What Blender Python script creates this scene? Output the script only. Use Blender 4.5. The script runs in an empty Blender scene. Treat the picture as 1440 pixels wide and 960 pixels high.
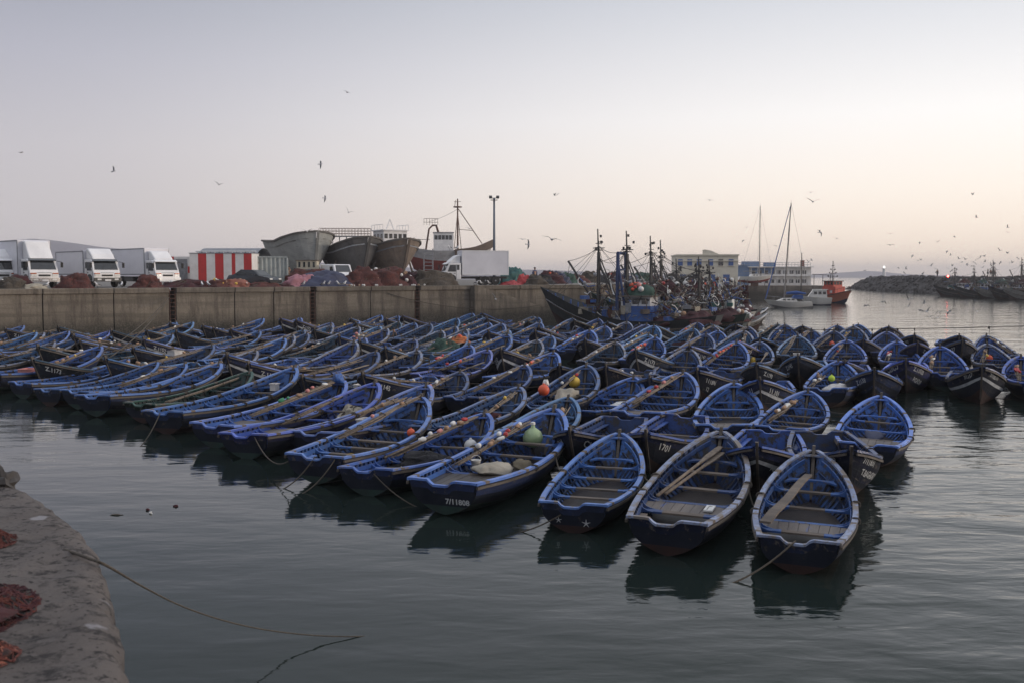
import bpy, math, random
from mathutils import Vector, Matrix, noise
R = math.radians
sc = bpy.context.scene
col = sc.collection
random.seed(11)

# ------------------------------------------------------------------ camera
CAMH = 4.8
FPX = 1400.0
PITCH = math.atan(92/1400)
cd = bpy.data.cameras.new('camera')
cd.sensor_width = 36.0
cd.lens = 35.0
cd.clip_start = 0.2
cd.clip_end = 30000
cd.dof.use_dof = True
cd.dof.focus_distance = 26.0
cd.dof.aperture_fstop = 4.0
cam = bpy.data.objects.new('camera', cd)
cam.location = (0, 0, CAMH)
cam.rotation_euler = (math.pi/2 - PITCH, 0, 0)
col.objects.link(cam)
sc.camera = cam

# ------------------------------------------------------------------ sky, sun, exposure
SUN_AZ, SUN_EL = 96.0, 6.0          # azimuth measured from +Y towards +X
world = bpy.data.worlds.new('World')
sc.world = world
world.use_nodes = True
nt = world.node_tree
for n in list(nt.nodes): nt.nodes.remove(n)
def wn(t, **k):
    n = nt.nodes.new(t)
    for a, b in k.items(): setattr(n, a, b)
    return n
sky = wn('ShaderNodeTexSky', sky_type='NISHITA')
sky.sun_disc = False
sky.sun_elevation = R(SUN_EL)
sky.sun_rotation = R(SUN_AZ)
sky.air_density = 1.2
sky.dust_density = 3.0
tc = wn('ShaderNodeTexCoord')
sep = wn('ShaderNodeSeparateXYZ')
nt.links.new(tc.outputs['Generated'], sep.inputs[0])
rampL = wn('ShaderNodeValToRGB')
rampR = wn('ShaderNodeValToRGB')
def setramp(r, pts):
    e = r.color_ramp.elements
    while len(e) > 1: e.remove(e[-1])
    e[0].position = pts[0][0]; e[0].color = (*pts[0][1], 1)
    for p, c in pts[1:]:
        k = e.new(p); k.color = (*c, 1)
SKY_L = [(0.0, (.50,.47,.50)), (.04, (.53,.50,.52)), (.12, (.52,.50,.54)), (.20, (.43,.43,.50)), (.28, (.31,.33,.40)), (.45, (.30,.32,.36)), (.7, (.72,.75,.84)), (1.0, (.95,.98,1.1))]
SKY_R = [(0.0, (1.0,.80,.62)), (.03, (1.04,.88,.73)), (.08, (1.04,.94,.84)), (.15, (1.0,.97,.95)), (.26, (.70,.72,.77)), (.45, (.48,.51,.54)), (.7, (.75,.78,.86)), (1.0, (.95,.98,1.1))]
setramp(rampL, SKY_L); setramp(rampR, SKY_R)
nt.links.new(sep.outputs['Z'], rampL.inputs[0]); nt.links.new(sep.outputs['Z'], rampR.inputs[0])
dot = wn('ShaderNodeVectorMath', operation='DOT_PRODUCT')
nt.links.new(tc.outputs['Generated'], dot.inputs[0])
dot.inputs[1].default_value = (math.sin(R(58)), math.cos(R(58)), 0)
mr = wn('ShaderNodeMapRange', interpolation_type='SMOOTHSTEP')
mr.inputs['From Min'].default_value = 0.0; mr.inputs['From Max'].default_value = 0.92
nt.links.new(dot.outputs['Value'], mr.inputs['Value'])
mix = wn('ShaderNodeMix', data_type='RGBA')
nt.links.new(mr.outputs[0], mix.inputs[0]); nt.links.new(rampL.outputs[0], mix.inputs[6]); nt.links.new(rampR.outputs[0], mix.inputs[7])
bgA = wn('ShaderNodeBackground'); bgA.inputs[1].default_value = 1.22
bgB = wn('ShaderNodeBackground'); bgB.inputs[1].default_value = 0.05
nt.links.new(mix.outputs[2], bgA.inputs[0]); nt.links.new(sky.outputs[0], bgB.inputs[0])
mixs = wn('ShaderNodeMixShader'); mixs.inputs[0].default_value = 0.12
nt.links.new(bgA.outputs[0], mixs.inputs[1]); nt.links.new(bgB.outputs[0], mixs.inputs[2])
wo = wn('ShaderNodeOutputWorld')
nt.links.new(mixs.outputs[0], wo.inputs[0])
sl = bpy.data.lights.new('sun', 'SUN'); sl.energy = 2.6; sl.angle = R(24); sl.color = (1.0, .85, .72)
so = bpy.data.objects.new('sun', sl)
dv = Vector((math.sin(R(SUN_AZ))*math.cos(R(SUN_EL)), math.cos(R(SUN_AZ))*math.cos(R(SUN_EL)), math.sin(R(SUN_EL))))
so.rotation_euler = (-dv).to_track_quat('-Z', 'Y').to_euler()
so.location = (40, 10, 30)
col.objects.link(so)
sc.view_settings.view_transform = 'Standard'
sc.view_settings.look = 'None'
sc.view_settings.exposure = 0.0
sc.view_settings.gamma = 1.0
sc.view_settings.use_curve_mapping = False
sc.cycles.max_bounces = 6
sc.cycles.diffuse_bounces = 3
sc.cycles.glossy_bounces = 3
sc.cycles.use_denoising = True

# ------------------------------------------------------------------ pixel helpers (1440 x 960 photograph)
def at(px, py, z):
    x = (px-720)/FPX; v = (480-py)/FPX
    dy = math.cos(PITCH)+v*math.sin(PITCH); dz = -math.sin(PITCH)+v*math.cos(PITCH)
    t = (z-CAMH)/dz
    return Vector((x*t, dy*t, z))
def atd(px, py, d):
    x = (px-720)/FPX; v = (480-py)/FPX
    dy = math.cos(PITCH)+v*math.sin(PITCH); dz = -math.sin(PITCH)+v*math.cos(PITCH)
    t = d/dy
    return Vector((x*t, d, CAMH+dz*t))
def pix(p):
    dz = p[2]-CAMH
    yy = p[1]*math.cos(PITCH)-dz*math.sin(PITCH); zz = p[1]*math.sin(PITCH)+dz*math.cos(PITCH)
    return 720+FPX*p[0]/yy, 480-FPX*zz/yy
def wallpt(px, off=0.0, z=3.9):
    k = (px-720)/FPX
    t = (33+68*k)/(35-28*k)
    y = 68+28*t+off
    return Vector((k*y, y, z))

# ------------------------------------------------------------------ materials
MATS = {}
def mat(name, c1, c2=None, scale=3.0, rough=.7, bump=.0, bscale=None, c3=None, c3amt=.0, c3scale=None, metal=0.0,
        stretch=(1,1,1), tint=False, planks=0.0, spec=.5, coords='Object', emit=None, alpha=None, streak=None):
    if name in MATS: return MATS[name]
    m = bpy.data.materials.new(name); m.use_nodes = True
    t = m.node_tree; L = t.links
    b = t.nodes['Principled BSDF']
    def N(ty, **k):
        n = t.nodes.new(ty)
        for a, v in k.items(): setattr(n, a, v)
        return n
    b.inputs['Roughness'].default_value = rough
    b.inputs['Metallic'].default_value = metal
    b.inputs['Specular IOR Level'].default_value = spec
    tcn = N('ShaderNodeTexCoord'); oi = N('ShaderNodeObjectInfo')
    mp = N('ShaderNodeMapping'); mp.inputs['Scale'].default_value = stretch
    add = N('ShaderNodeVectorMath', operation='ADD')
    sc3 = N('ShaderNodeVectorMath', operation='SCALE'); sc3.inputs[0].default_value = (37, 19, 53)
    L.new(oi.outputs['Random'], sc3.inputs['Scale'])
    L.new(tcn.outputs[coords], mp.inputs['Vector'])
    L.new(mp.outputs[0], add.inputs[0]); L.new(sc3.outputs[0], add.inputs[1])
    vec = add.outputs[0]
    n1 = N('ShaderNodeTexNoise'); n1.inputs['Scale'].default_value = scale; n1.inputs['Detail'].default_value = 7; n1.inputs['Roughness'].default_value = .65
    L.new(vec, n1.inputs['Vector'])
    r1 = N('ShaderNodeMapRange'); r1.inputs['From Min'].default_value = .35; r1.inputs['From Max'].default_value = .65
    L.new(n1.outputs[0], r1.inputs['Value'])
    mx = N('ShaderNodeMix', data_type='RGBA')
    mx.inputs[6].default_value = (*c1, 1); mx.inputs[7].default_value = (*(c2 or tuple(x*.8 for x in c1)), 1)
    L.new(r1.outputs[0], mx.inputs[0])
    out = mx.outputs[2]
    if tint:
        mt = N('ShaderNodeMix', data_type='RGBA', blend_type='MULTIPLY'); mt.inputs[0].default_value = 1
        L.new(out, mt.inputs[6]); L.new(oi.outputs['Color'], mt.inputs[7]); out = mt.outputs[2]
    if c3:
        n3 = N('ShaderNodeTexNoise'); n3.inputs['Scale'].default_value = c3scale or scale*2.2; n3.inputs['Detail'].default_value = 9; n3.inputs['Roughness'].default_value = .7
        if streak:
            m3 = N('ShaderNodeMapping'); m3.inputs['Scale'].default_value = streak
            L.new(vec, m3.inputs['Vector']); L.new(m3.outputs[0], n3.inputs['Vector'])
        else: L.new(vec, n3.inputs['Vector'])
        r3 = N('ShaderNodeMapRange'); th = .72-.35*c3amt
        r3.inputs['From Min'].default_value = th-.03; r3.inputs['From Max'].default_value = th+.05
        L.new(n3.outputs[0], r3.inputs['Value'])
        m3x = N('ShaderNodeMix', data_type='RGBA'); m3x.inputs[7].default_value = (*c3, 1)
        L.new(r3.outputs[0], m3x.inputs[0]); L.new(out, m3x.inputs[6]); out = m3x.outputs[2]
    hgt = None
    if planks:
        uv = N('ShaderNodeSeparateXYZ'); L.new(tcn.outputs['UV'], uv.inputs[0])
        ml = N('ShaderNodeMath', operation='MULTIPLY'); ml.inputs[1].default_value = planks; L.new(uv.outputs['Y'], ml.inputs[0])
        fr = N('ShaderNodeMath', operation='FRACT'); L.new(ml.outputs[0], fr.inputs[0])
        pp = N('ShaderNodeMapRange'); pp.inputs['From Min'].default_value = .0; pp.inputs['From Max'].default_value = .09
        L.new(fr.outputs[0], pp.inputs['Value'])
        mp2 = N('ShaderNodeMix', data_type='RGBA', blend_type='MULTIPLY')
        inv = N('ShaderNodeMath', operation='MULTIPLY_ADD'); inv.inputs[1].default_value = -.55; inv.inputs[2].default_value = .55
        L.new(pp.outputs[0], inv.inputs[0]); L.new(inv.outputs[0], mp2.inputs[0])
        L.new(out, mp2.inputs[6]); mp2.inputs[7].default_value = (.15,.13,.12,1); out = mp2.outputs[2]
        hgt = pp.outputs[0]
    L.new(out, b.inputs['Base Color'])
    if bump or hgt:
        nb = N('ShaderNodeTexNoise'); nb.inputs['Scale'].default_value = bscale or scale*6; nb.inputs['Detail'].default_value = 6
        L.new(vec, nb.inputs['Vector'])
        bp = N('ShaderNodeBump'); bp.inputs['Strength'].default_value = bump or .3; bp.inputs['Distance'].default_value = .02
        hv = nb.outputs[0]
        if hgt:
            ma = N('ShaderNodeMath', operation='ADD'); L.new(hgt, ma.inputs[0]); L.new(nb.outputs[0], ma.inputs[1]); hv = ma.outputs[0]
        L.new(hv, bp.inputs['Height']); L.new(bp.outputs[0], b.inputs['Normal'])
    if emit:
        b.inputs['Emission Color'].default_value = (*emit[0], 1); b.inputs['Emission Strength'].default_value = emit[1]
    if alpha is not None: b.inputs['Alpha'].default_value = alpha
    MATS[name] = m
    return m

WOOD = (.22,.17,.13)
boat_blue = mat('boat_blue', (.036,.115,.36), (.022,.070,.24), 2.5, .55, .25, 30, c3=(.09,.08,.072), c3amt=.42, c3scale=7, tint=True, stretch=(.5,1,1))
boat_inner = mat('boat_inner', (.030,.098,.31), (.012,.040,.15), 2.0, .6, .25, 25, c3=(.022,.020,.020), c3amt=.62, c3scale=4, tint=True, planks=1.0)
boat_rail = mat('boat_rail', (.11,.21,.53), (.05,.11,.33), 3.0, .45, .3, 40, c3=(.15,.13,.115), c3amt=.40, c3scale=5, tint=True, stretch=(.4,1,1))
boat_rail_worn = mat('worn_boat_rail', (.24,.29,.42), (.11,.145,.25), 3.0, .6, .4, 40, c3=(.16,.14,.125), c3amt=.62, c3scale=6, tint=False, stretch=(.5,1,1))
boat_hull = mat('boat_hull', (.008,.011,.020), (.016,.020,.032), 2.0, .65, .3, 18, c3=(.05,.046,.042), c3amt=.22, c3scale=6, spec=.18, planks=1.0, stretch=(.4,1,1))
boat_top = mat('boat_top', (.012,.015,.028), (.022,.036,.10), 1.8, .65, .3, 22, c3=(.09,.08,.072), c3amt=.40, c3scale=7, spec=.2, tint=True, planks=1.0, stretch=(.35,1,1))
foul_red = mat('antifoul_red', (.034,.012,.010), (.018,.009,.008), 3, .75, .3, 20)
foul_green = mat('antifoul_green', (.016,.045,.038), (.010,.024,.022), 3, .75, .3, 20, c3=(.04,.035,.03), c3amt=.3)
wood_worn = mat('weathered_wood', (.155,.125,.10), (.075,.062,.053), 3.5, .8, .5, 40, c3=(.05,.045,.04), c3amt=.25, stretch=(1,.25,1))
wood_deck = mat('deck_wood', (.155,.135,.12), (.08,.072,.072), 2.5, .75, .4, 40, c3=(.07,.11,.26), c3amt=.25, c3scale=4, stretch=(.25,1,1))
wood_floor = mat('floor_wood', (.036,.027,.022), (.012,.011,.012), 2.5, .45, .4, 30, stretch=(.3,1,1))
wood_dark = mat('dark_rail_wood', (.045,.036,.030), (.10,.085,.07), 4, .7, .5, 40, stretch=(.3,1,1))
trim_white = mat('worn_white_trim', (.50,.52,.54), (.25,.27,.30), 6, .6, .2)
rope_m = mat('rope', (.085,.070,.052), (.045,.038,.032), 30, .9)
rope_dk = mat('dark_rope', (.035,.03,.027), (.06,.05,.04), 30, .9)
pole_m = mat('pole_wood', (.21,.165,.12), (.09,.07,.055), 8, .75, .3)
metal_dk = mat('dark_metal', (.02,.022,.026), (.05,.045,.042), 6, .5, .2)
metal_rust = mat('rusty_metal', (.12,.055,.035), (.055,.03,.025), 6, .75, .3)
metal_grey = mat('grey_metal', (.25,.26,.28), (.15,.155,.17), 5, .5, .1)
white_p = mat('white_paint', (.72,.72,.72), (.55,.55,.56), 1.4, .45, .0, c3=(.30,.27,.24), c3amt=.10, c3scale=3)
white_pl = mat('white_plastic', (.66,.66,.64), (.5,.5,.48), 4, .45)
orange_pl = mat('orange_plastic', (.62,.10,.035), (.5,.07,.03), 4, .5)
red_pl = mat('red_plastic', (.42,.025,.03), (.3,.02,.02), 4, .5)
yellow_pl = mat('yellow_plastic', (.62,.42,.06), (.5,.33,.05), 4, .5)
green_pl = mat('green_plastic', (.03,.22,.10), (.02,.15,.08), 4, .5)
cork_m = mat('cork_float', (.34,.22,.14), (.22,.14,.09), 9, .8)
pink_pl = mat('faded_pink_float', (.50,.22,.20), (.42,.15,.14), 5, .6)
black_m = mat('black_rubber', (.012,.012,.013), (.02,.02,.02), 6, .8)
glass_dk = mat('dark_glass', (.012,.015,.018), (.02,.022,.024), 2, .08, spec=.8)
net_red = mat('red_brown_net', (.105,.030,.024), (.045,.016,.015), 2.2, .95, .9, 26, c3=(.02,.01,.01), c3amt=.5, c3scale=9)
net_maroon = mat('maroon_net', (.060,.014,.018), (.028,.009,.012), 2.2, .95, .9, 26, c3=(.012,.006,.008), c3amt=.5, c3scale=9)
net_olive = mat('olive_net', (.075,.060,.045), (.035,.03,.024), 2.2, .95, .9, 26, c3=(.015,.012,.01), c3amt=.45, c3scale=9)
net_green = mat('green_net', (.04,.085,.065), (.022,.05,.04), 2.4, .95, .9, 26, c3=(.01,.02,.018), c3amt=.45, c3scale=9)
net_pink = mat('salmon_net', (.26,.10,.07), (.15,.055,.045), 2.2, .95, .9, 26, c3=(.05,.02,.018), c3amt=.35, c3scale=9)
net_dark = mat('dark_net', (.022,.022,.026), (.012,.012,.014), 2.2, .95, .9, 26)
tarp_blue = mat('navy_tarp', (.022,.030,.075), (.012,.016,.045), 2, .6, .3)
tarp_pink = mat('pink_tarp', (.34,.15,.18), (.26,.11,.13), 2, .7, .3)
tarp_teal = mat('teal_tarp', (.03,.12,.11), (.02,.07,.07), 2, .7, .3)
canvas = mat('beige_canvas', (.34,.31,.25), (.24,.215,.17), 3, .85, .3)
foam_w = mat('white_foam', (.62,.60,.58), (.5,.48,.46), 5, .7, .1)
brush_w = mat('brushed_white_paint', (.55,.57,.57), (.38,.40,.42), 20, .6)

# ------------------------------------------------------------------ mesh builder
class MB:
    def __init__(s): s.v = []; s.f = []; s.m = []; s.uv = []
    def vert(s, p): s.v.append(tuple(p)); return len(s.v)-1
    def face(s, idx, m=0, uv=None): s.f.append(tuple(idx)); s.m.append(m); s.uv.append(uv)
    def grid(s, rows, m=0, closed=False, uvf=None, mf=None, flip=False):
        ids = [[s.vert(p) for p in r] for r in rows]
        nr, nc = len(rows), len(rows[0])
        for i in range(nr-1):
            for j in range(nc-1 + (1 if closed else 0)):
                j2 = (j+1) % nc
                q = [ids[i][j], ids[i+1][j], ids[i+1][j2], ids[i][j2]]
                u = None
                if uvf: u = [uvf(i, j), uvf(i+1, j), uvf(i+1, j+1), uvf(i, j+1)]
                if flip: q.reverse(); u = u and u[::-1]
                s.face(q, mf(i, j) if mf else m, u)
        return ids
    def box(s, c, d, m=0, rot=None, taper=1.0):
        hx, hy, hz = d[0]/2, d[1]/2, d[2]/2
        pts = []
        for sz in (-1, 1):
            k = taper if sz > 0 else 1
            for sx, sy in ((-1,-1),(1,-1),(1,1),(-1,1)):
                p = Vector((sx*hx*k, sy*hy*k, sz*hz))
                if rot is not None: p = rot @ p
                pts.append(s.vert(p+Vector(c)))
        a = pts
        for q in ((0,3,2,1),(4,5,6,7),(0,1,5,4),(1,2,6,5),(2,3,7,6),(3,0,4,7)): s.face([a[i] for i in q], m)
    def tube(s, pts, r, n=6, m=0, caps=True):
        pts = [Vector(p) for p in pts]
        rr = r if isinstance(r, (list, tuple)) else [r]*len(pts)
        ring = []; up = None
        for i, p in enumerate(pts):
            d = (pts[min(i+1, len(pts)-1)]-pts[max(i-1, 0)])
            if d.length < 1e-9: d = Vector((0,0,1))
            d.normalize()
            if up is None: up = Vector((0,0,1)) if abs(d.z) < .9 else Vector((1,0,0))
            a = d.cross(up)
            if a.length < 1e-6: a = d.orthogonal()
            a.normalize(); b = a.cross(d); up = b
            ring.append([p + (a*math.cos(2*math.pi*k/n)+b*math.sin(2*math.pi*k/n))*rr[i] for k in range(n)])
        ids = s.grid(ring, m, closed=True)
        if caps:
            s.face(ids[0], m); s.face(list(reversed(ids[-1])), m)
    def sweep(s, pts, side, w, h, m=0, mf=None):
        """rectangular section w (along side vectors) x h (z), top at the points"""
        rows = []
        for p, sd in zip(pts, side):
            p = Vector(p); sd = Vector(sd)
            rows.append([p-sd*w/2, p+sd*w/2, p+sd*w/2-Vector((0,0,h)), p-sd*w/2-Vector((0,0,h))])
        ids = s.grid(rows, m, closed=True, mf=mf)
        s.face(ids[0], m); s.face(list(reversed(ids[-1])), m)
    def lathe(s, prof, n=12, m=0, c=(0,0,0), rot=None):
        rows = []
        for r, z in prof:
            row = []
            for k in range(n):
                p = Vector((r*math.cos(2*math.pi*k/n), r*math.sin(2*math.pi*k/n), z))
                if rot is not None: p = rot @ p
                row.append(p+Vector(c))
            rows.append(row)
        ids = s.grid(rows, m, closed=True, flip=True)
        s.face(list(reversed(ids[0])), m); s.face(ids[-1], m)
    def prism(s, poly, d0, d1, axis='x', m=0):
        """extrude a 2-D polygon along an axis"""
        def P(a, b, d):
            return {'x': (d, a, b), 'y': (a, d, b), 'z': (a, b, d)}[axis]
        A = [s.vert(P(a, b, d0)) for a, b in poly]; B = [s.vert(P(a, b, d1)) for a, b in poly]
        s.face(list(reversed(A)), m); s.face(B, m)
        n = len(poly)
        for i in range(n): s.face([A[i], A[(i+1) % n], B[(i+1) % n], B[i]], m)
    def blob(s, c, rad, seed=0, rough=.25, nu=14, nv=8, m=0, flat=.0, freq=1.3):
        rows = []
        for i in range(nv+1):
            th = math.pi*i/nv
            row = []
            for j in range(nu):
                ph = 2*math.pi*j/nu
                d = Vector((math.sin(th)*math.cos(ph), math.sin(th)*math.sin(ph), math.cos(th)))
                k = 1+rough*noise.noise(d*freq+Vector((seed*7.1, seed*3.3, seed)))*2
                p = Vector((d.x*rad[0]*k, d.y*rad[1]*k, d.z*rad[2]*k))
                if flat: p.z = max(p.z, -rad[2]*flat)
                row.append(p+Vector(c))
            rows.append(row)
        s.grid(rows, m, closed=True, flip=True)
    def mesh(s, name, mats, smooth=False):
        me = bpy.data.meshes.new(name)
        me.from_pydata(s.v, [], s.f)
        for mm in (mats if isinstance(mats, (list, tuple)) else [mats]): me.materials.append(mm)
        me.polygons.foreach_set('material_index', s.m)
        if any(u is not None for u in s.uv):
            l = me.uv_layers.new(name='UVMap')
            k = 0; flat = []
            for f, u in zip(s.f, s.uv):
                for q in range(len(f)):
                    flat += list(u[q]) if u else [0, .5]
            l.data.foreach_set('uv', flat)
        if smooth: me.polygons.foreach_set('use_smooth', [True]*len(me.polygons))
        me.update()
        return me
    def obj(s, name, mats, parent=None, smooth=False, **k):
        return link(name, s.mesh(name, mats, smooth), parent, **k)
def link(name, me, parent=None, loc=None, rot=None, color=None):
    o = bpy.data.objects.new(name, me); col.objects.link(o)
    if parent is not None: o.parent = parent
    if loc is not None: o.location = loc
    if rot is not None: o.rotation_euler = rot
    if color is not None: o.color = color
    return o
def tag(o, label=None, cat=None, group=None, kind=None):
    if label: o['label'] = label
    if cat: o['category'] = cat
    if group: o['group'] = group
    if kind: o['kind'] = kind
    return o
def empty(name, loc, rz=0, label=None, cat=None, group=None):
    o = bpy.data.objects.new(name, None); col.objects.link(o)
    o.location = loc; o.rotation_euler = (0, 0, rz); o.empty_display_size = .3
    return tag(o, label, cat, group)
def copy_tree(o, loc, rz):
    c = o.copy(); col.objects.link(c); c.location = loc; c.rotation_euler = (0, 0, rz)
    for ch in o.children:
        d = ch.copy(); col.objects.link(d); d.parent = c
        for g in ch.children:
            e = g.copy(); col.objects.link(e); e.parent = d
    return c
def rotz(a): return Matrix.Rotation(a, 3, 'Z')
def roty(a): return Matrix.Rotation(a, 3, 'Y')
def rotx(a): return Matrix.Rotation(a, 3, 'X')
def lerp(a, b, t): return a+(b-a)*t
def curve(pts, x):
    """smooth interpolation through (x, y) control points"""
    if x <= pts[0][0]: return pts[0][1]
    for i in range(len(pts)-1):
        x0, y0 = pts[i]; x1, y1 = pts[i+1]
        if x <= x1:
            t = (x-x0)/(x1-x0)
            ym = pts[i-1] if i > 0 else (2*x0-x1, 2*y0-y1)
            yp = pts[i+2] if i+2 < len(pts) else (2*x1-x0, 2*y1-y0)
            m0 = (y1-ym[1])/(x1-ym[0])*(x1-x0); m1 = (yp[1]-y0)/(yp[0]-x0)*(x1-x0)
            return (2*t**3-3*t*t+1)*y0+(t**3-2*t*t+t)*m0+(-2*t**3+3*t*t)*y1+(t**3-t*t)*m1
    return pts[-1][1]
def sag(a, b, drop, n=10):
    a = Vector(a); b = Vector(b)
    return [a.lerp(b, i/n)-Vector((0,0,drop*4*(i/n)*(1-i/n))) for i in range(n+1)]
# ------------------------------------------------------------------ water and far land
def water():
    m = bpy.data.materials.new('harbour_water'); m.use_nodes = True
    t = m.node_tree; L = t.links; b = t.nodes['Principled BSDF']
    b.inputs['Base Color'].default_value = (.012,.019,.017,1)
    b.inputs['Roughness'].default_value = .05
    b.inputs['IOR'].default_value = 1.33
    g = t.nodes.new('ShaderNodeNewGeometry')
    def nz(scale, sx, sy, rot, det):
        mp = t.nodes.new('ShaderNodeMapping'); mp.inputs['Scale'].default_value = (sx, sy, 1); mp.inputs['Rotation'].default_value = (0, 0, rot)
        L.new(g.outputs['Position'], mp.inputs['Vector'])
        n = t.nodes.new('ShaderNodeTexNoise'); n.inputs['Scale'].default_value = scale; n.inputs['Detail'].default_value = det; n.inputs['Roughness'].default_value = .5
        n.inputs['Distortion'].default_value = .4
        L.new(mp.outputs[0], n.inputs['Vector']); return n.outputs[0]
    a1 = nz(1.0, .55, 1.25, R(12), 2); a2 = nz(2.9, .6, 1.3, R(-14), 3); a3 = nz(.22, 1, 1.6, R(5), 2)
    # calm water near the quay on the left, livelier to the right and out in the harbour
    sp = t.nodes.new('ShaderNodeSeparateXYZ'); L.new(g.outputs['Position'], sp.inputs[0])
    r = t.nodes.new('ShaderNodeMapRange'); r.interpolation_type = 'SMOOTHSTEP'
    r.inputs['From Min'].default_value = -4; r.inputs['From Max'].default_value = 12; r.inputs['To Min'].default_value = .30; r.inputs['To Max'].default_value = 1.0
    L.new(sp.outputs['X'], r.inputs['Value'])
    def mul(x, k):
        q = t.nodes.new('ShaderNodeMath'); q.operation = 'MULTIPLY'; L.new(x, q.inputs[0])
        if isinstance(k, float): q.inputs[1].default_value = k
        else: L.new(k, q.inputs[1])
        return q.outputs[0]
    def add(x, y):
        q = t.nodes.new('ShaderNodeMath'); q.operation = 'ADD'; L.new(x, q.inputs[0]); L.new(y, q.inputs[1]); return q.outputs[0]
    h = add(add(mul(a1, .042), mul(a2, .013)), mul(a3, .10))
    h = mul(h, r.outputs[0])
    bp = t.nodes.new('ShaderNodeBump'); bp.inputs['Strength'].default_value = 1.0; bp.inputs['Distance'].default_value = 1.0
    L.new(h, bp.inputs['Height']); L.new(bp.outputs[0], b.inputs['Normal'])
    mb = MB()
    xs = [-4200, -400, -100, -20, 20, 100, 400, 4200]; ys = [-150, -20, 20, 100, 400, 1500, 6200]
    mb.grid([[(x, y, 0) for x in xs] for y in ys], flip=True)
    return tag(mb.obj('water', m), kind='structure')
water()

hill_m = mat('hill', (.16,.15,.18), (.13,.125,.15), .01, .95)
def ridge(name, pts, depth, thick):
    """hill range: silhouette (x, z) at a distance, sloping back and down on both sides"""
    mb = MB(); rows = []
    n = 60
    for k, (dy, f) in enumerate(((-thick, -.02), (-thick*.6, .45), (-thick*.25, .85), (0, 1.0), (thick*.5, .7), (thick, -.02))):
        row = []
        for i in range(n+1):
            x = lerp(pts[0][0], pts[-1][0], i/n); z = curve(pts, x)
            z *= 1+.10*noise.noise(Vector((x*.012, k*.7, 3)))
            row.append((x, depth+dy, max(-1, z*f)))
        rows.append(row)
    mb.grid(rows, flip=True)
    return tag(mb.obj(name, hill_m, smooth=True), kind='structure')
def hx(px, d): return (px-720)/FPX*d
D = 1500.0
ridge('hills', [(hx(-330, D), 30), (hx(-120, D), 48), (hx(40, D), 59), (hx(80, D), 57), (hx(140, D), 49), (hx(190, D), 42), (hx(240, D), 34), (hx(330, D), 33), (hx(420, D), 27), (hx(520, D), 20), (hx(640, D), 15), (hx(760, D), 13), (hx(900, D), 8), (hx(1010, D), 3)], D, 260)
D2 = 2600.0
ridge('hills', [(hx(1100, D2), 1), (hx(1150, D2), 9), (hx(1200, D2), 15), (hx(1222, D2), 17), (hx(1245, D2), 12), (hx(1300, D2), 7), (hx(1380, D2), 2)], D2, 300)

# ------------------------------------------------------------------ quay opposite
def concrete(name, c1, c2, dark, vertical):
    m = bpy.data.materials.new(name); m.use_nodes = True
    t = m.node_tree; L = t.links; b = t.nodes['Principled BSDF']; b.inputs['Roughness'].default_value = .9
    g = t.nodes.new('ShaderNodeNewGeometry')
    def nz(sc_, map_, det=8, ro=.65):
        mp = t.nodes.new('ShaderNodeMapping'); mp.inputs['Scale'].default_value = map_; L.new(g.outputs['Position'], mp.inputs['Vector'])
        n = t.nodes.new('ShaderNodeTexNoise'); n.inputs['Scale'].default_value = sc_; n.inputs['Detail'].default_value = det; n.inputs['Roughness'].default_value = ro
        L.new(mp.outputs[0], n.inputs['Vector']); return n.outputs[0]
    def rg(x, a, c):
        r = t.nodes.new('ShaderNodeMapRange'); r.inputs['From Min'].default_value = a; r.inputs['From Max'].default_value = c; L.new(x, r.inputs['Value']); return r.outputs[0]
    def mx(f, A, B, mode='MIX'):
        q = t.nodes.new('ShaderNodeMix'); q.data_type = 'RGBA'; q.blend_type = mode
        if isinstance(f, float): q.inputs[0].default_value = f
        else: L.new(f, q.inputs[0])
        for i, x in ((6, A), (7, B)):
            if isinstance(x, tuple): q.inputs[i].default_value = (*x, 1)
            else: L.new(x, q.inputs[i])
        return q.outputs[2]
    out = mx(rg(nz(.5, (1,1,1)), .3, .7), c1, c2)
    if vertical:
        out = mx(rg(nz(1.0, (.10,.10,2.2), 6), .47, .60), out, tuple(x*.50 for x in c1))       # pour lines, tide stains
        out = mx(rg(nz(1.2, (1,1,.12), 7, .75), .46, .60), out, dark)                              # drips
        sp = t.nodes.new('ShaderNodeSeparateXYZ'); L.new(g.outputs['Position'], sp.inputs[0])
        ad = t.nodes.new('ShaderNodeMath'); ad.operation = 'MULTIPLY_ADD'; ad.inputs[1].default_value = 1.6; L.new(nz(.7, (1,1,.4)), ad.inputs[0]); L.new(sp.outputs['Z'], ad.inputs[2])
        out = mx(rg(ad.outputs[0], 2.9, 1.9), out, (.035,.033,.027))                          # weed below the tide mark
        for lo, hi in ((2.62, 2.70), (3.05, 3.10)):
            pass
    else:
        out = mx(rg(nz(1.3, (1,1,1)), .5, .7), out, dark)
    out = mx(rg(nz(9, (1,1,1), 4), .45, .75), out, tuple(x*.55 for x in c1))
    L.new(out, b.inputs['Base Color'])
    bp = t.nodes.new('ShaderNodeBump'); bp.inputs['Strength'].default_value = .7; bp.inputs['Distance'].default_value = .08
    L.new(nz(3, (1,1,1)), bp.inputs['Height']); L.new(bp.outputs[0], b.inputs['Normal'])
    return m
wall_m = concrete('quay_wall_concrete', (.228,.196,.155), (.145,.124,.10), (.075,.062,.050), True)
yard_m = concrete('quay_ground', (.20,.185,.165), (.15,.14,.13), (.10,.095,.09), False)
ZQ = 3.9
wd = Vector((35, 28, 0)).normalized(); wnrm = Vector((28, -35, 0)).normalized()   # along the wall / towards the water
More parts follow.
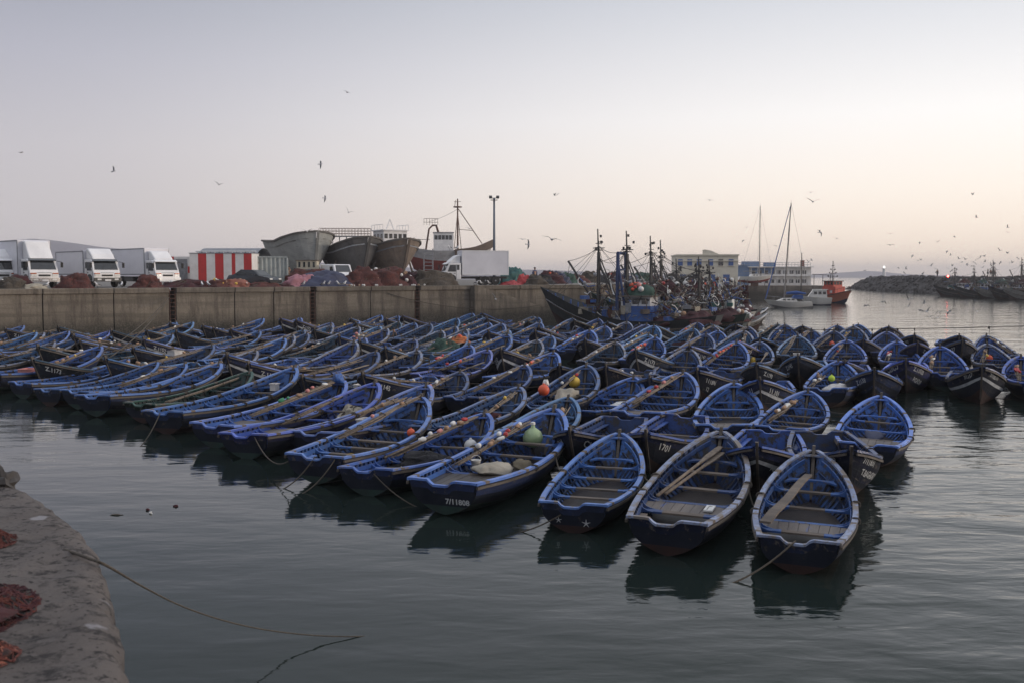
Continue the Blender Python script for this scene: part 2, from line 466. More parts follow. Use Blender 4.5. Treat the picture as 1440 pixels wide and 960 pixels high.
def quay():
    mb = MB()
    A = Vector((-33, 68, 0)) - wd*40
    edge = [A, Vector((13, 104.8, 0)), Vector((22, 128, 0)), Vector((30, 175, 0)), Vector((38, 215, 0))]
    back = [Vector((-70, 260, 0)), Vector((-190, 300, 0)), Vector((-220, 90, 0))]
    poly = edge+back
    T = [mb.vert((p.x, p.y, ZQ)) for p in poly]
    mb.face(T[::-1] if False else T, 0)
    me = mb.obj('quay_ground', yard_m); tag(me, kind='structure')
    if me.data.polygons[0].normal.z < 0: me.data.flip_normals()
    # wall: panels with joints, recesses for ladders, coping
    w = MB()
    o = Vector((-33, 68, 0))
    recess = [wallpt(243, 0, 0), wallpt(440, 0, 0), wallpt(587, 0, 0)]
    rs = [(p-o).dot(wd) for p in recess]
    joints = [(wallpt(px, 0, 0)-o).dot(wd) for px in (60, 160, 330, 385, 521, 661, 730)]
    cuts = sorted([(-40, -40)]+[(r-.28, r+.28) for r in rs]+[(j-.03, j+.03) for j in joints]+[(59.6, 59.6)])
    for a, b2 in zip(cuts[:-1], cuts[1:]):
        s0, s1 = a[1], b2[0]
        c = o+wd*((s0+s1)/2)
        rot = rotz(math.atan2(wd.y, wd.x))
        w.box(c-wnrm*.6+Vector((0,0,1.2)), (s1-s0, 1.2, 4.7), 0, rot)
        w.box(c-wnrm*.52+Vector((0,0,3.715)), (s1-s0+.0, 1.36, .38), 0, rot)
    w.box(o+wd*10-wnrm*1.5+Vector((0,0,1.2)), (101, .9, 4.9), 1, rotz(math.atan2(wd.y, wd.x)))
    wo_ = w.obj('quay_wall', [wall_m, black_m]); tag(wo_, kind='structure')
    bm = wo_.modifiers.new('bevel', 'BEVEL'); bm.width = .04; bm.segments = 2
    # far returns of the quay
    w2 = MB()
    for p, q in zip(edge[1:-1], edge[2:]):
        d = q-p; c = (p+q)/2; n = Vector((d.y, -d.x, 0)).normalized()
        w2.box(c-n*.6+Vector((0,0,1.0)), (d.length, 1.2, 5.79), 0, rotz(math.atan2(d.y, d.x)))
    tag(w2.obj('quay_wall', wall_m), kind='structure')
    labels = ['dark ladder recess in the quay wall beside the third truck', 'dark ladder recess in the quay wall below the grey hull', 'dark ladder recess in the quay wall below the box truck']
    for k, r in enumerate(rs):
        e = empty('quay_ladder', o+wd*r-wnrm*.05, math.atan2(wd.y, wd.x), labels[k], 'ladder', 'ladders set into the quay wall')
        m1 = MB()
        for sx in (-.2, .2): m1 = MB(); m1.tube([(sx, 0, .2), (sx, 0, 3.85)], .03, 6); m1.obj('rail', metal_rust, e)
        for i in range(12): m2 = MB(); m2.tube([(-.2, 0, .4+i*.3), (.2, 0, .4+i*.3)], .022, 5); m2.obj('rung', metal_rust, e)
    # sloping stair ramp against the wall, right end
    p0 = wallpt(661, 0, 0); p1 = wallpt(772, 0, 0)
    rp = MB(); s0 = (p0-o).dot(wd); s1 = (p1-o).dot(wd)
    poly = [(s0, ZQ-.02), (s1, 1.35), (s1, -1), (s0, -1)]
    P = lambda s, z, d: o+wd*s+wnrm*d+Vector((0,0,z))
    for d0, d1, mi, up in ((.0, .55, 0, 0), (.55, .75, 1, .10)):
        a = [rp.vert(P(s, z+(up if i < 2 else 0), d0)) for i, (s, z) in enumerate(poly)]; b2 = [rp.vert(P(s, z+(up if i < 2 else 0), d1)) for i, (s, z) in enumerate(poly)]
        rp.face(a[::-1], 0); rp.face(b2, 0)
        for i in range(4): rp.face([a[i], a[(i+1) % 4], b2[(i+1) % 4], b2[i]], mi if i == 0 else 0)
    edge_m = mat('ramp_edge', (.30,.28,.25), (.2,.19,.17), 2, .9, .3)
    tag(rp.obj('quay_ramp', [wall_m, edge_m]), kind='structure')
quay()

# low east quay with the harbour buildings
ZE = 2.7
stone_m = concrete('east_quay_stone', (.22,.19,.16), (.15,.13,.11), (.09,.08,.07), True)
eq = MB(); eq.box((47, 262, ZE/2-.5), (40, 110, ZE+1), 0)
tag(eq.obj('east_quay', stone_m), kind='structure')

# ------------------------------------------------------------------ foreground quay (left)
def fore_quay():
    ZF = 3.2
    m = bpy.data.materials.new('old_quay_concrete'); m.use_nodes = True
    t = m.node_tree; L = t.links; b = t.nodes['Principled BSDF']; b.inputs['Roughness'].default_value = .88
    g = t.nodes.new('ShaderNodeNewGeometry')
    def nz(s, mp_=(1,1,1), det=9, ro=.65, dist=0.0):
        mp = t.nodes.new('ShaderNodeMapping'); mp.inputs['Scale'].default_value = mp_; L.new(g.outputs['Position'], mp.inputs['Vector'])
        n = t.nodes.new('ShaderNodeTexNoise'); n.inputs['Scale'].default_value = s; n.inputs['Detail'].default_value = det; n.inputs['Roughness'].default_value = ro; n.inputs['Distortion'].default_value = dist
        L.new(mp.outputs[0], n.inputs['Vector']); return n.outputs[0]
    def rg(x, a, c):
        r = t.nodes.new('ShaderNodeMapRange'); r.inputs['From Min'].default_value = a; r.inputs['From Max'].default_value = c; L.new(x, r.inputs['Value']); return r.outputs[0]
    def mx(f, A, B):
        q = t.nodes.new('ShaderNodeMix'); q.data_type = 'RGBA'; L.new(f, q.inputs[0])
        for i, x in ((6, A), (7, B)):
            if isinstance(x, tuple): q.inputs[i].default_value = (*x, 1)
            else: L.new(x, q.inputs[i])
        return q.outputs[2]
    c = mx(rg(nz(.9), .35, .65), (.205,.180,.165), (.125,.108,.101))
    c = mx(rg(nz(5.0, (1,1.3,1), 12, .75), .50, .60), c, (.036,.031,.031))
    c = mx(rg(nz(17, (1,1,1), 3), .56, .62), c, (.17,.15,.14))
    c = mx(rg(nz(24, (1,1,1), 4), .58, .64), c, (.026,.022,.022))
    c = mx(rg(nz(1.1, (1,3,1), 10, .7, 1.5), .495, .503), c, (.022,.02,.02)) if False else c
    vz = t.nodes.new('ShaderNodeTexVoronoi'); vz.inputs['Scale'].default_value = 3.1; vz.inputs['Randomness'].default_value = 1
    wv = t.nodes.new('ShaderNodeVectorMath'); wv.operation = 'ADD'
    nn = t.nodes.new('ShaderNodeTexNoise'); nn.inputs['Scale'].default_value = 9
    sc_ = t.nodes.new('ShaderNodeVectorMath'); sc_.operation = 'SCALE'; sc_.inputs['Scale'].default_value = .10
    L.new(g.outputs['Position'], nn.inputs['Vector']); L.new(nn.outputs['Color'], sc_.inputs[0]); L.new(g.outputs['Position'], wv.inputs[0]); L.new(sc_.outputs[0], wv.inputs[1])
    L.new(wv.outputs[0], vz.inputs['Vector'])
    spk = t.nodes.new('ShaderNodeMath'); spk.operation = 'MULTIPLY'
    L.new(rg(vz.outputs['Distance'], .20, .15), spk.inputs[0]); L.new(rg(nz(1.7), .50, .55), spk.inputs[1])
    c = mx(spk.outputs[0], c, (.36,.35,.37))
    L.new(c, b.inputs['Base Color'])
    bp = t.nodes.new('ShaderNodeBump'); bp.inputs['Strength'].default_value = 1.0; bp.inputs['Distance'].default_value = .07
    L.new(nz(16, (1,1,1), 12, .75), bp.inputs['Height']); L.new(bp.outputs[0], b.inputs['Normal'])
    # edge path on the top surface (from behind the camera forward, then turning left)
    P = [at(240, 1400, ZF), at(182, 960, ZF), at(166, 870, ZF), at(152, 810, ZF), at(137, 768, ZF), at(112, 738, ZF), at(70, 705, ZF), at(38, 684, ZF), at(0, 671, ZF), at(-60, 652, ZF), at(-220, 640, ZF)]
    P[0] = Vector((.1, .4, ZF))
    P.insert(0, Vector((1.0, -3, ZF)))
    path = []
    for i in range(len(P)-1):
        n = max(2, int((P[i+1]-P[i]).length/.07)) if i > 0 else 12
        for k in range(n): path.append(P[i].lerp(P[i+1], k/n))
    path.append(P[-1])
    # smooth the path
    for _ in range(3):
        path = [path[0]]+[(path[i-1]+path[i]*2+path[i+1])/4 for i in range(1, len(path)-1)]+[path[-1]]
    centre = Vector((-7.5, 2.0, ZF))
    prof = [(-8, 0), (-5, 0), (-3, 0), (-2.2, 0), (-1.6, 0), (-1.2, 0), (-.9, 0), (-.7, 0), (-.52, 0), (-.38, 0), (-.27, 0), (-.19, 0), (-.13, -.002), (-.075, -.008), (-.03, -.028), (0, -.075), (.01, -.3), (.0, -.6), (.02, -1.2), (.02, -2.2), (.0, -3.6)]
    rows = []
    for i, p in enumerate(path):
        a = path[max(0, i-2)]; c2 = path[min(len(path)-1, i+2)]
        d = (c2-a).normalized(); out = Vector((d.y, -d.x, 0)).normalized()
        row = []
        for (off, dz) in prof:
            if off < -2: # towards a common centre to avoid crossing
                f = (-off-2)/6
                q = (p-out*2).lerp(centre, min(1, f))
            else: q = p+out*off
            q = Vector((q.x, q.y, ZF+dz))
            amp = .010 if off < -.4 else .035
            nv = noise.fractal(q*5.0, .8, 2.1, 6)
            q.z += nv*amp*.6 if off < -.1 else 0
            if off >= -.2:
                q += out*(noise.fractal(q*5.4+Vector((9, 2, 4)), .8, 2.2, 6)*.022-.05*max(0, noise.noise(q*2.2)-.25))
            row.append(q)
        rows.append(row)
    mb = MB(); mb.grid(rows)
    o = mb.obj('near_quay', m, smooth=True); tag(o, kind='structure')
    return ZF
ZF = fore_quay()

# ------------------------------------------------------------------ breakwater (right)
rock_m = mat('breakwater_rock', (.060,.055,.052), (.032,.030,.030), .8, .9, .5, 5)
bwall_m = mat('breakwater_wall', (.10,.088,.078), (.066,.058,.052), .25, .9, .3, 2)
def breakwater():
    tip = Vector((121, 352, 0)); end = Vector((108, 170, 0))
    d = (end-tip).normalized(); n = Vector((d.y, -d.x, 0))   # n points ... towards the harbour when negative x
    if n.x > 0: n = -n
    mb = MB()
    L_ = (end-tip).length
    prof = [(0, -.5), (.6, .4), (1.6, 1.2), (2.6, 2.0), (3.4, 3.0), (4.2, 4.3), (6.5, 4.4), (9, 4.0), (14, 1.5), (18, -1)]
    rows = []
    ns = 190
    for i in range(ns+1):
        s = -10+ (L_+10)*i/ns
        row = []
        k = min(1, max(0, (s+10)/16))**.6
        for off, z in prof:
            q = tip+d*s-n*(off*(.4+.6*k)-1)
            zz = z*k
            if off < 4 or s < 60:
                zz += noise.fractal(Vector((q.x*.5, q.y*.5, z)), .7, 2, 4)*.8*(1 if off > 0 else .3)
            row.append((q.x+noise.noise(Vector((q.y*.7, z, 1)))*.8, q.y, zz))
        rows.append(row)
    mb.grid(rows)
    o = mb.obj('breakwater', [rock_m]); tag(o, 'long dark rock breakwater closing the harbour on the right', 'breakwater')
    # boulders
    rb = MB()
    random.seed(5)
    for i in range(420):
        s = random.uniform(-8, 130); off = random.uniform(-1, 4.6)
        z = curve([(p[0], p[1]) for p in prof], max(0, off))*min(1, max(.1, (s+10)/16))**.6
        q = tip+d*s-n*(off-1)
        r = random.uniform(.5, 1.1)
        rb.blob((q.x, q.y, z-.1), (r, r*random.uniform(.7, 1.2), r*.7), i, .35, 7, 4)
    rb.obj('boulder', rock_m, o)['kind'] = 'stuff'
    cw = MB()
    c0 = tip+d*52-n*4.4; c1 = end-n*4.4
    cc = (c0+c1)/2; cw.box((cc.x, cc.y, 2.9), ((c1-c0).length, 1.2, 3.4), 0, rotz(math.atan2(d.y, d.x)))
    cw.obj('parapet_wall', bwall_m, o)
    return tip, d, n
tip, bwd, bwn = breakwater()
def lighthouse():
    p = atd(1243, 389, 335)
    e = empty('lighthouse', (p.x, p.y, 4.0), 0, 'small white harbour light with glowing lamp on the breakwater tip', 'lighthouse')
    m = MB(); m.lathe([(.9, 0), (.85, .4), (.6, .5), (.45, 3.0), (.8, 3.1), (.8, 3.25)], 12)
    m.obj('tower', white_p, e)
    m = MB(); m.lathe([(.35, 3.25), (.35, 3.9), (.1, 4.1)], 10)
    m.obj('lamp', mat('white_lamp', (.9,.9,.85), emit=((1,.97,.9), 1.3)), e)
lighthouse()
def redlight():
    p = atd(1333, 390, 225)
    e = empty('harbour_beacon', (p.x, p.y, 0), 0, 'red harbour light glowing on the breakwater above the moored boats', 'beacon')
    m = MB(); m.tube([(0, 0, 2.5), (0, 0, 4.55)], .08, 6); m.obj('post', metal_dk, e)
    m = MB(); m.lathe([(.14, 4.5), (.22, 4.65), (.14, 4.85)], 8)
    m.obj('lamp', mat('red_lamp', (.9,.05,.05), emit=((1,.10,.08), 14)), e)
redlight()
# ------------------------------------------------------------------ rowing boats
HB = [(0, .67), (.15, .81), (.33, .92), (.5, .94), (.65, .89), (.8, .72), (.9, .49), (.96, .27), (1, .035)]
ZS = [(0, .62), (.2, .55), (.4, .53), (.6, .60), (.8, .80), (.92, .99), (1, 1.14)]
ZK = [(0, -.04), (.25, -.26), (.7, -.26), (.88, -.18), (.96, -.02), (1, .12)]
class Hull:
    def __init__(s, bf=1.0, zf=1.0, zbow=1.0): s.bf = bf; s.zf = zf; s.zb = zbow; s.L = 6.5
    def hb(s, t): return curve(HB, t)*s.bf
    def zs(s, t): return curve(ZS, t)*lerp(s.zf, s.zb, t)
    def pt(s, t, v, off=0.0, side=1):
        """hull surface: t stern..bow, v keel..gunwale, off = towards the inside"""
        k = min(1, max(0, (t-.55)/.45)); k = k*k*(3-2*k)
        a = lerp(2.3, 1.15, k)
        hb = max(.012, s.hb(t)-off); zk = curve(ZK, t)+off*.8; zs = s.zs(t)
        y = hb*(1-(1-v)**a)
        z = zk+(zs-zk)*(v**lerp(1.25, 1.0, k))
        rk = .62*max(0, (t-.6)/.4)**2*(1-v)**1.1
        rs = .14*max(0, 1-t/.25)*(1-v)
        x = t*s.L - rk + rs
        if off and t > .9: x -= off*(t-.9)*12
        return Vector((x, y*side, z))
    def v_at(s, t, z, off=0.0):
        lo, hi = 0, 1
        for _ in range(24):
            m = (lo+hi)/2
            if s.pt(t, m, off).z < z: lo = m
            else: hi = m
        return (lo+hi)/2
    def local(s, t, y, dz):
        return Vector((t*s.L, y, s.zs(t)+dz))
NT = 30
def boat_proto(H, deck=None, foul=0, thw=(.30, .45, .60, .73), strakes='blue', name='rowboat', floor_dark=False, bare=False, worn=False):
    """builds the meshes of one kind of boat; returns a list of (name, mesh)"""
    out = []
    boat_rail = boat_rail_worn if worn else MATS['boat_rail']
    ts = [i/NT for i in range(NT+1)]
    # outer shell -------------------------------------------------
    mb = MB(); nv = 12
    vf = [0, .12, .24, .36, .46, .55, .63, .71, .78, .85, .92, .97, 1.0]
    top0 = 8 if strakes != 'high' else 7
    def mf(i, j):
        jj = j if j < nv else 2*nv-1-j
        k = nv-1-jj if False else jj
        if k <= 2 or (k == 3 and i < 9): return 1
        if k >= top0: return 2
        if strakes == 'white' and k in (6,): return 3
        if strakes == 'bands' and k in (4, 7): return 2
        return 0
    for side in (1, -1):
        rows = [[H.pt(t, v, 0, side) for v in vf] for t in ts]
        mb.grid(rows, uvf=lambda i, j: (i/NT*6.5, j/2.0), mf=mf, flip=(side < 0))
    # stem post
    stem = [H.pt(1, v) for v in (0, .2, .4, .6, .8, 1.0)]
    stem = [Vector((p.x-.01, 0, p.z)) for p in stem]+[Vector((stem[-1].x+.03, 0, stem[-1].z+.10))]
    rows = []
    for p in stem: rows.append([(p.x-.10, -.035, p.z), (p.x+.045, -.028, p.z), (p.x+.045, .028, p.z), (p.x-.10, .035, p.z)])
    ids = mb.grid(rows, 4, closed=True, flip=True); mb.face(ids[-1], 4)
    # transom
    n = 22; hb0 = H.hb(0); ys = [lerp(-hb0, hb0, i/n) for i in range(n+1)]
    def zb(y):
        lo, hi = 0, 1
        for _ in range(20):
            m = (lo+hi)/2
            if H.pt(0, m).y < abs(y): lo = m
            else: hi = m
        return H.pt(0, (lo+hi)/2).z
    def zt(y):
        z = H.zs(0)+.02
        c = .05
        k = abs(y-c)
        if k < .16: z -= .10
        elif k < .26: z -= .10*(1-(k-.16)/.10)**1
        if y < -.1: z -= .0
        return z
    for x0, fl in ((-.035, False), (.03, True)):
        rows = []
        for y in ys:
            a, b_ = zb(y), zt(y); 
            lv = [a, max(a, min(.15, b_)), max(a, b_-.17), b_-.0]
            lv = sorted(lv)
            xr = lambda z: x0+.14*(1-(z-ZK[0][1])/(H.zs(0)-ZK[0][1]))
            rows.append([(xr(z), y, z) for z in lv])
        mb.grid(rows, mf=(lambda i, j: (1, 0, 2)[j]) if x0 < 0 else (lambda i, j: 5), flip=fl)
    rows = [[(-.045, y, zt(y)+.012), (.045, y, zt(y)+.012), (.045, y, zt(y)-.03), (-.045, y, zt(y)-.03)] for y in ys]
    ids = mb.grid(rows, 6, closed=True); mb.face(ids[0], 6); mb.face(ids[-1][::-1], 6)
    # inner shell
    for side in (1, -1):
        rows = [[H.pt(max(.004, t*.985), v, .04, side) for v in (.1, .25, .4, .5, .6, .7, .8, .9, .985)] for t in ts]
        mb.grid(rows, 5, uvf=lambda i, j: (i/NT*6.5, j/2.0), flip=(side > 0))
    fm = foul_green if foul else foul_red
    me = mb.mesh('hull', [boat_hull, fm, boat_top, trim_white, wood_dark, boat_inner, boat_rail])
    out.append(('hull', me))
    # floor boards
    mb = MB()
    zf = .075
    rows = []
    for i in range(25):
        t = lerp(.006, .93, i/24)
        v = H.v_at(t, zf, .04); w = H.pt(t, v, .035).y
        x = H.pt(t, v, .04).x
        rows.append([(x, lerp(-w, w, k/6), zf+.006*((k % 2))) for k in range(7)])
    mb.grid(rows)
    out.append(('floorboards', mb.mesh('floorboards', [wood_floor if not floor_dark else boat_inner])))
    # gunwale (two caps, two rubbing strakes)
    mb = MB()
    for side in (1, -1):
        nn = 44
        P_, S_ = [], []
        for i in range(nn+1):
            t = lerp(-.006, .992, i/nn); q = H.pt(t if t > 0 else 0, 1, 0, side)
            q.x = t*H.L
            a = H.pt(max(0, t-.01), 1, 0, side); b_ = H.pt(min(1, t+.01), 1, 0, side)
            d = (b_-a); d.z = 0; d.normalize(); nrm = Vector((-d.y, d.x, 0))
            if nrm.y*side < 0: nrm = -nrm
            P_.append(q - nrm*.018 + Vector((0, 0, .028))); S_.append(nrm)
        W_ = .105
        def mfr(i, j): return 1 if (i*7 % 11) in (3,) else 0
        mb.sweep(P_, S_, W_, .05, 0, mf=mfr)
        mb.sweep([p+s_*.045-Vector((0, 0, .075)) for p, s_ in zip(P_, S_)], S_, .045, .05, 2)
    out.append(('gunwale', mb.mesh('gunwale', [boat_rail, wood_worn, wood_dark])))
    # ribs and stringers
    mb = MB()
    for side in (1, -1):
        x = .10
        while x < 5.9:
            t = x/H.L
            vs = [H.v_at(t, z, .04) for z in [lerp(.09, H.zs(t)-.03, k/6) for k in range(7)]]
            pts = [H.pt(t, v, .04, side) for v in vs]
            rows = []
            for p in pts:
                inn = .05*(1 if p.z > .2 else .8)
                rows.append([(p.x-.026, p.y+.01*side, p.z), (p.x+.026, p.y+.01*side, p.z), (p.x+.026, p.y-inn*side, p.z), (p.x-.026, p.y-inn*side, p.z)])
            mb.grid(rows, 0, closed=True, flip=(side < 0))
            x += .235
        for dz, w, h in ((-.135, .035, .10), (-.36, .03, .05)):
            P_, S_ = [], []
            for i in range(31):
                t = lerp(.01, .955, i/30); z = H.zs(t)+dz; v = H.v_at(t, z, .04); p = H.pt(t, v, .085, side)
                P_.append(Vector((p.x, p.y, z+h/2))); S_.append(Vector((0, side, 0)))
            mb.sweep(P_, S_, w, h, 1 if h > .06 else 0)
    out.append(('ribs', mb.mesh('ribs', [boat_inner, boat_blue])))
    # thwarts with knees
    def thwart(t, w=.16, dz=-.20, knee=.27, mid=True, hk=.16):
        mb = MB(); z = H.zs(t)+dz; v = H.v_at(t, z, .04); y = H.pt(t, v, .045).y; x = t*H.L
        ym = y*random.uniform(.35, .6)
        for a, b_, mi in ((-y, -ym, 0), (-ym, ym, 1 if mid else 0), (ym, y, 0)):
            mb.box((x, (a+b_)/2, z), (w, b_-a-.002, .038), mi)
        for side in (1, -1):
            for xo in ((-w/2-.02), (w/2+.02)) if knee < .3 else (0,):
                yt = H.pt(t, H.v_at(t, z+hk, .04), .05).y
                poly = [((y+.0)*side, z-.02), ((y-knee)*side, z+.018), ((y-knee*.62)*side, z+.035), ((y-knee*.34)*side, z+.07), ((yt-.055)*side, z+hk*.75), ((yt-.04)*side, z+hk), ((yt+.01)*side, z+hk)]
                if side < 0: poly = poly[::-1]
                mb.prism(poly, x+xo-.018, x+xo+.018, 'x', 0)
        return ('thwart', mb.mesh('thwart', [boat_blue, wood_worn]))
    for t in thw: out.append(thwart(t, random.uniform(.13, .18), mid=random.random() < .8))
    t = .835
    mb = MB(); z = H.zs(t)-.24; v = H.v_at(t, z, .04); y = H.pt(t, v, .05).y; x = t*H.L
    arc = [(-y, -.30), (-y*.72, -.10), (-y*.3, .0), (y*.3, .0), (y*.72, -.10), (y, -.30)]
    poly = [(x+a, b_) for b_, a in arc]+[(x+.14, y*.86), (x+.14, -y*.86)]
    mb.prism(poly, z-.02, z+.02, 'z', 0)
    out.append(('bow_bench', mb.mesh('bow_bench', [boat_blue])))
    mb = MB(); x0 = H.L*.955; w0 = H.pt(.955, .97, .03).y
    mb.prism([(x0, -w0), (H.L*.993, -.02), (H.L*.993, .02), (x0, w0), (x0+.05, 0)], H.zs(.96)-.05, H.zs(.96)-.01, 'z', 0)
    out.append(('breasthook', mb.mesh('breasthook', [boat_rail])))
    # quarter boards at the stern
    for side in (1, -1):
        mb = MB(); rows = []
        for i in range(7):
            t = lerp(.012, .21, i/6); z = H.zs(t)-.20; y = H.pt(t, H.v_at(t, z, .04), .05).y*side
            rows.append([(t*H.L, y, z), (t*H.L, y-.17*side, z), (t*H.L, y-.17*side, z-.03), (t*H.L, y, z-.03)])
        ids = mb.grid(rows, 0, closed=True, flip=(side > 0)); mb.face(ids[0], 0); mb.face(ids[-1][::-1], 0)
        out.append(('side_bench', mb.mesh('side_bench', [boat_rail if not bare else wood_worn])))
    # stern platform
    if deck:
        t0, t1, mi = deck
        mb = MB(); n = 9
        for k in range(n):
            a = lerp(-1, 1, k/n)+.006; b_ = lerp(-1, 1, (k+1)/n)-.006
            P_ = []
            for t in (t0, t1):
                z = H.zs(t)-.185; y = H.pt(t, H.v_at(t, z, .04), .05).y
                P_.append((t*H.L, y, z))
            dzp = random.uniform(-.004, .004)
            v8 = []
            for zz in (-.03, 0):
                for (x, y, z), s_ in ((P_[0], a), (P_[0], b_), (P_[1], b_), (P_[1], a)): v8.append(mb.vert((x, y*s_, z+zz+dzp)))
            for q in ((3,2,1,0),(4,5,6,7),(0,1,5,4),(1,2,6,5),(2,3,7,6),(3,0,4,7)): mb.face([v8[i] for i in q], 0)
        out.append(('stern_platform', mb.mesh('stern_platform', [wood_deck if mi == 0 else wood_floor])))
    # rope grommets on the gunwales
    for side in (1, -1):
        for t in (.36, .56):
            mb = MB()
            q = H.pt(t, 1, 0, side)
            ring = [(q.x+.02*math.sin(a*3), q.y+math.cos(a)*.085*side, q.z-.02+math.sin(a)*.062) for a in [2*math.pi*k/10 for k in range(11)]]
            mb.tube(ring, .017, 5); mb.tube([(x+.045, y, z+.004) for x, y, z in ring], .015, 5)
            out.append(('oar_grommet', mb.mesh('oar_grommet', [rope_dk])))
    return out
random.seed(21)
H0 = Hull(1, 1, 1); H1 = Hull(1.03, 1.02, 1.03); H2 = Hull(.96, .97, .94); H3 = Hull(1.05, 1.0, 1.10)
PROTO = {
 'open': (H0, boat_proto(H0)),
 'open2': (H1, boat_proto(H1, foul=1, thw=(.26, .40, .53, .68), strakes='high')),
 'deck': (H0, boat_proto(H0, deck=(.26, .375, 0), foul=1, thw=(.25, .385, .58, .72))),
 'deck2': (H1, boat_proto(H1, deck=(.24, .40, 0), thw=(.235, .41, .60, .74), strakes='high', bare=True)),
 'longdeck': (H1, boat_proto(H1, deck=(.04, .30, 1), foul=1, thw=(.31, .45, .60, .74), strakes='high')),
 'white': (H3, boat_proto(H3, strakes='white', thw=(.27, .42, .57, .71))),
 'bands': (H3, boat_proto(H3, strakes='bands', thw=(.28, .44, .6, .74), foul=0)),
 'worn': (H0, boat_proto(H0, deck=(.26, .375, 0), thw=(.25, .385, .56, .72), bare=True, worn=True)),
 'worn2': (H1, boat_proto(H1, deck=(.24, .40, 0), foul=0, thw=(.235, .41, .60, .74), bare=True, worn=True)),
 'low': (H2, boat_proto(H2, deck=(.25, .36, 0), thw=(.24, .37, .54, .70), foul=1)),
}
BOATS = {}
BLIST = []
def place_boat(key, kind, x, y, az, L, color, label=None, heel=0.0, trim=0.0, draft=0.0):
    """x, y = mid-length; az = compass heading of the bow measured from +Y towards +X"""
    H, parts = PROTO[kind]
    s = L/6.5
    rz = math.pi/2-R(az)
    d = Vector((math.cos(rz), math.sin(rz), 0))
    e = empty('rowboat', (x-d.x*L/2, y-d.y*L/2, draft+.03), rz, label, 'rowboat', 'blue fishing rowboats packed in the harbour')
    e.scale = (s, lerp(1, s, .6)*(1.02 if y < 28 else 1.05), lerp(1, s, .6)*lerp(1, 1.2, min(1, max(0, (y-28)/20)))); e.rotation_euler = (heel, trim, rz)
    for nm, me in parts:
        o = bpy.data.objects.new(nm, me); col.objects.link(o); o.parent = e; o.color = (*color, 1)
    e['_k'] = 0; del e['_k']
    b = dict(e=e, H=H, az=az, s=s, key=key, x=x, y=y, kind=kind)
    b['M'] = Matrix.Translation(e.location) @ e.rotation_euler.to_matrix().to_4x4() @ Matrix.Diagonal((*e.scale, 1))
    bow = b['M'] @ H.local(1, 0, .05); b['bow'] = pix(bow)
    BLIST.append(b)
    if key: BOATS[key] = b
    return b
def bw(b, t, y, dz):
    """world point in a boat: t along, y lateral, dz relative to the sheer at t"""
    return b['M'] @ b['H'].local(t, y, dz)

def lettering(b, text, side, t0, v0, size, rows_gap=0, m=brush_w, name='bow_lettering', spacing=1.0, stroke=None):
    """brushed letters that follow the hull surface; t0 = where the text starts at the bow end"""
    H = b['H']
    me2 = MB()
    if stroke is None:
        cu = bpy.data.curves.new('txt', 'FONT'); cu.body = text; cu.size = size; cu.offset = .004; cu.resolution_u = 2; cu.space_character = spacing
        tmp = bpy.data.objects.new('txt', cu); col.objects.link(tmp)
        dg = bpy.context.evaluated_depsgraph_get(); dg.update()
        me = bpy.data.meshes.new_from_object(tmp.evaluated_get(dg))
        bpy.data.objects.remove(tmp)
        V = [v.co.copy() for v in me.vertices]; F = [list(p.vertices) for p in me.polygons]
        bpy.data.meshes.remove(me)
        if not V: return
    else:
        tmpb = MB()
        for st in stroke:
            for (x0, y0), (x1, y1) in zip(st[:-1], st[1:]):
                d = Vector((x1-x0, y1-y0)); n = Vector((-d.y, d.x)).normalized()*.10; d = d.normalized()*.05
                tmpb.face([tmpb.vert((x0-d.x-n.x, y0-d.y-n.y, 0)), tmpb.vert((x1+d.x-n.x, y1+d.y-n.y, 0)), tmpb.vert((x1+d.x+n.x, y1+d.y+n.y, 0)), tmpb.vert((x0-d.x+n.x, y0-d.y+n.y, 0))])
        V = [Vector(v)*size for v in tmpb.v]; F = tmpb.f
    w = max(v.x for v in V)
    rn = random.Random(hash(text) % 1000 if False else len(text)*7+int(t0*100))
    out = MB()
    for v in V:
        x = v.x
        if side > 0: t = t0 - x/6.5                  # port side, seen from outside: the bow is on the left
        else: t = t0 - (w-x)/6.5                     # starboard: text ends at the bow
        z = H.zs(t)+v0+v.y + .012*math.sin(x*17)
        vv = H.v_at(t, z); p = H.pt(t, vv, -.010, side)
        out.vert(p)
    for f in F: out.face(f if side > 0 else f[::-1])
    o = out.obj(name, m, b['e']); return o
def transom_text(b, text, y0, z0, size, stars=False):
    cu = bpy.data.curves.new('txt', 'FONT'); cu.body = text; cu.size = size; cu.offset = .004; cu.resolution_u = 2
    tmp = bpy.data.objects.new('txt', cu); col.objects.link(tmp)
    dg = bpy.context.evaluated_depsgraph_get(); dg.update()
    me = bpy.data.meshes.new_from_object(tmp.evaluated_get(dg)); bpy.data.objects.remove(tmp)
    out = MB(); H = b['H']
    for v in me.vertices:
        z = z0+v.co.y; x = -.045+.14*(1-(z-ZK[0][1])/(H.zs(0)-ZK[0][1]))
        out.vert((x, y0-v.co.x, z))
    for p in me.polygons: out.face(list(p.vertices))
    out.obj('stern_lettering', brush_w, b['e'])
def transom_star(b, y0, z0, r):
    out = MB(); H = b['H']
    for k in range(5):
        a = math.pi/2+k*2*math.pi/5; d = Vector((math.cos(a), math.sin(a))); n = Vector((-d.y, d.x))*r*.16
        q = [(-n), (d*r-n*.3), (d*r+n*.3), n]
        ids = []
        for c in q:
            z = z0+c.y; x = -.046-.001*k+.14*(1-(z-ZK[0][1])/(H.zs(0)-ZK[0][1])); ids.append(out.vert((x, y0-c.x, z)))
        out.face(ids)
    out.obj('star', brush_w, b['e'])
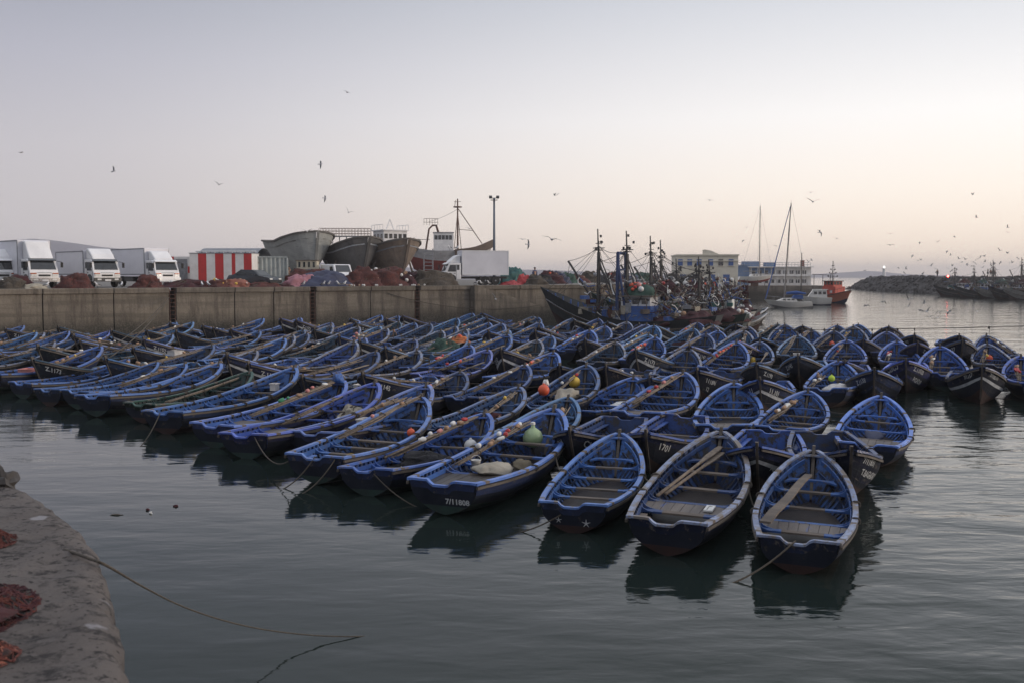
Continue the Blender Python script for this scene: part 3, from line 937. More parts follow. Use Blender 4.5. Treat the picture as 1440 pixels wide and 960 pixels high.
BOAT_TABLE = [
 ('F1',5.5,18.38,19,5.6,'A'), ('F2',3.71,19.73,20,6.31,'A'), ('F3',1.86,21.0,15,5.6,'A'), ('F4',-0.13,22.9,21,7.02,'A'), ('F5',-1.93,24.23,24,6.11,'A'), 
 ('F6',-3.6,25.8,16,6.7,'A'), ('F7',-5.73,29.24,21,7.2,'A'), ('F8',-7.08,30.76,22,6.88,'A'), ('F9',-9.28,33.36,21,7.2,'A'), 
 ('F10',-10.96,34.73,24,5.6,'A'), ('F11',-13.02,36.97,19,7.2,'A'), ('F12',-14.51,38.03,24,5.6,'A'), ('F13',-15.99,39.1,24,5.6,'A'), 
 ('F14',-18.13,41.39,24,5.6,'A'), ('F15',-20.55,43.93,15,7.2,'A'), ('M1',6.83,31.0,15,7.2,'A'), ('M2',8.5,29.75,24,5.6,'A'), 
 ('M3',9.62,26.7,23,6.16,'A'), ('M4',4.99,32.96,21,7.2,'A'), ('M5',3.22,33.49,24,6.21,'A'), ('M6',6.81,50.91,18,6.2,'A'), ('M7',9.95,46.33,21,6.5,'A'), 
 ('',4.58,49.7,18,6.2,'A'), ('M9',3.77,58.08,17,6.8,'A'), ('M10',0.7,42.48,23,6.2,'A'), ('M11',1.87,34.82,18,6.8,'A'), ('',7.32,43.88,19,6.2,'A'), 
 ('',9.98,54.49,22,6.5,'A'), ('',3.78,73.28,18,6.2,'A'), ('',8.14,65.81,22,6.5,'A'), ('',12.98,67.19,22,6.2,'A'), ('',14.59,63.2,18,6.5,'A'), 
 ('',12.65,56.74,21,6.8,'A'), ('',17.75,68.58,23,6.5,'A'), ('',15.26,53.26,18,6.8,'A'), ('',18.3,61.3,20,6.2,'A'), ('',17.51,63.86,18,6.5,'A'), 
 ('',16.98,50.49,18,6.8,'A'), ('M25',12.62,38.89,22,6.2,'A'), ('',20.63,60.55,22,6.8,'A'), ('',18.38,57.53,21,6.5,'A'), ('',20.98,55.63,22,6.8,'A'), 
 ('M29',19.31,49.42,18,6.5,'A'), ('M30',19.28,44.4,21,6.5,'A'), ('M31',21.09,40.4,20,6.2,'A'), ('',12.02,49.26,19,6.2,'A'), ('',5.33,64.87,17,6.5,'A'), 
 ('',0.62,78.5,20,6.8,'A'), ('',-3.18,75.59,20,6.5,'A'), ('',-1.72,69.23,18,6.8,'A'), ('',-3.84,83.02,18,6.5,'A'), ('',1.05,77.52,21,6.5,'A'), 
 ('',-10.67,80.34,21,6.5,'A'), ('',-4.11,59.56,22,6.2,'A'), ('',-1.57,52.57,22,6.8,'A'), ('',0.23,50.08,18,6.8,'A'), ('M46',-3.17,46.51,21,6.2,'A'), 
 ('',-3.83,55.17,18,6.2,'A'), ('',-5.42,60.57,19,6.2,'A'), ('',-5.51,43.63,17,6.8,'A'), ('',-9.61,61.96,17,6.5,'A'), ('',-12.61,71.02,21,6.5,'A'), 
 ('',-13.59,66.02,17,6.5,'A'), ('',-14.37,70.85,19,6.2,'A'), ('',-10.7,52.46,21,6.2,'A'), ('',-13.44,53.57,19,6.2,'A'), ('',-7.38,42.06,22,6.5,'A'), 
 ('',-8.8,46.85,18,6.5,'A'), ('',-17.0,59.93,21,6.2,'A'), ('',-13.21,49.9,19,6.2,'A'), ('',-23.74,67.57,19,6.5,'A'), ('',-25.23,68.64,18,6.5,'A'), 
 ('',-20.51,73.55,23,6.8,'A'), ('',-27.01,55.56,18,6.2,'A'), ('',-29.67,57.88,20,6.2,'A'), ('',-33.39,63.05,18,6.2,'A'), ('',-28.8,55.44,17,6.2,'A'), 
 ('',-23.84,46.58,21,6.2,'A'), ('',-4.03,29.38,21,6.8,'A'), ('',-22.83,56.97,200,6.4,'T'), ('',-11.22,45.11,198,6.4,'T'), ('',-9.02,41.98,203,6.4,'T'), 
 ('',-6.09,36.78,198,6.4,'T'), ('T1125',-8.21,56.49,200,6.4,'T'), ('',-6.63,53.36,202,6.4,'T'), ('',-10.14,74.03,199,6.4,'T'), 
 ('',-10.71,76.58,203,6.4,'T'), ('',-8.18,76.94,200,6.4,'T'), ('',-12.02,67.86,198,6.4,'T'), ('',-19.65,69.29,199,6.4,'T'), 
 ('',-22.08,55.99,197,6.4,'T'), ('',-31.12,66.18,200,6.4,'T'), ('T1181',-0.35,61.36,198,6.4,'T'), ('',-0.77,78.91,202,6.4,'T'), 
 ('',-1.62,81.27,202,6.4,'T'), ('',0.56,46.19,197,6.4,'T'), ('',2.45,60.83,199,6.4,'T'), ('',2.85,40.93,198,6.4,'T'), ('CHA',2.34,26.27,198,6.4,'T'), 
 ('T1701',4.13,26.39,198,6.4,'T'), ('TAD',5.46,24.19,184,6.0,'T'), ('BAGHDAD',7.16,23.49,176,6.0,'T'), ('T11',9.19,35.86,197,6.4,'T'), 
 ('T1118',8.13,39.81,203,6.4,'T'), ('',12.45,52.9,200,6.4,'T'), ('',9.5,49.51,203,6.4,'T'), ('',13.17,44.61,199,6.4,'T'), 
 ('AGADIR',17.14,42.98,202,6.4,'T'), ('TJ',18.45,39.42,201,6.4,'T'), ('',19.68,55.52,202,6.4,'T'), ('',14.25,39.05,201,6.4,'T'), 
 ('',24.28,60.67,200,6.4,'T'), ('',23.17,52.02,198,6.4,'T'), ('',-14.52,74.61,197,6.5,'T'), ('',20.05,67.83,199,6.2,'T'), ('',-5.38,75.32,21,6.2,'A'), 
 ('',-15.9,76.22,199,6.5,'T'), ('',5.89,76.28,203,6.2,'T'), ('',-16.08,47.12,17,6.2,'A'), ('',15.61,68.73,197,6.2,'T'), ('',5.45,72.29,21,6.5,'A'), 
 ('',-7.59,82.78,199,6.5,'T'), ('',-1.58,62.46,24,6.5,'A'), ('',21.29,65.6,21,6.2,'A'), ('',10.2,60.07,24,6.5,'A'), ('',-15.59,43.48,202,6.2,'T'), 
 ('',1.09,55.27,24,6.2,'A'), ('',10.17,73.13,203,6.2,'T'), ('',-11.3,63.2,19,6.2,'A'), ('',-6.74,66.31,18,6.5,'A'), ('',-17.12,50.58,199,6.2,'T'), 
 ('',-8.96,59.39,22,6.2,'A'), ('',-0.58,36.84,22,6.2,'A'), ('',4.88,55.71,199,6.5,'T'), ('',-1.66,88.65,198,6.2,'T'), ('',-20.76,48.8,200,6.5,'T'), 
 ('',-13.33,44.44,20,6.2,'A'), ('',-16.34,64.51,201,6.2,'T'), ('',-12.14,81.38,21,6.2,'A'), ('',12.95,71.77,17,6.2,'A'), ('',-1.47,56.55,23,6.2,'A'), 
 ('',-6.3,49.63,20,6.2,'A'), ('',-2.38,43.95,23,6.2,'A'), ('',-17.7,76.05,19,6.2,'A'), ('',-20.72,54.41,20,6.2,'A'), ('',7.58,71.8,18,6.2,'A'), 
 ('',8.17,62.02,21,6.2,'A'), ('',-14.24,60.33,17,6.2,'A'), ('',-4.98,65.77,20,6.2,'A'), ('',-9.24,69.87,20,6.2,'A'), ('',1.02,70.24,18,6.2,'A'), 
 ('',-9.17,51.5,22,6.2,'A'), ('',2.76,65.92,201,6.2,'T'), ('',-2.76,71.57,18,6.2,'A'), ('',-4.04,37.06,201,6.2,'T'), ('',2.35,75.89,203,6.2,'T'), 
 ('',4.47,40.06,201,6.2,'T'), ('',-17.71,53.66,202,6.2,'T'), ('',-7.95,68.29,19,6.2,'A'), ('',-4.69,86.31,19,6.2,'A'), ('',-4.89,48.64,199,6.2,'T'), 
 ('',6.83,55.6,22,6.2,'A'), ('',23.79,68.19,17,5.6,'A'), ('',-22.48,61.58,203,6.2,'T'), ('',26.54,59.6,198,6.2,'T'), ('',-30.46,62.35,21,6.2,'A'), 
 ('',-26.21,60.64,197,5.6,'T'), ('',-28.06,66.56,199,6.2,'T'), ('',-19.05,62.1,200,6.2,'T'), ('',-18.49,67.41,200,5.6,'T'), ('',26.12,53.65,17,6.2,'A'), 
 ('',24.95,66.03,198,6.2,'T'), ('',-25.38,52.63,22,6.2,'A'), ('',-0.98,30.19,22,6.2,'A'), ('',23.29,48.05,21,5.6,'A'), ('',-24.72,49.66,197,5.6,'T'), 
 ('',10.75,42.08,200,5.6,'T'), ('',21.6,52.82,202,5.6,'T'), ('',-22.83,72.47,201,6.2,'T'), ('',-22.4,65.81,197,5.6,'T'), ('',15.04,72.76,201,5.6,'T'), 
 ('',14.96,58.2,202,5.6,'T'), ('',-27.54,63.18,20,5.6,'A'), ('',-18.85,43.95,198,6.2,'T'), ('',6.71,46.43,203,6.2,'T'), ('',-2.71,36.01,17,5.6,'A'), 
 ('',12.08,60.3,19,5.6,'A'), ('',-24.53,60.39,199,6.2,'T'), ('',10.49,68.91,198,6.2,'T'), ('',-13.44,57.77,22,5.6,'A'), ('',5.75,37.81,198,5.6,'T'), 
 ('',7.86,75.79,200,5.6,'T'), ('',0.77,28.14,22,5.6,'A'), ('',14.9,43.94,202,5.6,'T'), 
]
# named boats: kind, tint, label
SPEC = {
 'F1': ('worn', (.85,.85,.80), 'weathered rowboat with a long slanting plank inside, rightmost of the front row'),
 'F2': ('worn', (.50,.50,.50), 'dull navy rowboat with grey stern platform, second from right in the front row'),
 'F3': ('open', (1.15,1.15,1.05), 'bright blue open rowboat with two white stars painted on its dark transom'),
 'F4': ('longdeck', (1.1,1.1,1.1), 'blue rowboat with a numbered green-bottomed transom and a green demijohn in the bow'),
 'F5': ('open2', (.80,.85,.95), 'shabby blue rowboat carrying a dark net heap, stern crusted green and brown'),
 'F6': ('open2', (1.2,1.15,1.05), 'light blue rowboat with a yellow bucket at the stern and a green-bottomed transom'),
 'F7': ('deck', (.85,.72,1.0), 'purplish blue rowboat with tan stern platform and a white bucket lying in it'),
 'F8': ('deck', (1.35,1.15,1.15), 'pale violet-blue rowboat with a green float on its poles, left of the purplish'),
 'F9': ('open', (.9,1.0,.95), 'dark-sided blue rowboat with a small white box in the bow, in the front row'),
 'F10': ('deck2', (.22,.40,.12), 'dark green rowboat in the front row, only green one of the row'),
 'F11': ('low', (1.0,1.05,1.0), 'blue rowboat next left of the dark green one, with a pale stern board'),
 'F12': ('open2', (.85,.95,.9), 'blue rowboat second to the left of the dark green one in the front row'),
 'F13': ('open', (.75,.85,.8), 'blue rowboat third to the left of the dark green one in the front row'),
 'F14': ('low', (.85,.95,.95), 'blue rowboat fourth to the left of the dark green one in the front row'),
 'F15': ('open2', (.75,.8,.85), 'blue rowboat at the left frame edge carrying an orange-red tray'),
 'M1': ('low', (1.15,1.15,1.1), 'bright blue rowboat with grey stern platform, directly behind the dull navy front-row boat'),
 'M2': ('open2', (1.0,1.0,1.0), 'blue rowboat with poles along its port side, left of the empty bright one'),
 'M3': ('deck2', (1.3,1.3,1.35), 'empty bright blue rowboat at the right edge of the fleet beside open water'),
 'M4': ('deck', (1.0,1.0,1.0), 'blue rowboat with brown poles laid to its bow, behind the starred front-row boat'),
 'M5': ('deck', (.9,.95,1.0), 'blue rowboat with a white rope coil amidships, behind the green demijohn boat'),
 'M11': ('open', (.6,.65,.6), 'drab rowboat holding a beige canvas sack and a yellow buoy'),
 'M10': ('deck2', (1.15,1.15,1.15), 'bright blue rowboat with tan platform and a small yellow float'),
 'M6': ('deck', (1.0,1.0,1.0), 'blue rowboat with a bundle of white and orange floats on its port rail'),
 'M7': ('open', (1.0,1.0,1.0), 'blue rowboat with red floats on poles slanting across its port side'),
 'M9': ('open2', (1.2,1.2,1.2), 'bright blue rowboat with a wide pale bow bench under the trawler bow'),
 'M25': ('deck2', (1.1,1.1,1.1), 'blue rowboat heaped with pale bags and a lime float'),
 'M29': ('open', (.9,.9,1.0), 'blue rowboat with red and white floats, just behind the twin dark painted bows'),
 'M30': ('open2', (.8,.85,1.0), 'blue rowboat with poles inside, between the two dark painted bows'),
 'M31': ('open', (.6,.65,.9), 'dark blue rowboat alone at the right frame edge with red cloth inside'),
 'M46': ('open2', (1.1,1.1,1.1), 'blue rowboat with two red floats on its port rail'),
 'BAGHDAD': ('bands', (.35,.35,.35), 'black rowboat facing the camera with BAGHDAD brushed in white on its bow'),
 'AGADIR': ('bands', (1.0,.9,1.3), 'black rowboat with violet bands and white lettering, facing the camera on the right'),
 'TJ': ('white', (.4,.4,.4), 'black rowboat with grey stripes on its bow, rightmost one facing the camera'),
 'CHA': ('open', (.4,.42,.45), 'black rowboat with CHA on its bow, wedged behind the green demijohn boat'),
 'T1701': ('open', (.5,.55,.7), 'black-bowed rowboat numbered 1701, facing the camera behind the starred boat'),
 'TAD': ('white', (.6,.7,.9), 'navy rowboat with pale rail facing the camera, behind the rightmost two front boats'),
 'T11': ('white', (.8,.9,1.0), 'blue-black rowboat with white stripes and number 11.101 facing the camera'),
 'T1118': ('open', (.4,.45,.5), 'black rowboat numbered 1118 facing the camera left of the bright empty boat'),
 'T1125': ('bands', (1.0,1.0,1.0), 'blue rowboat facing the camera with Z.1125 painted on its bow'),
 'T1181': ('bands', (.9,.95,1.0), 'dark blue rowboat facing the camera with Z.1181 painted on its bow'),
}
ANCH = [(-10,'left frame edge'),(60,'high-roofed first truck'),(147,'second truck'),(225,'third truck'),(310,'red-striped kiosk'),(360,'dark parked car'),
 (405,'corrugated container'),(437,'grey hull'),(500,'middle brown hull'),(560,'hull with wheelhouse'),(610,'metal scaffold stair'),(655,'box truck'),(696,'tall lamp post'),(735,'teal tarp'),
 (790,'trawler bow'),(825,'black trawler mast'),(868,'blue trawler gantry'),(905,'third trawler mast'),(945,'fourth trawler mast'),(990,'cream building'),(1030,'maroon net stack'),
 (1068,'left yacht mast'),(1103,'right yacht mast'),(1142,'white motorboat'),(1174,'orange pilot boat'),(1212,'breakwater tip'),(1243,'harbour light'),(1333,'red harbour beacon'),(1400,'moored grey trawlers')]
ORD = ['first','second','third','fourth','fifth','sixth','seventh','eighth','ninth','tenth','eleventh','twelfth','thirteenth','fourteenth','fifteenth','sixteenth','seventeenth','eighteenth','nineteenth','twentieth']
random.seed(77)
FIX = {'BAGHDAD': (.40, -.35), 'M3': (.42, .7)}
AZF = {'BAGHDAD': 191}
for t, x, y, az, L, k in BOAT_TABLE:
    if t in FIX: x += FIX[t][0]; y += FIX[t][1]
    az = AZF.get(t, az)
    if t == 'TAD': x, y, az = 6.1, 23.85, 197
    if t in SPEC: kind, colr, lab = SPEC[t]
    else:
        kind = random.choice(['open', 'open2', 'deck', 'deck2', 'low', 'open', 'longdeck', 'worn', 'worn2']) if k == 'A' else random.choice(['white', 'bands', 'open', 'open2', 'white'])
        g = random.uniform(.6, 1.25); colr = (g*random.uniform(.85, 1.5), g*random.uniform(.9, 1.2), g*random.uniform(.75, 1.0)); lab = None
        q = random.random()
        if q < .07: colr = (.45, .5, .30)
        elif q < .13: colr = (.55, .5, .45)
    if not t: az += random.uniform(-2, 2)
    b = place_boat(t, kind, x, y, az, L, colr, lab, heel=R(random.uniform(-2.2, 2.2)), trim=R(random.uniform(-1.2, .8)), draft=random.uniform(-.03, .04)+(.10 if t == 'BAGHDAD' else 0))
    b['dir'] = k
# labels of the rest: what stands above them on the quay, and how many bows down from the top
cols = {}
for b in BLIST:
    px, py = b['bow']
    a = min(ANCH, key=lambda q: abs(q[0]-px))
    cols.setdefault(a[1], []).append(b)
for nm, L_ in cols.items():
    L_.sort(key=lambda b: b['bow'][1])
    for i, b in enumerate(L_):
        b['loc'] = 'under the %s, %s bow down' % (nm, ORD[i])
        if 'label' not in b['e']:
            b['e']['label'] = '%s rowboat %s' % (('blue' if b['dir'] == 'A' else 'dark-bowed') if sum(b['e'].children[0].color[:3]) > 1.6 else 'drab', b['loc'])
        b['nick'] = {True: b['loc']}.get(True)
# lettering ---------------------------------------------------------------
def bowtext(key, l1, l2, s1=.20, z1=-.22, z2=-.52, sides=(1, -1), t0=.955, l1b=None, l2b=None):
    b = BOATS[key]
    for sd in sides:
        a1 = l1 if sd > 0 or l1b is None else l1b; a2 = l2 if sd > 0 or l2b is None else l2b
        if a1: lettering(b, a1, sd, t0, z1, s1)
        if a2: lettering(b, a2, sd, t0-.015, z2, s1)
bowtext('BAGHDAD', '7/11831', 'T.BAGHDAD', .20, -.24, -.50, l1b='7/11839', l2b='BAGHDAD')
bowtext('CHA', 'CHA', None, .26, -.36)
bowtext('T1701', '1701', None, .24, -.36, l1b='1701')
bowtext('TAD', None, 'AD', .18, -.2, -.5)
bowtext('T11', '11.101', None, .22, -.34, l1b='11')
bowtext('T1118', '1118N', '12', .20, -.34, -.62)
bowtext('T1125', 'Z.1125', None, .24, -.34)
bowtext('T1181', 'Z.1181', None, .24, -.34)
bowtext('TJ', '7/105.11', None, .17, -.24, l1b='7/1157')
lettering(BOATS['AGADIR'], 'Z.11030', 1, .955, -.28, .22); lettering(BOATS['AGADIR'], 'AGADIR', 1, .935, -.62, .22)
arab1 = [[(0,.6),(.3,.35),(.7,.35),(.9,.6)], [(.45,.1),(.5,.12)], [(1.1,.9),(1.1,.35)], [(1.35,.35),(1.7,.35),(1.9,.75),(1.6,.7),(1.55,.4)], [(2.2,.9),(2.15,.35),(2.6,.35),(2.75,.6)], [(3.0,.35),(3.3,.35),(3.35,.7)]]
arab2 = [[(0,.3),(.1,.0),(.5,-.05),(.6,.35),(.9,.35),(1.0,.6)], [(1.2,.35),(1.5,.35),(1.5,.75),(1.25,.6)], [(1.75,.95),(1.8,.35)], [(.5,.7),(.55,.72)]]
lettering(BOATS['AGADIR'], '', -1, .955, -.28, .24, stroke=arab1); lettering(BOATS['AGADIR'], '', -1, .93, -.66, .28, stroke=arab2)
transom_text(BOATS['F4'], '7/11808', -.04, .20, .15)
transom_star(BOATS['F3'], .30, .26, .07); transom_star(BOATS['F3'], -.26, .22, .09)
rn = random.Random(3)
for b in BLIST:                                    # the other bows that face the camera carry a number too
    if b['dir'] == 'T' and not b['key'] and pix(b['e'].location)[1] > 455 and b['y'] < 75:
        lettering(b, 'Z.%d' % rn.choice([1173, 1127, 1145, 1190, 1152, 1138]), rn.choice((1, -1)), .95, -.33, .22)

# ------------------------------------------------------------------ cargo
FL = {'w': white_pl, 'o': orange_pl, 'r': red_pl, 'y': yellow_pl, 'c': cork_m, 'g': green_pl, 'p': pink_pl}
def frame_mat(x): # x axis -> matrix
    x = x.normalized(); z = Vector((0,0,1)); y = z.cross(x).normalized(); z = x.cross(y)
    return Matrix((x, y, z)).transposed()
def pole_bundle(b, t0=.28, y0=.5, t1=.86, y1=.22, dz0=.05, dz1=.05, floats='wc', n=7, label=None, seed=0, thick=.022, cloth=False):
    r = random.Random(seed*13+5)
    p0 = bw(b, t0, y0, dz0); p1 = bw(b, t1, y1, dz1)
    L = (p1-p0).length; Mx = frame_mat(p1-p0)
    e = bpy.data.objects.new('pole_bundle', None); col.objects.link(e)
    e.matrix_world = Matrix.Translation(p0) @ Mx.to_4x4()
    fc = {'w': 'white', 'o': 'orange', 'r': 'red', 'y': 'yellow', 'c': 'tan', 'g': 'green', 'p': 'pink'}
    tag(e, label or ('pole bundle with %s floats in boat %s' % (fc[max(set(floats), key=floats.count)], b['loc']) if floats else 'bare pole bundle in boat '+b['loc']), 'pole bundle', 'pole bundles lying in the rowboats')
    m = MB()
    for i in range(n):
        a = Vector((r.uniform(-.25, .1), r.gauss(0, .055), abs(r.gauss(0, .035)))); c = Vector((L+r.uniform(-.5, .25), r.gauss(0, .06), abs(r.gauss(0, .04))+.02))
        mid = (a+c)/2+Vector((0, r.gauss(0, .03), r.uniform(-.04, .02)))
        m.tube([a, mid, c], [thick*r.uniform(.6, 1.1)]*3, 6)
    m.obj('pole', [pole_m], e, smooth=True)
    for k in range(3):
        m = MB(); x = L*(.2+.3*k); m.tube([(x, math.cos(a)*.10, .03+math.sin(a)*.07) for a in [2*math.pi*q/10 for q in range(11)]], .012, 5)
        m.obj('lashing', rope_dk, e)
    nf = len(floats)
    for i, ch in enumerate(floats):
        x = L*lerp(.25, .9, (i+.5)/nf)+r.uniform(-.1, .1); q = Vector((x, r.gauss(0, .07), .09+r.uniform(0, .05)))
        m = MB(); rr = r.uniform(.045, .065); ln = r.uniform(.06, .11)
        rot = rotz(r.uniform(-.6, .6)) @ roty(math.pi/2+r.uniform(-.3, .3))
        m.lathe([(rr*.35, -ln), (rr*.9, -ln*.85), (rr, -ln*.3), (rr, ln*.3), (rr*.9, ln*.85), (rr*.35, ln)], 9, 0, q, rot)
        m.obj('float', FL[ch], e, smooth=True)
    if cloth:
        m = MB(); m.blob((L*.55, .05, .1), (.22, .08, .07), seed, .5, 12, 6); m.obj('flag', FL[cloth], e)
    return e
def oar(b, t0, y0, t1, y1, dz0, dz1, label, w=.075):
    p0 = bw(b, t0, y0, dz0); p1 = bw(b, t1, y1, dz1); L = (p1-p0).length
    e = bpy.data.objects.new('oar', None); col.objects.link(e); e.matrix_world = Matrix.Translation(p0) @ frame_mat(p1-p0).to_4x4()
    tag(e, label, 'oar', 'oars lying in the rowboats')
    m = MB(); m.tube([(0,0,0), (L*.65,0,.0)], [.034, .03], 8); m.obj('shaft', pole_m, e, smooth=True)
    m = MB(); rows = []
    for x, ww in ((.62,.03), (.68,.045), (.78,w), (.95,w), (1,w*.7)): rows.append([(L*x,-ww,-.012), (L*x,ww,-.012), (L*x,ww,.014), (L*x,-ww,.014)])
    ids = m.grid(rows, closed=True); m.face(ids[0]); m.face(ids[-1][::-1]); m.obj('blade', pole_m, e)
def plank(b, t0, y0, t1, y1, dz0, dz1, w, label, m_=None):
    p0 = bw(b, t0, y0, dz0); p1 = bw(b, t1, y1, dz1); L = (p1-p0).length
    m = MB(); rows = []
    for k in range(7):
        x = L*k/6; ww = w*(1-.25*k/6)/2; z = .02*math.sin(k*1.7)
        rows.append([(x,-ww,z), (x,ww,z), (x,ww,z+.04), (x,-ww,z+.04)])
    ids = m.grid(rows, closed=True); m.face(ids[0]); m.face(ids[-1][::-1])
    o = m.obj('plank', m_ or wood_worn); o.matrix_world = Matrix.Translation(p0) @ frame_mat(p1-p0).to_4x4()
    return tag(o, label, 'plank')
def heap(p, rad, m_, name, label, cat, seed=0, floats='', group=None, strands=True, rough=.35, flat=.15, rz=0, parent_smooth=True):
    e = empty(name, p, rz, label, cat, group)
    m = MB()
    rl = random.Random(seed*7+1)
    lobes = [(0, 0, 1.0, 1.0)]+[(rl.uniform(-.5, .5), rl.uniform(-.45, .25), rl.uniform(.42, .68), rl.uniform(.45, .92)) for _ in range(5)]
    for li, (ox, oy, ls, lh) in enumerate(lobes):
        nu, nv = (44, 15) if li == 0 else (26, 9); rows = []
        for i in range(nv+1):
            f = i/nv; row = []
            for j in range(nu):
                ph = 2*math.pi*j/nu
                d = Vector((math.cos(ph), math.sin(ph), 0))
                q3 = Vector((d.x*1.2*(1.2-f)+seed*3+li*5, d.y*1.2*(1.2-f), f*1.6))
                fold = noise.fractal(q3, .8, 2.1, 5)*rough
                crease = .07*math.sin(ph*(7+li)+seed+5*noise.noise(Vector((d.x, d.y, f*2+seed))))*(1-f)
                r_ = (math.sin(min(1, 1-f)*math.pi/2)**.62)*(1+fold*.9+crease)*(1+.28*(1-f)**6)
                z = (1-(1-f)**1.6)*(1+fold*.9) + .16*noise.fractal(Vector((d.x*3*(1-f)+li, d.y*3*(1-f), seed)), .7, 2, 3)*min(1, f*4)
                row.append((ox*rad[0]+d.x*rad[0]*r_*ls, oy*rad[1]+d.y*rad[1]*r_*ls, max(-.02, z*rad[2]*lh-.02*(i == 0))))
            rows.append(row)
        m.grid(rows, closed=True)
    m.obj('folds', m_, e, smooth=parent_smooth)
    r = random.Random(seed+50)
    if strands:
        m = MB()
        for k in range(9):
            a = r.uniform(0, 6.28); pts = []
            for q in range(9):
                f = q/8; aa = a+1.2*f*r.uniform(.6, 1.2); rr = lerp(1.1, .2, f)
                pts.append((math.cos(aa)*rad[0]*rr, math.sin(aa)*rad[1]*rr, rad[2]*(1-rr*rr*.8)*1.04+.02))
            m.tube(pts, .018*max(rad[0], .6)/.8, 4)
        m.obj('rope', rope_m, e)
    for i, ch in enumerate(floats):
        a = r.uniform(0, 6.28); rr = r.uniform(.3, 1.0)
        zz = rad[2]*(1-rr*rr*.85)
        m = MB(); s_ = r.uniform(.07, .12)*(1 if rad[0] < 1.2 else 1.4)
        rot = rotz(r.uniform(0, 3)) @ roty(1.3)
        m.lathe([(s_*.3, -s_), (s_*.9, -s_*.7), (s_, 0), (s_*.9, s_*.7), (s_*.3, s_)], 8, 0, (math.cos(a)*rad[0]*rr, math.sin(a)*rad[1]*rr, zz+s_*.5), rot)
        m.obj('float', FL[ch], e, smooth=True)
    return e
def bucket(p, m_, label, lying=False, r_=.13, rz=0.0):
    m = MB(); rot = rotz(rz) @ (roty(1.45) if lying else roty(0.0))
    m.lathe([(r_*.8, 0), (r_*1.0, r_*2.0), (r_*1.06, r_*2.02), (r_*1.06, r_*2.12), (r_*.98, r_*2.12), (r_*.9, r_*1.9), (r_*.72, .02)], 16, 0, (0,0,0), rot)
    m.tube([rot @ Vector((r_*1.05*math.cos(a), r_*1.05*math.sin(a)*.3+r_*.2, r_*2.05+r_*.9*math.sin(a))) for a in [math.pi*k/8 for k in range(9)]], .006, 5)
    o = m.obj('bucket', m_, smooth=True, loc=p); return tag(o, label, 'bucket')
def jug(p, m_, label, r_=.14, rz=0, cat='jerrycan', name='jerrycan'):
    m = MB(); m.lathe([(r_*.9, 0), (r_, .02), (r_, r_*2.0), (r_*.85, r_*2.3), (r_*.3, r_*2.6), (r_*.3, r_*2.9), (r_*.2, r_*2.92)], 12)
    m.tube([(r_*.25,0,r_*2.7), (r_*.75,0,r_*2.75), (r_*.85,0,r_*2.2)], r_*.13, 6)
    o = m.obj(name, m_, smooth=True, loc=p, rot=(0, 0, rz)); return tag(o, label, cat)
def demijohn(p):
    e = empty('demijohn', p, .4, 'large pale green demijohn in the bow of the numbered front-row boat', 'demijohn')
    m = MB(); m.lathe([(.10,0), (.19,.05), (.25,.18), (.255,.28), (.20,.40), (.10,.47), (.055,.50), (.05,.58)], 18)
    m.obj('bottle', mat('pale_green_glass', (.30,.40,.22), (.24,.33,.18), 3, .3), e, smooth=True)
    m = MB(); m.lathe([(.06,.57), (.06,.63), (.03,.64)], 10); m.obj('stopper', white_pl, e)
def ball(p, r_, m_, label, cat='buoy', name='buoy'):
    m = MB(); m.lathe([(.02, -r_)]+[(r_*math.cos(a), r_*math.sin(a)) for a in [R(-75+15*k) for k in range(11)]]+[(r_*.18, r_*1.03), (r_*.18, r_*1.2), (.02, r_*1.22)], 14)
    o = m.obj(name, m_, smooth=True, loc=p); return tag(o, label, cat)
def crate(p, rz, d, m_, label, name='crate', cat='crate'):
    e = empty(name, p, rz, label, cat)
    m = MB(); w, l, h = d; t = .03
    m.box((0,0,t/2), (w, l, t)); 
    for sx in (-1, 1): m.box((sx*(w/2-t/2), 0, h/2+t/2), (t, l, h-t)); m.box((0, sx*(l/2-t/2), h/2+t/2+.001), (w-2*t-.002, t, h-t))
    for sx in (-1, 1): m.box((sx*w/2, 0, h+.002), (t*1.6, l+.05, .03)); m.box((0, sx*l/2, h+.004), (w, t*1.6, .03))
    m.obj('tray', m_, e)
    return e
def sackcloth(p, rad, label, m_=None, rz=0, seed=1, name='sack', cat='sack'):
    m = MB(); rows = []
    for i in range(19):
        f = i/18; row = []
        for j in range(20):
            a = 2*math.pi*j/20; prof = math.sin(math.pi*min(1, f*1.0))**.5
            k = 1+.25*noise.fractal(Vector((f*3, math.cos(a), math.sin(a)+seed)), .6, 2, 4)+.05*math.sin(a*5+f*9)
            row.append((lerp(-rad[0], rad[0], f), math.cos(a)*rad[1]*prof*k, max(0, (.55+math.sin(a)*.55)*rad[2]*prof*k)))
        rows.append(row)
    m.grid(rows, closed=True)
    o = m.obj(name, m_ or canvas, smooth=True, loc=p, rot=(0, 0, rz)); return tag(o, label, cat)

B_ = BOATS
bz = lambda b: b['e'].rotation_euler.z
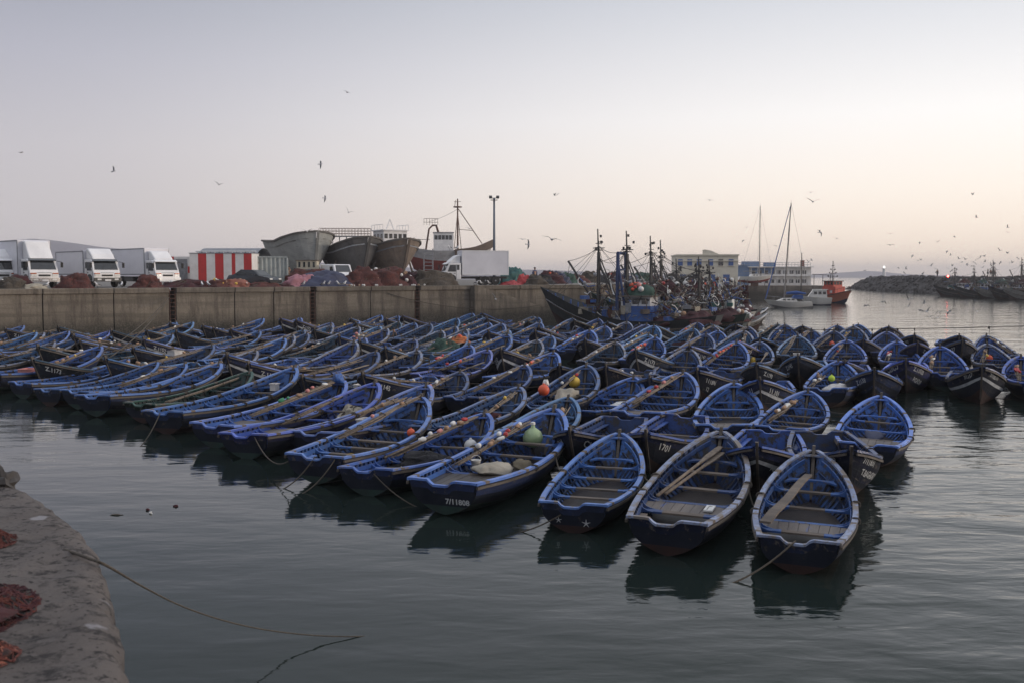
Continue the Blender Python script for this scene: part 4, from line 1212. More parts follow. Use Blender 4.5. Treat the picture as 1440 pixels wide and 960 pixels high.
# front row, as in the photograph
plank(B_['F1'], .16, .64, .80, .05, .04, -.02, .19, 'long weathered plank lying slantwise in the rightmost front boat')
oar(B_['F2'], .34, .60, .93, -.05, -.02, -.16, 'pale oar nearest the rail in the dull navy front-row boat')
oar(B_['F2'], .38, .50, .90, -.12, -.04, -.20, 'second pale oar lashed beside the first in the dull navy front-row boat')
crate(bw(B_['F2'], .32, -.42, -.175), bz(B_['F2']), (.40, .12, .03), white_pl, 'flat white board on the grey platform of the dull navy boat', 'board', 'board')
pole_bundle(B_['F4'], .32, .52, .84, .30, .02, .02, 'wccwwrrcw', 10, 'bundle of poles with rope-wound white floats in the numbered front-row boat', 4)
demijohn(bw(B_['F4'], .80, .10, -.42))
sackcloth(bw(B_['F4'], .36, -.05, -.20), (.42, .50, .20), 'beige flat sack on the platform of the numbered front-row boat', rz=bz(B_['F4'])+1.2, seed=2)
sackcloth(bw(B_['F4'], .47, -.45, -.25), (.30, .22, .22), 'brown crumpled sack beside the beige one in the numbered boat', mat('brown_canvas', (.14,.115,.075), (.09,.075,.05), 4, .9, .4), rz=bz(B_['F4'])+.5, seed=5)
bucket(bw(B_['F4'], .37, .36, -.18), white_pl, 'white broken bucket on the thwart of the numbered front-row boat', r_=.11)
pole_bundle(B_['F5'], .34, .58, .93, .12, .02, .02, 'wwwpcwcr', 9, 'long pole bundle with white and pink floats in the dark net boat', 5)
heap(bw(B_['F5'], .42, -.05, -.34), (.75, .45, .38), net_dark, 'net_heap', 'dark grey net heap in the shabby front-row boat', 'net heap', 3, strands=False)
ball(bw(B_['F5'], .76, -.25, -.30), .17, white_pl, 'round white buoy in the bow of the dark net boat')
sackcloth(bw(B_['F5'], .20, -.15, -.22), (.35, .10, .10), 'crumpled white rag on the stern of the dark net boat', white_pl, bz(B_['F5']), 4, 'rag', 'rag')
pole_bundle(B_['F6'], .42, .60, .97, .05, .03, .03, 'pc', 12, 'thick bundle of bare brown poles along the bow of the yellow bucket boat', 6, cloth=False)
for i, (tt, yy, mm, lb) in enumerate(((.15, .15, white_pl, 'left white jug at the stern of the yellow bucket boat'), (.145, -.20, white_pl, 'right white jug at the stern of the yellow bucket boat'))):
    jug(bw(B_['F6'], tt, yy, -.50), mm, lb, .12)
bucket(bw(B_['F6'], .16, -.38, -.40), yellow_pl, 'yellow bucket at the stern of a light blue front-row boat', r_=.12)
ball(bw(B_['F6'], .60, -.72, -.02), .11, orange_pl, 'small orange float on the rail of the yellow bucket boat', 'float', 'float')
bucket(bw(B_['F7'], .60, -.1, -.28), white_pl, 'white bucket lying on its side in the purplish boat', True, .11, 1.0)
heap(bw(B_['F7'], .74, -.15, -.35), (.35, .30, .30), canvas, 'rope_heap', 'tan rope heap in the bow of the purplish boat', 'rope heap', 8)
pole_bundle(B_['F7'], .40, .55, .80, .42, -.06, -.02, '', 4, 'three bare poles lying along the port side of the purplish boat', 7)
pole_bundle(B_['F8'], .34, .3, .95, .10, .02, .05, 'ggcppw', 9, 'pole bundle with a green float in the pale violet-blue boat', 8)
sackcloth(bw(B_['F8'], .95, .0, .02), (.22, .22, .34), 'blue cloth bundle with a white strap on the bow of the violet-blue boat', boat_blue, 0, 9, 'cloth_bundle', 'cloth bundle')
crate(bw(B_['F9'], .80, -.05, -.25), bz(B_['F9']), (.26, .22, .24), foam_w, 'small white box in the bow of a dark-sided front-row boat', 'box', 'box')
pole_bundle(B_['F10'], .25, .1, .85, .1, -.05, -.02, '', 5, 'pale bare pole bundle lying in the dark green boat', 10, .03)
crate(bw(B_['F15'], .34, .05, .0), bz(B_['F15'])+.2, (.75, .5, .12), pink_pl, 'orange-red tray across the left-edge rowboat', 'tray', 'tray')
sackcloth(bw(B_['F15'], .36, -.4, -.15), (.6, .16, .12), 'red cloth lying in the left-edge rowboat beside the tray', red_pl, bz(B_['F15']), 3, 'cloth', 'cloth')
pole_bundle(B_['F15'], .48, .1, .85, .1, .0, .02, 'cccy', 6, 'pole bundle with tan floats in the left-edge rowboat', 15)
pole_bundle(B_['F12'], .45, .3, .9, .15, .0, .02, 'wc', 6, 'pole bundle with one white float in the boat second left of the green one', 12)
# second rows
pole_bundle(B_['M2'], .28, .55, .80, .30, .02, .03, 'cwcwwc', 9, 'bundle of poles with white floats beside the empty bright boat', 22)
sackcloth(bw(B_['M3'], .55, .0, -.38), (.45, .28, .22), 'pale bag lying in the empty bright blue boat', tarp_blue, bz(B_['M3']), 6)
pole_bundle(B_['M4'], .35, .62, .93, .05, .02, .03, 'rrpc', 9, 'long dark pole bundle with small red floats behind the starred boat', 24)
heap(bw(B_['M5'], .66, -.3, -.28), (.38, .28, .12), white_pl, 'rope_coil', 'white rope coil in the boat behind the green demijohn boat', 'rope coil', 9, strands=False)
sackcloth(bw(B_['M11'], .52, -.05, -.28), (.95, .38, .42), 'long beige canvas sack slumped across the drab boat', rz=bz(B_['M11']), seed=11)
ball(bw(B_['M11'], .80, .15, -.10), .22, yellow_pl, 'round yellow buoy in the bow of the drab sack boat')
ball(bw(B_['M11'], .42, .55, .20), .20, orange_pl, 'orange buoy with white cloth on the port rail of the drab sack boat')
sackcloth(bw(B_['M11'], .46, .55, .30), (.12, .12, .22), 'white rag tied over the orange buoy of the sack boat', white_pl, 0, 12, 'rag', 'rag')
pole_bundle(B_['M11'], .5, .4, .92, .1, -.05, .0, 'wr', 6, 'pole bundle behind the beige sack in the drab boat', 31)
pole_bundle(B_['M10'], .42, .5, .86, .2, .05, .0, 'wwropcy', 6, 'pole bundle with mixed bright floats in the tan platform boat', 32)
pole_bundle(B_['M6'], .35, .62, .82, .25, .05, .05, 'rowwwwwwoorr', 6, 'bundle of white and orange floats on the rail of an inner blue boat', 33, cloth='o')
pole_bundle(B_['M7'], .30, .60, .92, .08, .03, .05, 'rroorrr', 6, 'slanting poles with red floats in an inner blue boat', 34)
pole_bundle(B_['M9'], .42, .62, .86, .25, .03, .03, 'cwwr', 7, 'pole bundle in the bright boat under the trawler bow', 35)
heap(bw(B_['M25'], .55, -.15, -.35), (.55, .40, .30), foam_w, 'bag_heap', 'heap of pale plastic bags in the lime float boat', 'bags', 17, strands=False)
ball(bw(B_['M25'], .62, .1, .05), .13, mat('lime_plastic', (.45,.62,.05), (.4,.55,.05)), 'lime float on the bags of an inner boat', 'float', 'float')
pole_bundle(B_['M25'], .12, .60, .7, .45, .03, .02, 'wwcc', 7, 'pole bundle along the port rail of the lime float boat', 36)
pole_bundle(B_['M29'], .35, .58, .72, .35, .03, .03, 'wwrwrr', 6, 'red and white floats on poles behind the twin painted bows', 37, cloth='r')
pole_bundle(B_['M30'], .35, .50, .8, .30, .03, .03, 'cwc', 7, 'pole bundle with tan floats between the two painted bows', 38)
pole_bundle(B_['M31'], .35, .50, .8, .30, .0, .03, 'rrc', 7, 'pole bundle with red floats in the boat at the right frame edge', 39, cloth='r')
pole_bundle(B_['M46'], .45, .60, .75, .45, .03, .03, 'rr', 5, 'poles with two large red floats in an inner blue boat', 40, cloth='p')
# the other boats carry the same kind of gear
SPECIAL = set(SPEC)
gr_cl = mat('oily_rag', (.08,.075,.07), (.05,.048,.045), 4, .9, .4)
r2 = random.Random(9)
kinds = ['wcc', 'cw', 'wwc', 'owc', 'rc', 'cy', 'pwc', 'c', 'ww', 'roc', 'ccw', '', 'yc']
for i, b in enumerate(BLIST):
    if b['key'] in SPECIAL: continue
    if r2.random() < (.88 if b['dir'] == 'A' else .4):
        sd = 1 if r2.random() < .8 else -1
        pole_bundle(b, r2.uniform(.25, .42), .58*sd, r2.uniform(.78, .95), .16*sd, .02, .03, r2.choice(kinds), r2.randint(5, 9), None, 100+i)
    q = r2.random()
    if q < .14:
        mm, nm = r2.choice([(net_green, 'green'), (net_dark, 'dark'), (net_maroon, 'maroon'), (net_olive, 'brown')])
        heap(bw(b, r2.uniform(.45, .6), r2.uniform(-.2, .2), -.3), (.65, .45, .35), mm, 'net_heap', '%s net heap in the boat %s' % (nm, b['loc']), 'net heap', i, r2.choice(['', 'w', 'cw']), 'net heaps in the rowboats')
    elif q < .24:
        t_ = r2.choice([.5, .68]); 
        jug(bw(b, t_, r2.uniform(-.3, .3), -.42), r2.choice([white_pl, white_pl, yellow_pl]), 'plastic jug in the boat '+b['loc'], .13)
    elif q < .30:
        crate(bw(b, r2.uniform(.35, .5), 0, -.12), bz(b), (.45, .3, .2), foam_w, 'white foam box in the boat '+b['loc'], 'foam_box', 'foam box')
    elif q < .36:
        ball(bw(b, .78, 0, -.2), .17, r2.choice([yellow_pl, orange_pl, white_pl]), 'round buoy in the boat '+b['loc'])
    if r2.random() < .3:
        oar(b, .2, -.45, .75, -.50, -.02, .02, 'oar along the starboard side of boat '+b['loc'])
    if r2.random() < .42:
        p = bw(b, r2.uniform(.62, .84), r2.uniform(-.25, .25), -.38); m = MB()
        for k in range(5):
            rr = .10+.03*(k % 3); m.tube([(math.cos(a)*rr+.02*k, math.sin(a)*rr, .02+.035*k) for a in [.628*q for q in range(11)]], .02, 5)
        o = m.obj('rope_coil', r2.choice([rope_m, rope_dk]), smooth=True, loc=p); tag(o, 'rope coil in boat '+b['loc'], 'rope coil', 'rope coils in the rowboats')
    if r2.random() < .20:
        bucket(bw(b, r2.uniform(.15, .5), r2.uniform(-.35, .35), -.46), r2.choice([white_pl, yellow_pl, black_m, tarp_blue]), 'bucket in boat '+b['loc'], r2.random() < .3, .13, r2.uniform(0, 3))
    if r2.random() < .16:
        sackcloth(bw(b, r2.uniform(.3, .6), r2.uniform(-.2, .2), -.42), (.4, .25, .2), 'crumpled cloth in boat '+b['loc'], r2.choice([canvas, tarp_blue, gr_cl, gr_cl]), r2.uniform(0, 3), i, 'cloth', 'cloth')
# a few landmarks in the middle of the fleet
def at_boat_near(px, py):
    return min(BLIST, key=lambda b: (b['bow'][0]-px)**2+((b['bow'][1]-py)*2)**2)
b = at_boat_near(643, 475)
heap(bw(b, .6, .1, -.15), (.85, .7, .62), net_green, 'net_heap', 'tall pale green net heap standing amid the fleet', 'net heap', 61, 'wc')
heap(bw(b, .85, -.1, -.1), (.5, .42, .35), mat('orange_net', (.45,.16,.05), (.3,.09,.04), 4, .9, .8, 26), 'net_heap', 'orange net heap beside the tall green one', 'net heap', 62, 'o')
b = at_boat_near(215, 490); crate(bw(b, .5, 0, .02), bz(b), (.75, .45, .32), foam_w, 'white foam fish box in the left part of the fleet', 'foam_box', 'foam box')
# ------------------------------------------------------------------ vehicles on the quay
def headaz(az): return math.pi/2-R(az)
truck_cab = mat('truck_white', (.74,.74,.74), (.62,.62,.63), .8, .35, c3=(.40,.36,.32), c3amt=.08, c3scale=2)
box_w = mat('cargo_white', (.66,.66,.70), (.56,.56,.60), .5, .45, c3=(.36,.34,.34), c3amt=.10, c3scale=1.5)
head_m = mat('headlight_glass', (.55,.55,.52), (.7,.7,.68), 8, .1)
amber = mat('amber_lens', (.35,.09,.03), (.3,.06,.02), 8, .2)
chrome = mat('bumper_chrome', (.45,.45,.45), (.15,.12,.11), 14, .3, metal=.3)
def wheel(e, x, y, r=.42, w=.26, axis_side=1):
    m = MB(); rot = rotx(math.pi/2)
    m.lathe([(r*.62, -w/2), (r*.93, -w/2), (r, -w*.3), (r, w*.3), (r*.93, w/2), (r*.62, w/2)], 20, 0, (x, y, r), rot)
    t = m.obj('wheel', black_m, e, smooth=False)
    m = MB(); m.lathe([(r*.1, -w*.52), (r*.58, -w*.40), (r*.62, -w*.5), (r*.62, w*.5), (r*.58, w*.40), (r*.1, w*.52)], 16, 0, (x, y, r), rot)
    m.obj('rim', metal_grey, t)
def truck(p, az, box, cabstyle, label, refr=False, ladder=False):
    """local x = forward, origin under the front bumper centre"""
    e = empty('truck', p, headaz(az), label, 'truck', 'white box trucks on the quay')
    bl, bwid, bh = box
    W = 2.05
    # cab body
    m = MB(); prof = [(0.02, .45), (-.0, 1.05), (-.10, 1.30), (-.42, 2.02), (-.62, 2.12), (-1.62, 2.12), (-1.62, .55)]
    m.prism(prof, -W/2, W/2, 'y', 0)
    o = m.obj('cab', truck_cab, e); mod = o.modifiers.new('b', 'BEVEL'); mod.width = .05; mod.segments = 2
    m = MB()   # windscreen, set proud of the slope
    a, b2 = Vector((-.115, 0, 1.34)), Vector((-.40, 0, 1.98)); n = Vector((.64, 0, .285)).normalized()*.012
    q = [a+Vector((0,-W*.44,0))+n, a+Vector((0,W*.44,0))+n, b2+Vector((0,W*.40,0))+n, b2+Vector((0,-W*.40,0))+n]
    m.face([m.vert(x) for x in q]); q2 = [x-n*.8 for x in q]
    m.face([m.vert(x) for x in q2][::-1])
    ws = m.obj('windscreen', glass_dk, e)
    m = MB()
    for yy in (-.35, .35): m.tube([a+n*1.6+Vector((0,yy,.02)), a.lerp(b2, .55)+n*1.6+Vector((0,yy+.3,0))], .012, 4)
    m.obj('wiper', black_m, ws)
    for sy in (-1, 1):
        m = MB(); m.prism([(-.32, 1.28), (-.55, 1.92), (-1.12, 1.92), (-1.12, 1.28)], sy*W/2+(.004 if sy > 0 else -.016), sy*W/2+(.016 if sy > 0 else -.004), 'y'); m.obj('side_window', glass_dk, e)
        m = MB(); m.prism([(-1.22, 1.45), (-1.22, 1.92), (-1.45, 1.92), (-1.45, 1.45)], sy*W/2+(.004 if sy > 0 else -.016), sy*W/2+(.016 if sy > 0 else -.004), 'y'); m.obj('side_window', glass_dk, e)
        m = MB(); m.tube([(-.20, sy*W/2, 1.95), (.05, sy*(W/2+.20), 1.9), (.05, sy*(W/2+.22), 1.5)], .02, 5); m.box((.05, sy*(W/2+.22), 1.68), (.08, .16, .38)); m.obj('mirror', black_m, e)
        m = MB(); m.box((.03, sy*W*.36, .92), (.05, .40, .15)); m.obj('headlight', head_m, e)
        m = MB(); m.box((.035, sy*W*.38, 1.06), (.05, .42, .09)); m.obj('indicator', amber, e)
        m = MB(); m.prism([(-.25,.52), (-.30,.85), (-.55,1.0), (-.85,1.0), (-1.1,.85), (-1.15,.52)], sy*W/2-.03 if sy < 0 else sy*W/2+.002, sy*W/2-.002 if sy < 0 else sy*W/2+.03, 'y'); m.obj('wheel_arch', metal_dk, e)
    m = MB(); m.box((.06, 0, .60), (.16, W+.04, .30)); bo = m.obj('bumper', {'low': truck_cab, 'round': metal_dk}.get(cabstyle, chrome), e)
    m = MB()
    for sy in (-1, 1): m.box((.148, sy*W*.32, .62), (.02, .30, .12))
    m.obj('fog_light', head_m, bo)
    m = MB(); m.box((.15, 0, .56), (.02, .46, .12)); m.obj('number_plate', white_p, e)
    m = MB(); m.box((.035, 0, .92), (.05, .82, .13)); m.box((.036, 0, 1.12), (.03, 1.0, .02)); m.obj('grille', black_m, e)
    m = MB(); m.box((-.33, 0, 2.06), (.30, W*.92, .05), 0, roty(.5)); m.obj('sun_visor', glass_dk if cabstyle != 'low' else truck_cab, e)
    for sy in (-1, 1):
        m = MB()
        for q in (((-.20,1.20),(-.24,.62)), ((-1.17,1.95),(-1.17,.62)), ((-.24,.62),(-1.17,.62))): m.tube([(q[0][0], sy*(W/2+.003), q[0][1]), (q[1][0], sy*(W/2+.003), q[1][1])], .012, 4)
        m.box((-1.0, sy*(W/2+.02), 1.12), (.16, .03, .05)); m.obj('door_seam', black_m, e)
    if cabstyle == 'high':
        m = MB(); m.prism([(-.40, 2.125), (-.95, 2.9), (-1.25, bh+.85), (-1.62, bh+.9), (-1.62, 2.125)], -W*.42, W*.42, 'y')
    elif cabstyle == 'low':
        m = MB(); m.prism([(-.50, 2.125), (-.62, 2.3), (-1.25, 2.82), (-1.62, 2.88), (-1.62, 2.125)], -W*.38, W*.38, 'y')
    else:
        m = MB(); m.prism([(-.45, 2.125), (-.8, 2.55), (-1.3, 2.95), (-1.62, 2.97), (-1.62, 2.125)], -W*.43, W*.43, 'y')
    o = m.obj('roof_fairing', truck_cab, e); mod = o.modifiers.new('b', 'BEVEL'); mod.width = .10; mod.segments = 3
    if cabstyle == 'round':
        m = MB()
        for k in range(6):
            for sy in (-1, 1): m.box((-.55-.17*k, sy*W*.432, 2.3+.10*k), (.05, .02, .05))
        m.obj('marker_lights', metal_dk, o)
    # cargo box
    z0 = .95
    m = MB(); m.box((-1.72-bl/2, 0, z0+bh/2), (bl, bwid, bh))
    cb = m.obj('cargo_box', box_w, e); mod = cb.modifiers.new('b', 'BEVEL'); mod.width = .03; mod.segments = 1
    m = MB()
    for sy in (-1, 1):
        for zz in (z0+.05, z0+bh-.05): m.box((-1.72-bl/2, sy*(bwid/2+.004), zz), (bl-.02, .03, .09))
        for xx in (-1.76, -1.68-bl): m.box((xx, sy*(bwid/2+.005), z0+bh/2), (.08, .032, bh-.22))
    m.obj('edge_trim', metal_grey if not refr else white_p, cb)
    m = MB(); m.box((-1.2-bl/2, 0, .72), (bl+1.0, .8, .22)); m.box((-1.9-bl/2, 0, .60), (bl*.3, bwid*.9, .34)); m.obj('chassis', metal_dk, e)
    if cabstyle != 'high':
        m = MB(); m.box((-1.66, 0, 2.45), (.10, 1.3, .55)); m.obj('cooling_unit', metal_grey, cb)
    ws_ = [(-.70, 1), (-1.72-bl*.72, 1)]
    if ladder: ws_.append((-1.72-bl*.50, 1))
    for x, _ in ws_:
        for sy in (-1, 1): wheel(e, x, sy*(W/2-.16), .43)
    m = MB()
    for sy in (-1, 1): m.box((-1.72-bl*.72-.62, sy*.78, .45), (.03, .45, .45))
    m.obj('mudflap', black_m, e)
    if ladder:
        m = MB(); xb = -1.72-bl
        for sy in (.2, .55): m.tube([(xb-.08, sy, .6), (xb-.08, sy, z0+bh)], .02, 5)
        for k in range(8): m.tube([(xb-.08, .2, .7+k*.3), (xb-.08, .55, .7+k*.3)], .015, 4)
        m.obj('ladder', metal_dk, cb)
    return e
def qp(px, off, z=ZQ):
    w_ = wallpt(px, off, z); return Vector((w_.x, w_.y, z))
truck(qp(64, 3.6), 133, (6.2, 2.35, 2.55), 'high', 'foremost white truck on the left with a tall roof fairing and chrome bumper')
truck(qp(152, 4.2), 134, (5.2, 2.1, 1.85), 'round', 'second white truck from the left, round fairing dotted with marker lights')
truck(qp(237, 5.0), 133, (5.8, 2.1, 2.15), 'low', 'third white truck from the left, low plain fairing, beside the striped kiosk')
truck(qp(6, 5.6), 133, (5.0, 2.1, 1.9), 'low', 'white truck cut off by the left frame edge')
tr = truck(qp(622, 6.0), -106, (4.6, 2.1, 2.35), 'low', 'white refrigerated box truck side-on to the camera below the lamp post', True, True)

def kiosk():
    p = qp(268, 8.5); q = qp(355, 5.5)
    d = q-p; d.z = 0; L = d.length; a = math.atan2(d.y, d.x)
    e = empty('striped_kiosk', p, a, 'flat-roofed kiosk painted with broad red and white stripes', 'kiosk')
    H_ = 2.75; sr = mat('kiosk_red', (.50,.035,.035), (.40,.03,.03), 2, .6); swm = mat('kiosk_white', (.70,.69,.68), (.60,.58,.56), 2, .6)
    m = MB(); m.box((L/2, 1.3, H_/2), (L, 2.56, H_)); m.obj('wall', swm, e)
    m = MB(); m.box((L/2, 1.3, H_+.03), (L+.1, 2.7, .06)); m.obj('roof', metal_grey, e)
    st = [(492,578,0),(578,662,1),(662,750,0),(750,835,1),(835,918,0),(918,955,1),(955,1040,0),(1040,1120,1)]
    for x0, x1, r_ in st:
        u0, u1 = (x0-492)/628*L, (x1-492)/628*L
        m = MB(); low = 0.0 if r_ else .33
        if r_ and (x0, x1) != (1040, 1120) and (x0, x1) != (578, 662): low = .0
        m.box(((u0+u1)/2, .004, (H_+low)/2+.0), (u1-u0-.004, .03, H_-low)); m.obj('stripe', sr if r_ else swm, e)
        if not r_ and x0 in (492, 662):
            m = MB(); m.box(((u0+u1)/2, .003, .16), (u1-u0-.004, .03, .32)); m.obj('plinth', sr, e)
    m = MB(); m.box((-.85, 1.6, 1.25), (1.7, 2.0, 2.5)); m.obj('side_room', swm, e)
    m = MB(); m.box((-.95, .59, 1.15), (1.15, .03, 2.3)); m.obj('door', metal_grey, e)
    m = MB(); m.box((-.20, .585, 1.4), (.28, .03, .55)); m.box((-1.6, .585, 2.1), (.2, .03, .8)); m.obj('panel', sr, e)
kiosk()
def shed():
    p = qp(281, 22); q = qp(360, 19); d = q-p; d.z = 0; L = d.length; a = math.atan2(d.y, d.x)
    e = empty('shed', p, a, 'low corrugated shed with an arched striped roof behind the striped kiosk', 'shed')
    cm = mat('corrugated_steel', (.22,.24,.26), (.12,.13,.15), 3, .5, .2)
    m = MB(); m.box((L/2, 2.5, 1.4), (L, 5, 2.8)); m.obj('wall', cm, e)
    m = MB(); rows = []
    for i in range(60):
        x = lerp(-.2, L+.2, i/59); row = []
        for k in range(9):
            f = k/8; row.append((x, lerp(-.3, 5.3, f), 2.85+.75*math.sin(math.pi*f)+.05*(i % 2)))
        rows.append(row)
    m.grid(rows, flip=True); m.obj('roof', cm, e)
    m = MB()
    for k in range(14): m.tube([(L*k/13, -.32, 2.75), (L*k/13, -.32, 3.25)], .05, 5, k % 2)
    m.tube([(-.2,-.32,3.25), (L+.2,-.32,3.25)], .06, 5); m.obj('fascia', [white_p, metal_dk], e)
shed()
def container():
    p = qp(356, 7.5); q = qp(405, 6.2); d = q-p; d.z = 0; L = d.length; a = math.atan2(d.y, d.x)
    e = empty('container', p, a, 'grey-green corrugated container between the parked car and the standing person', 'container')
    cm = mat('container_paint', (.34,.38,.37), (.26,.29,.29), 1.5, .55, c3=(.12,.09,.07), c3amt=.25, c3scale=3)
    m = MB()
    n = int(L/.09)
    rows = []
    for i in range(n+1):
        x = L*i/n; dd = (0, 0, .09, .09)[i % 4]; rows.append([(x, dd, .12), (x, dd, 2.45)])
    m.grid(rows); m.box((L/2, 1.26, 1.28), (L, 2.36, 2.30)); m.obj('wall', cm, e)
    m = MB(); m.box((L/2, 0, .07), (L, .1, .14)); m.box((L/2, 0, 2.50), (L, .1, .12)); m.box((.02, -.01, 1.28), (.1, .1, 2.3)); m.box((L-.02, -.01, 1.28), (.1, .1, 2.3)); m.obj('frame', cm, e)
container()
def car(p, az, label, paint):
    e = empty('car', p, headaz(az), label, 'car')
    W = 1.66
    side = [(2.05,.30), (2.12,.55), (2.0,.72), (1.1,.88), (.45,1.34), (-.75,1.38), (-1.5,.98), (-2.0,.92), (-2.1,.6), (-2.05,.30)]
    m = MB(); rows = []
    for y, k in ((-W/2, .94), (-W/2*.97, 1), (W/2*.97, 1), (W/2, .94)):
        rows.append([(x*(1 if k == 1 else .985), y if z < .9 else y*.84, z*(1 if z < 1 else 1.0)) for x, z in side])
    ids = m.grid(rows, closed=True, flip=True); m.face(ids[0]); m.face(ids[-1][::-1])
    o = m.obj('body', paint, e); mod = o.modifiers.new('b', 'BEVEL'); mod.width = .06; mod.segments = 2
    for sy in (-1, 1):
        for poly in ([(.95,.93), (.42,1.27), (-.12,1.30), (-.12,.95)], [(-.18,.95), (-.18,1.30), (-.72,1.31), (-1.25,.99)]):
            m = MB()
            A = [(x, sy*(W/2*.965 - (z-.9)*.31 + .012), z) for x, z in poly]
            f = [m.vert(q) for q in A]; m.face(f if sy < 0 else f[::-1]); B2 = [(x, y-sy*.01, z) for x, y, z in A]; g = [m.vert(q) for q in B2]; m.face(g[::-1] if sy < 0 else g); m.obj('side_window', glass_dk, e)
        m = MB(); m.box((2.03, sy*.60, .62), (.14, .34, .14)); m.obj('headlight', head_m, e)
        for x in (1.3, -1.3): wheel(e, x, sy*.74, .30, .19)
        m = MB(); m.box((.72, sy*.93, .98), (.14, .16, .12)); m.obj('mirror', paint, e)
    m = MB(); q = [(1.06,-.64,.925), (1.06,.64,.925), (.52,.58,1.325), (.52,-.58,1.325)]; m.face([m.vert(v) for v in q]); m.obj('windscreen', glass_dk, e)
    m = MB(); m.box((2.09, 0, .42), (.10, W*.96, .18)); m.obj('bumper', black_m, e)
    return e
car(qp(358, 2.9), 112, 'dark grey parked saloon car in front of the corrugated container', mat('car_paint', (.030,.036,.046), (.025,.03,.04), 1, .25, spec=.7))
def van():
    p = qp(486, 9); e = empty('van', p, headaz(150), 'white van parked behind the net heaps, nose towards the quay edge', 'van')
    m = MB(); m.prism([(0,.35), (0,1.0), (-.35,1.15), (-.9,1.95), (-4.4,2.0), (-4.4,.35)], -.85, .85, 'y'); o = m.obj('body', truck_cab, e); mod = o.modifiers.new('b', 'BEVEL'); mod.width = .08; mod.segments = 2
    m = MB(); a = Vector((-.42,0,1.23)); c = Vector((-.86,0,1.86)); n = Vector((.8,0,.55)).normalized()*.03
    m.face([m.vert(v) for v in (a+Vector((0,-.72,0))+n, a+Vector((0,.72,0))+n, c+Vector((0,.65,0))+n, c+Vector((0,-.65,0))+n)]); m.obj('windscreen', glass_dk, e)
    for sy in (-1, 1):
        m = MB(); m.prism([(-.75,1.2), (-1.05,1.75), (-1.8,1.75), (-1.8,1.2)], sy*.85+(.003 if sy > 0 else -.013), sy*.85+(.013 if sy > 0 else -.003), 'y'); m.obj('side_window', glass_dk, e)
        for x in (-.75, -3.6): wheel(e, x, sy*.72, .32, .2)
        m = MB(); m.box((.01, sy*.62, .8), (.05, .26, .18)); m.obj('headlight', head_m, e)
van()

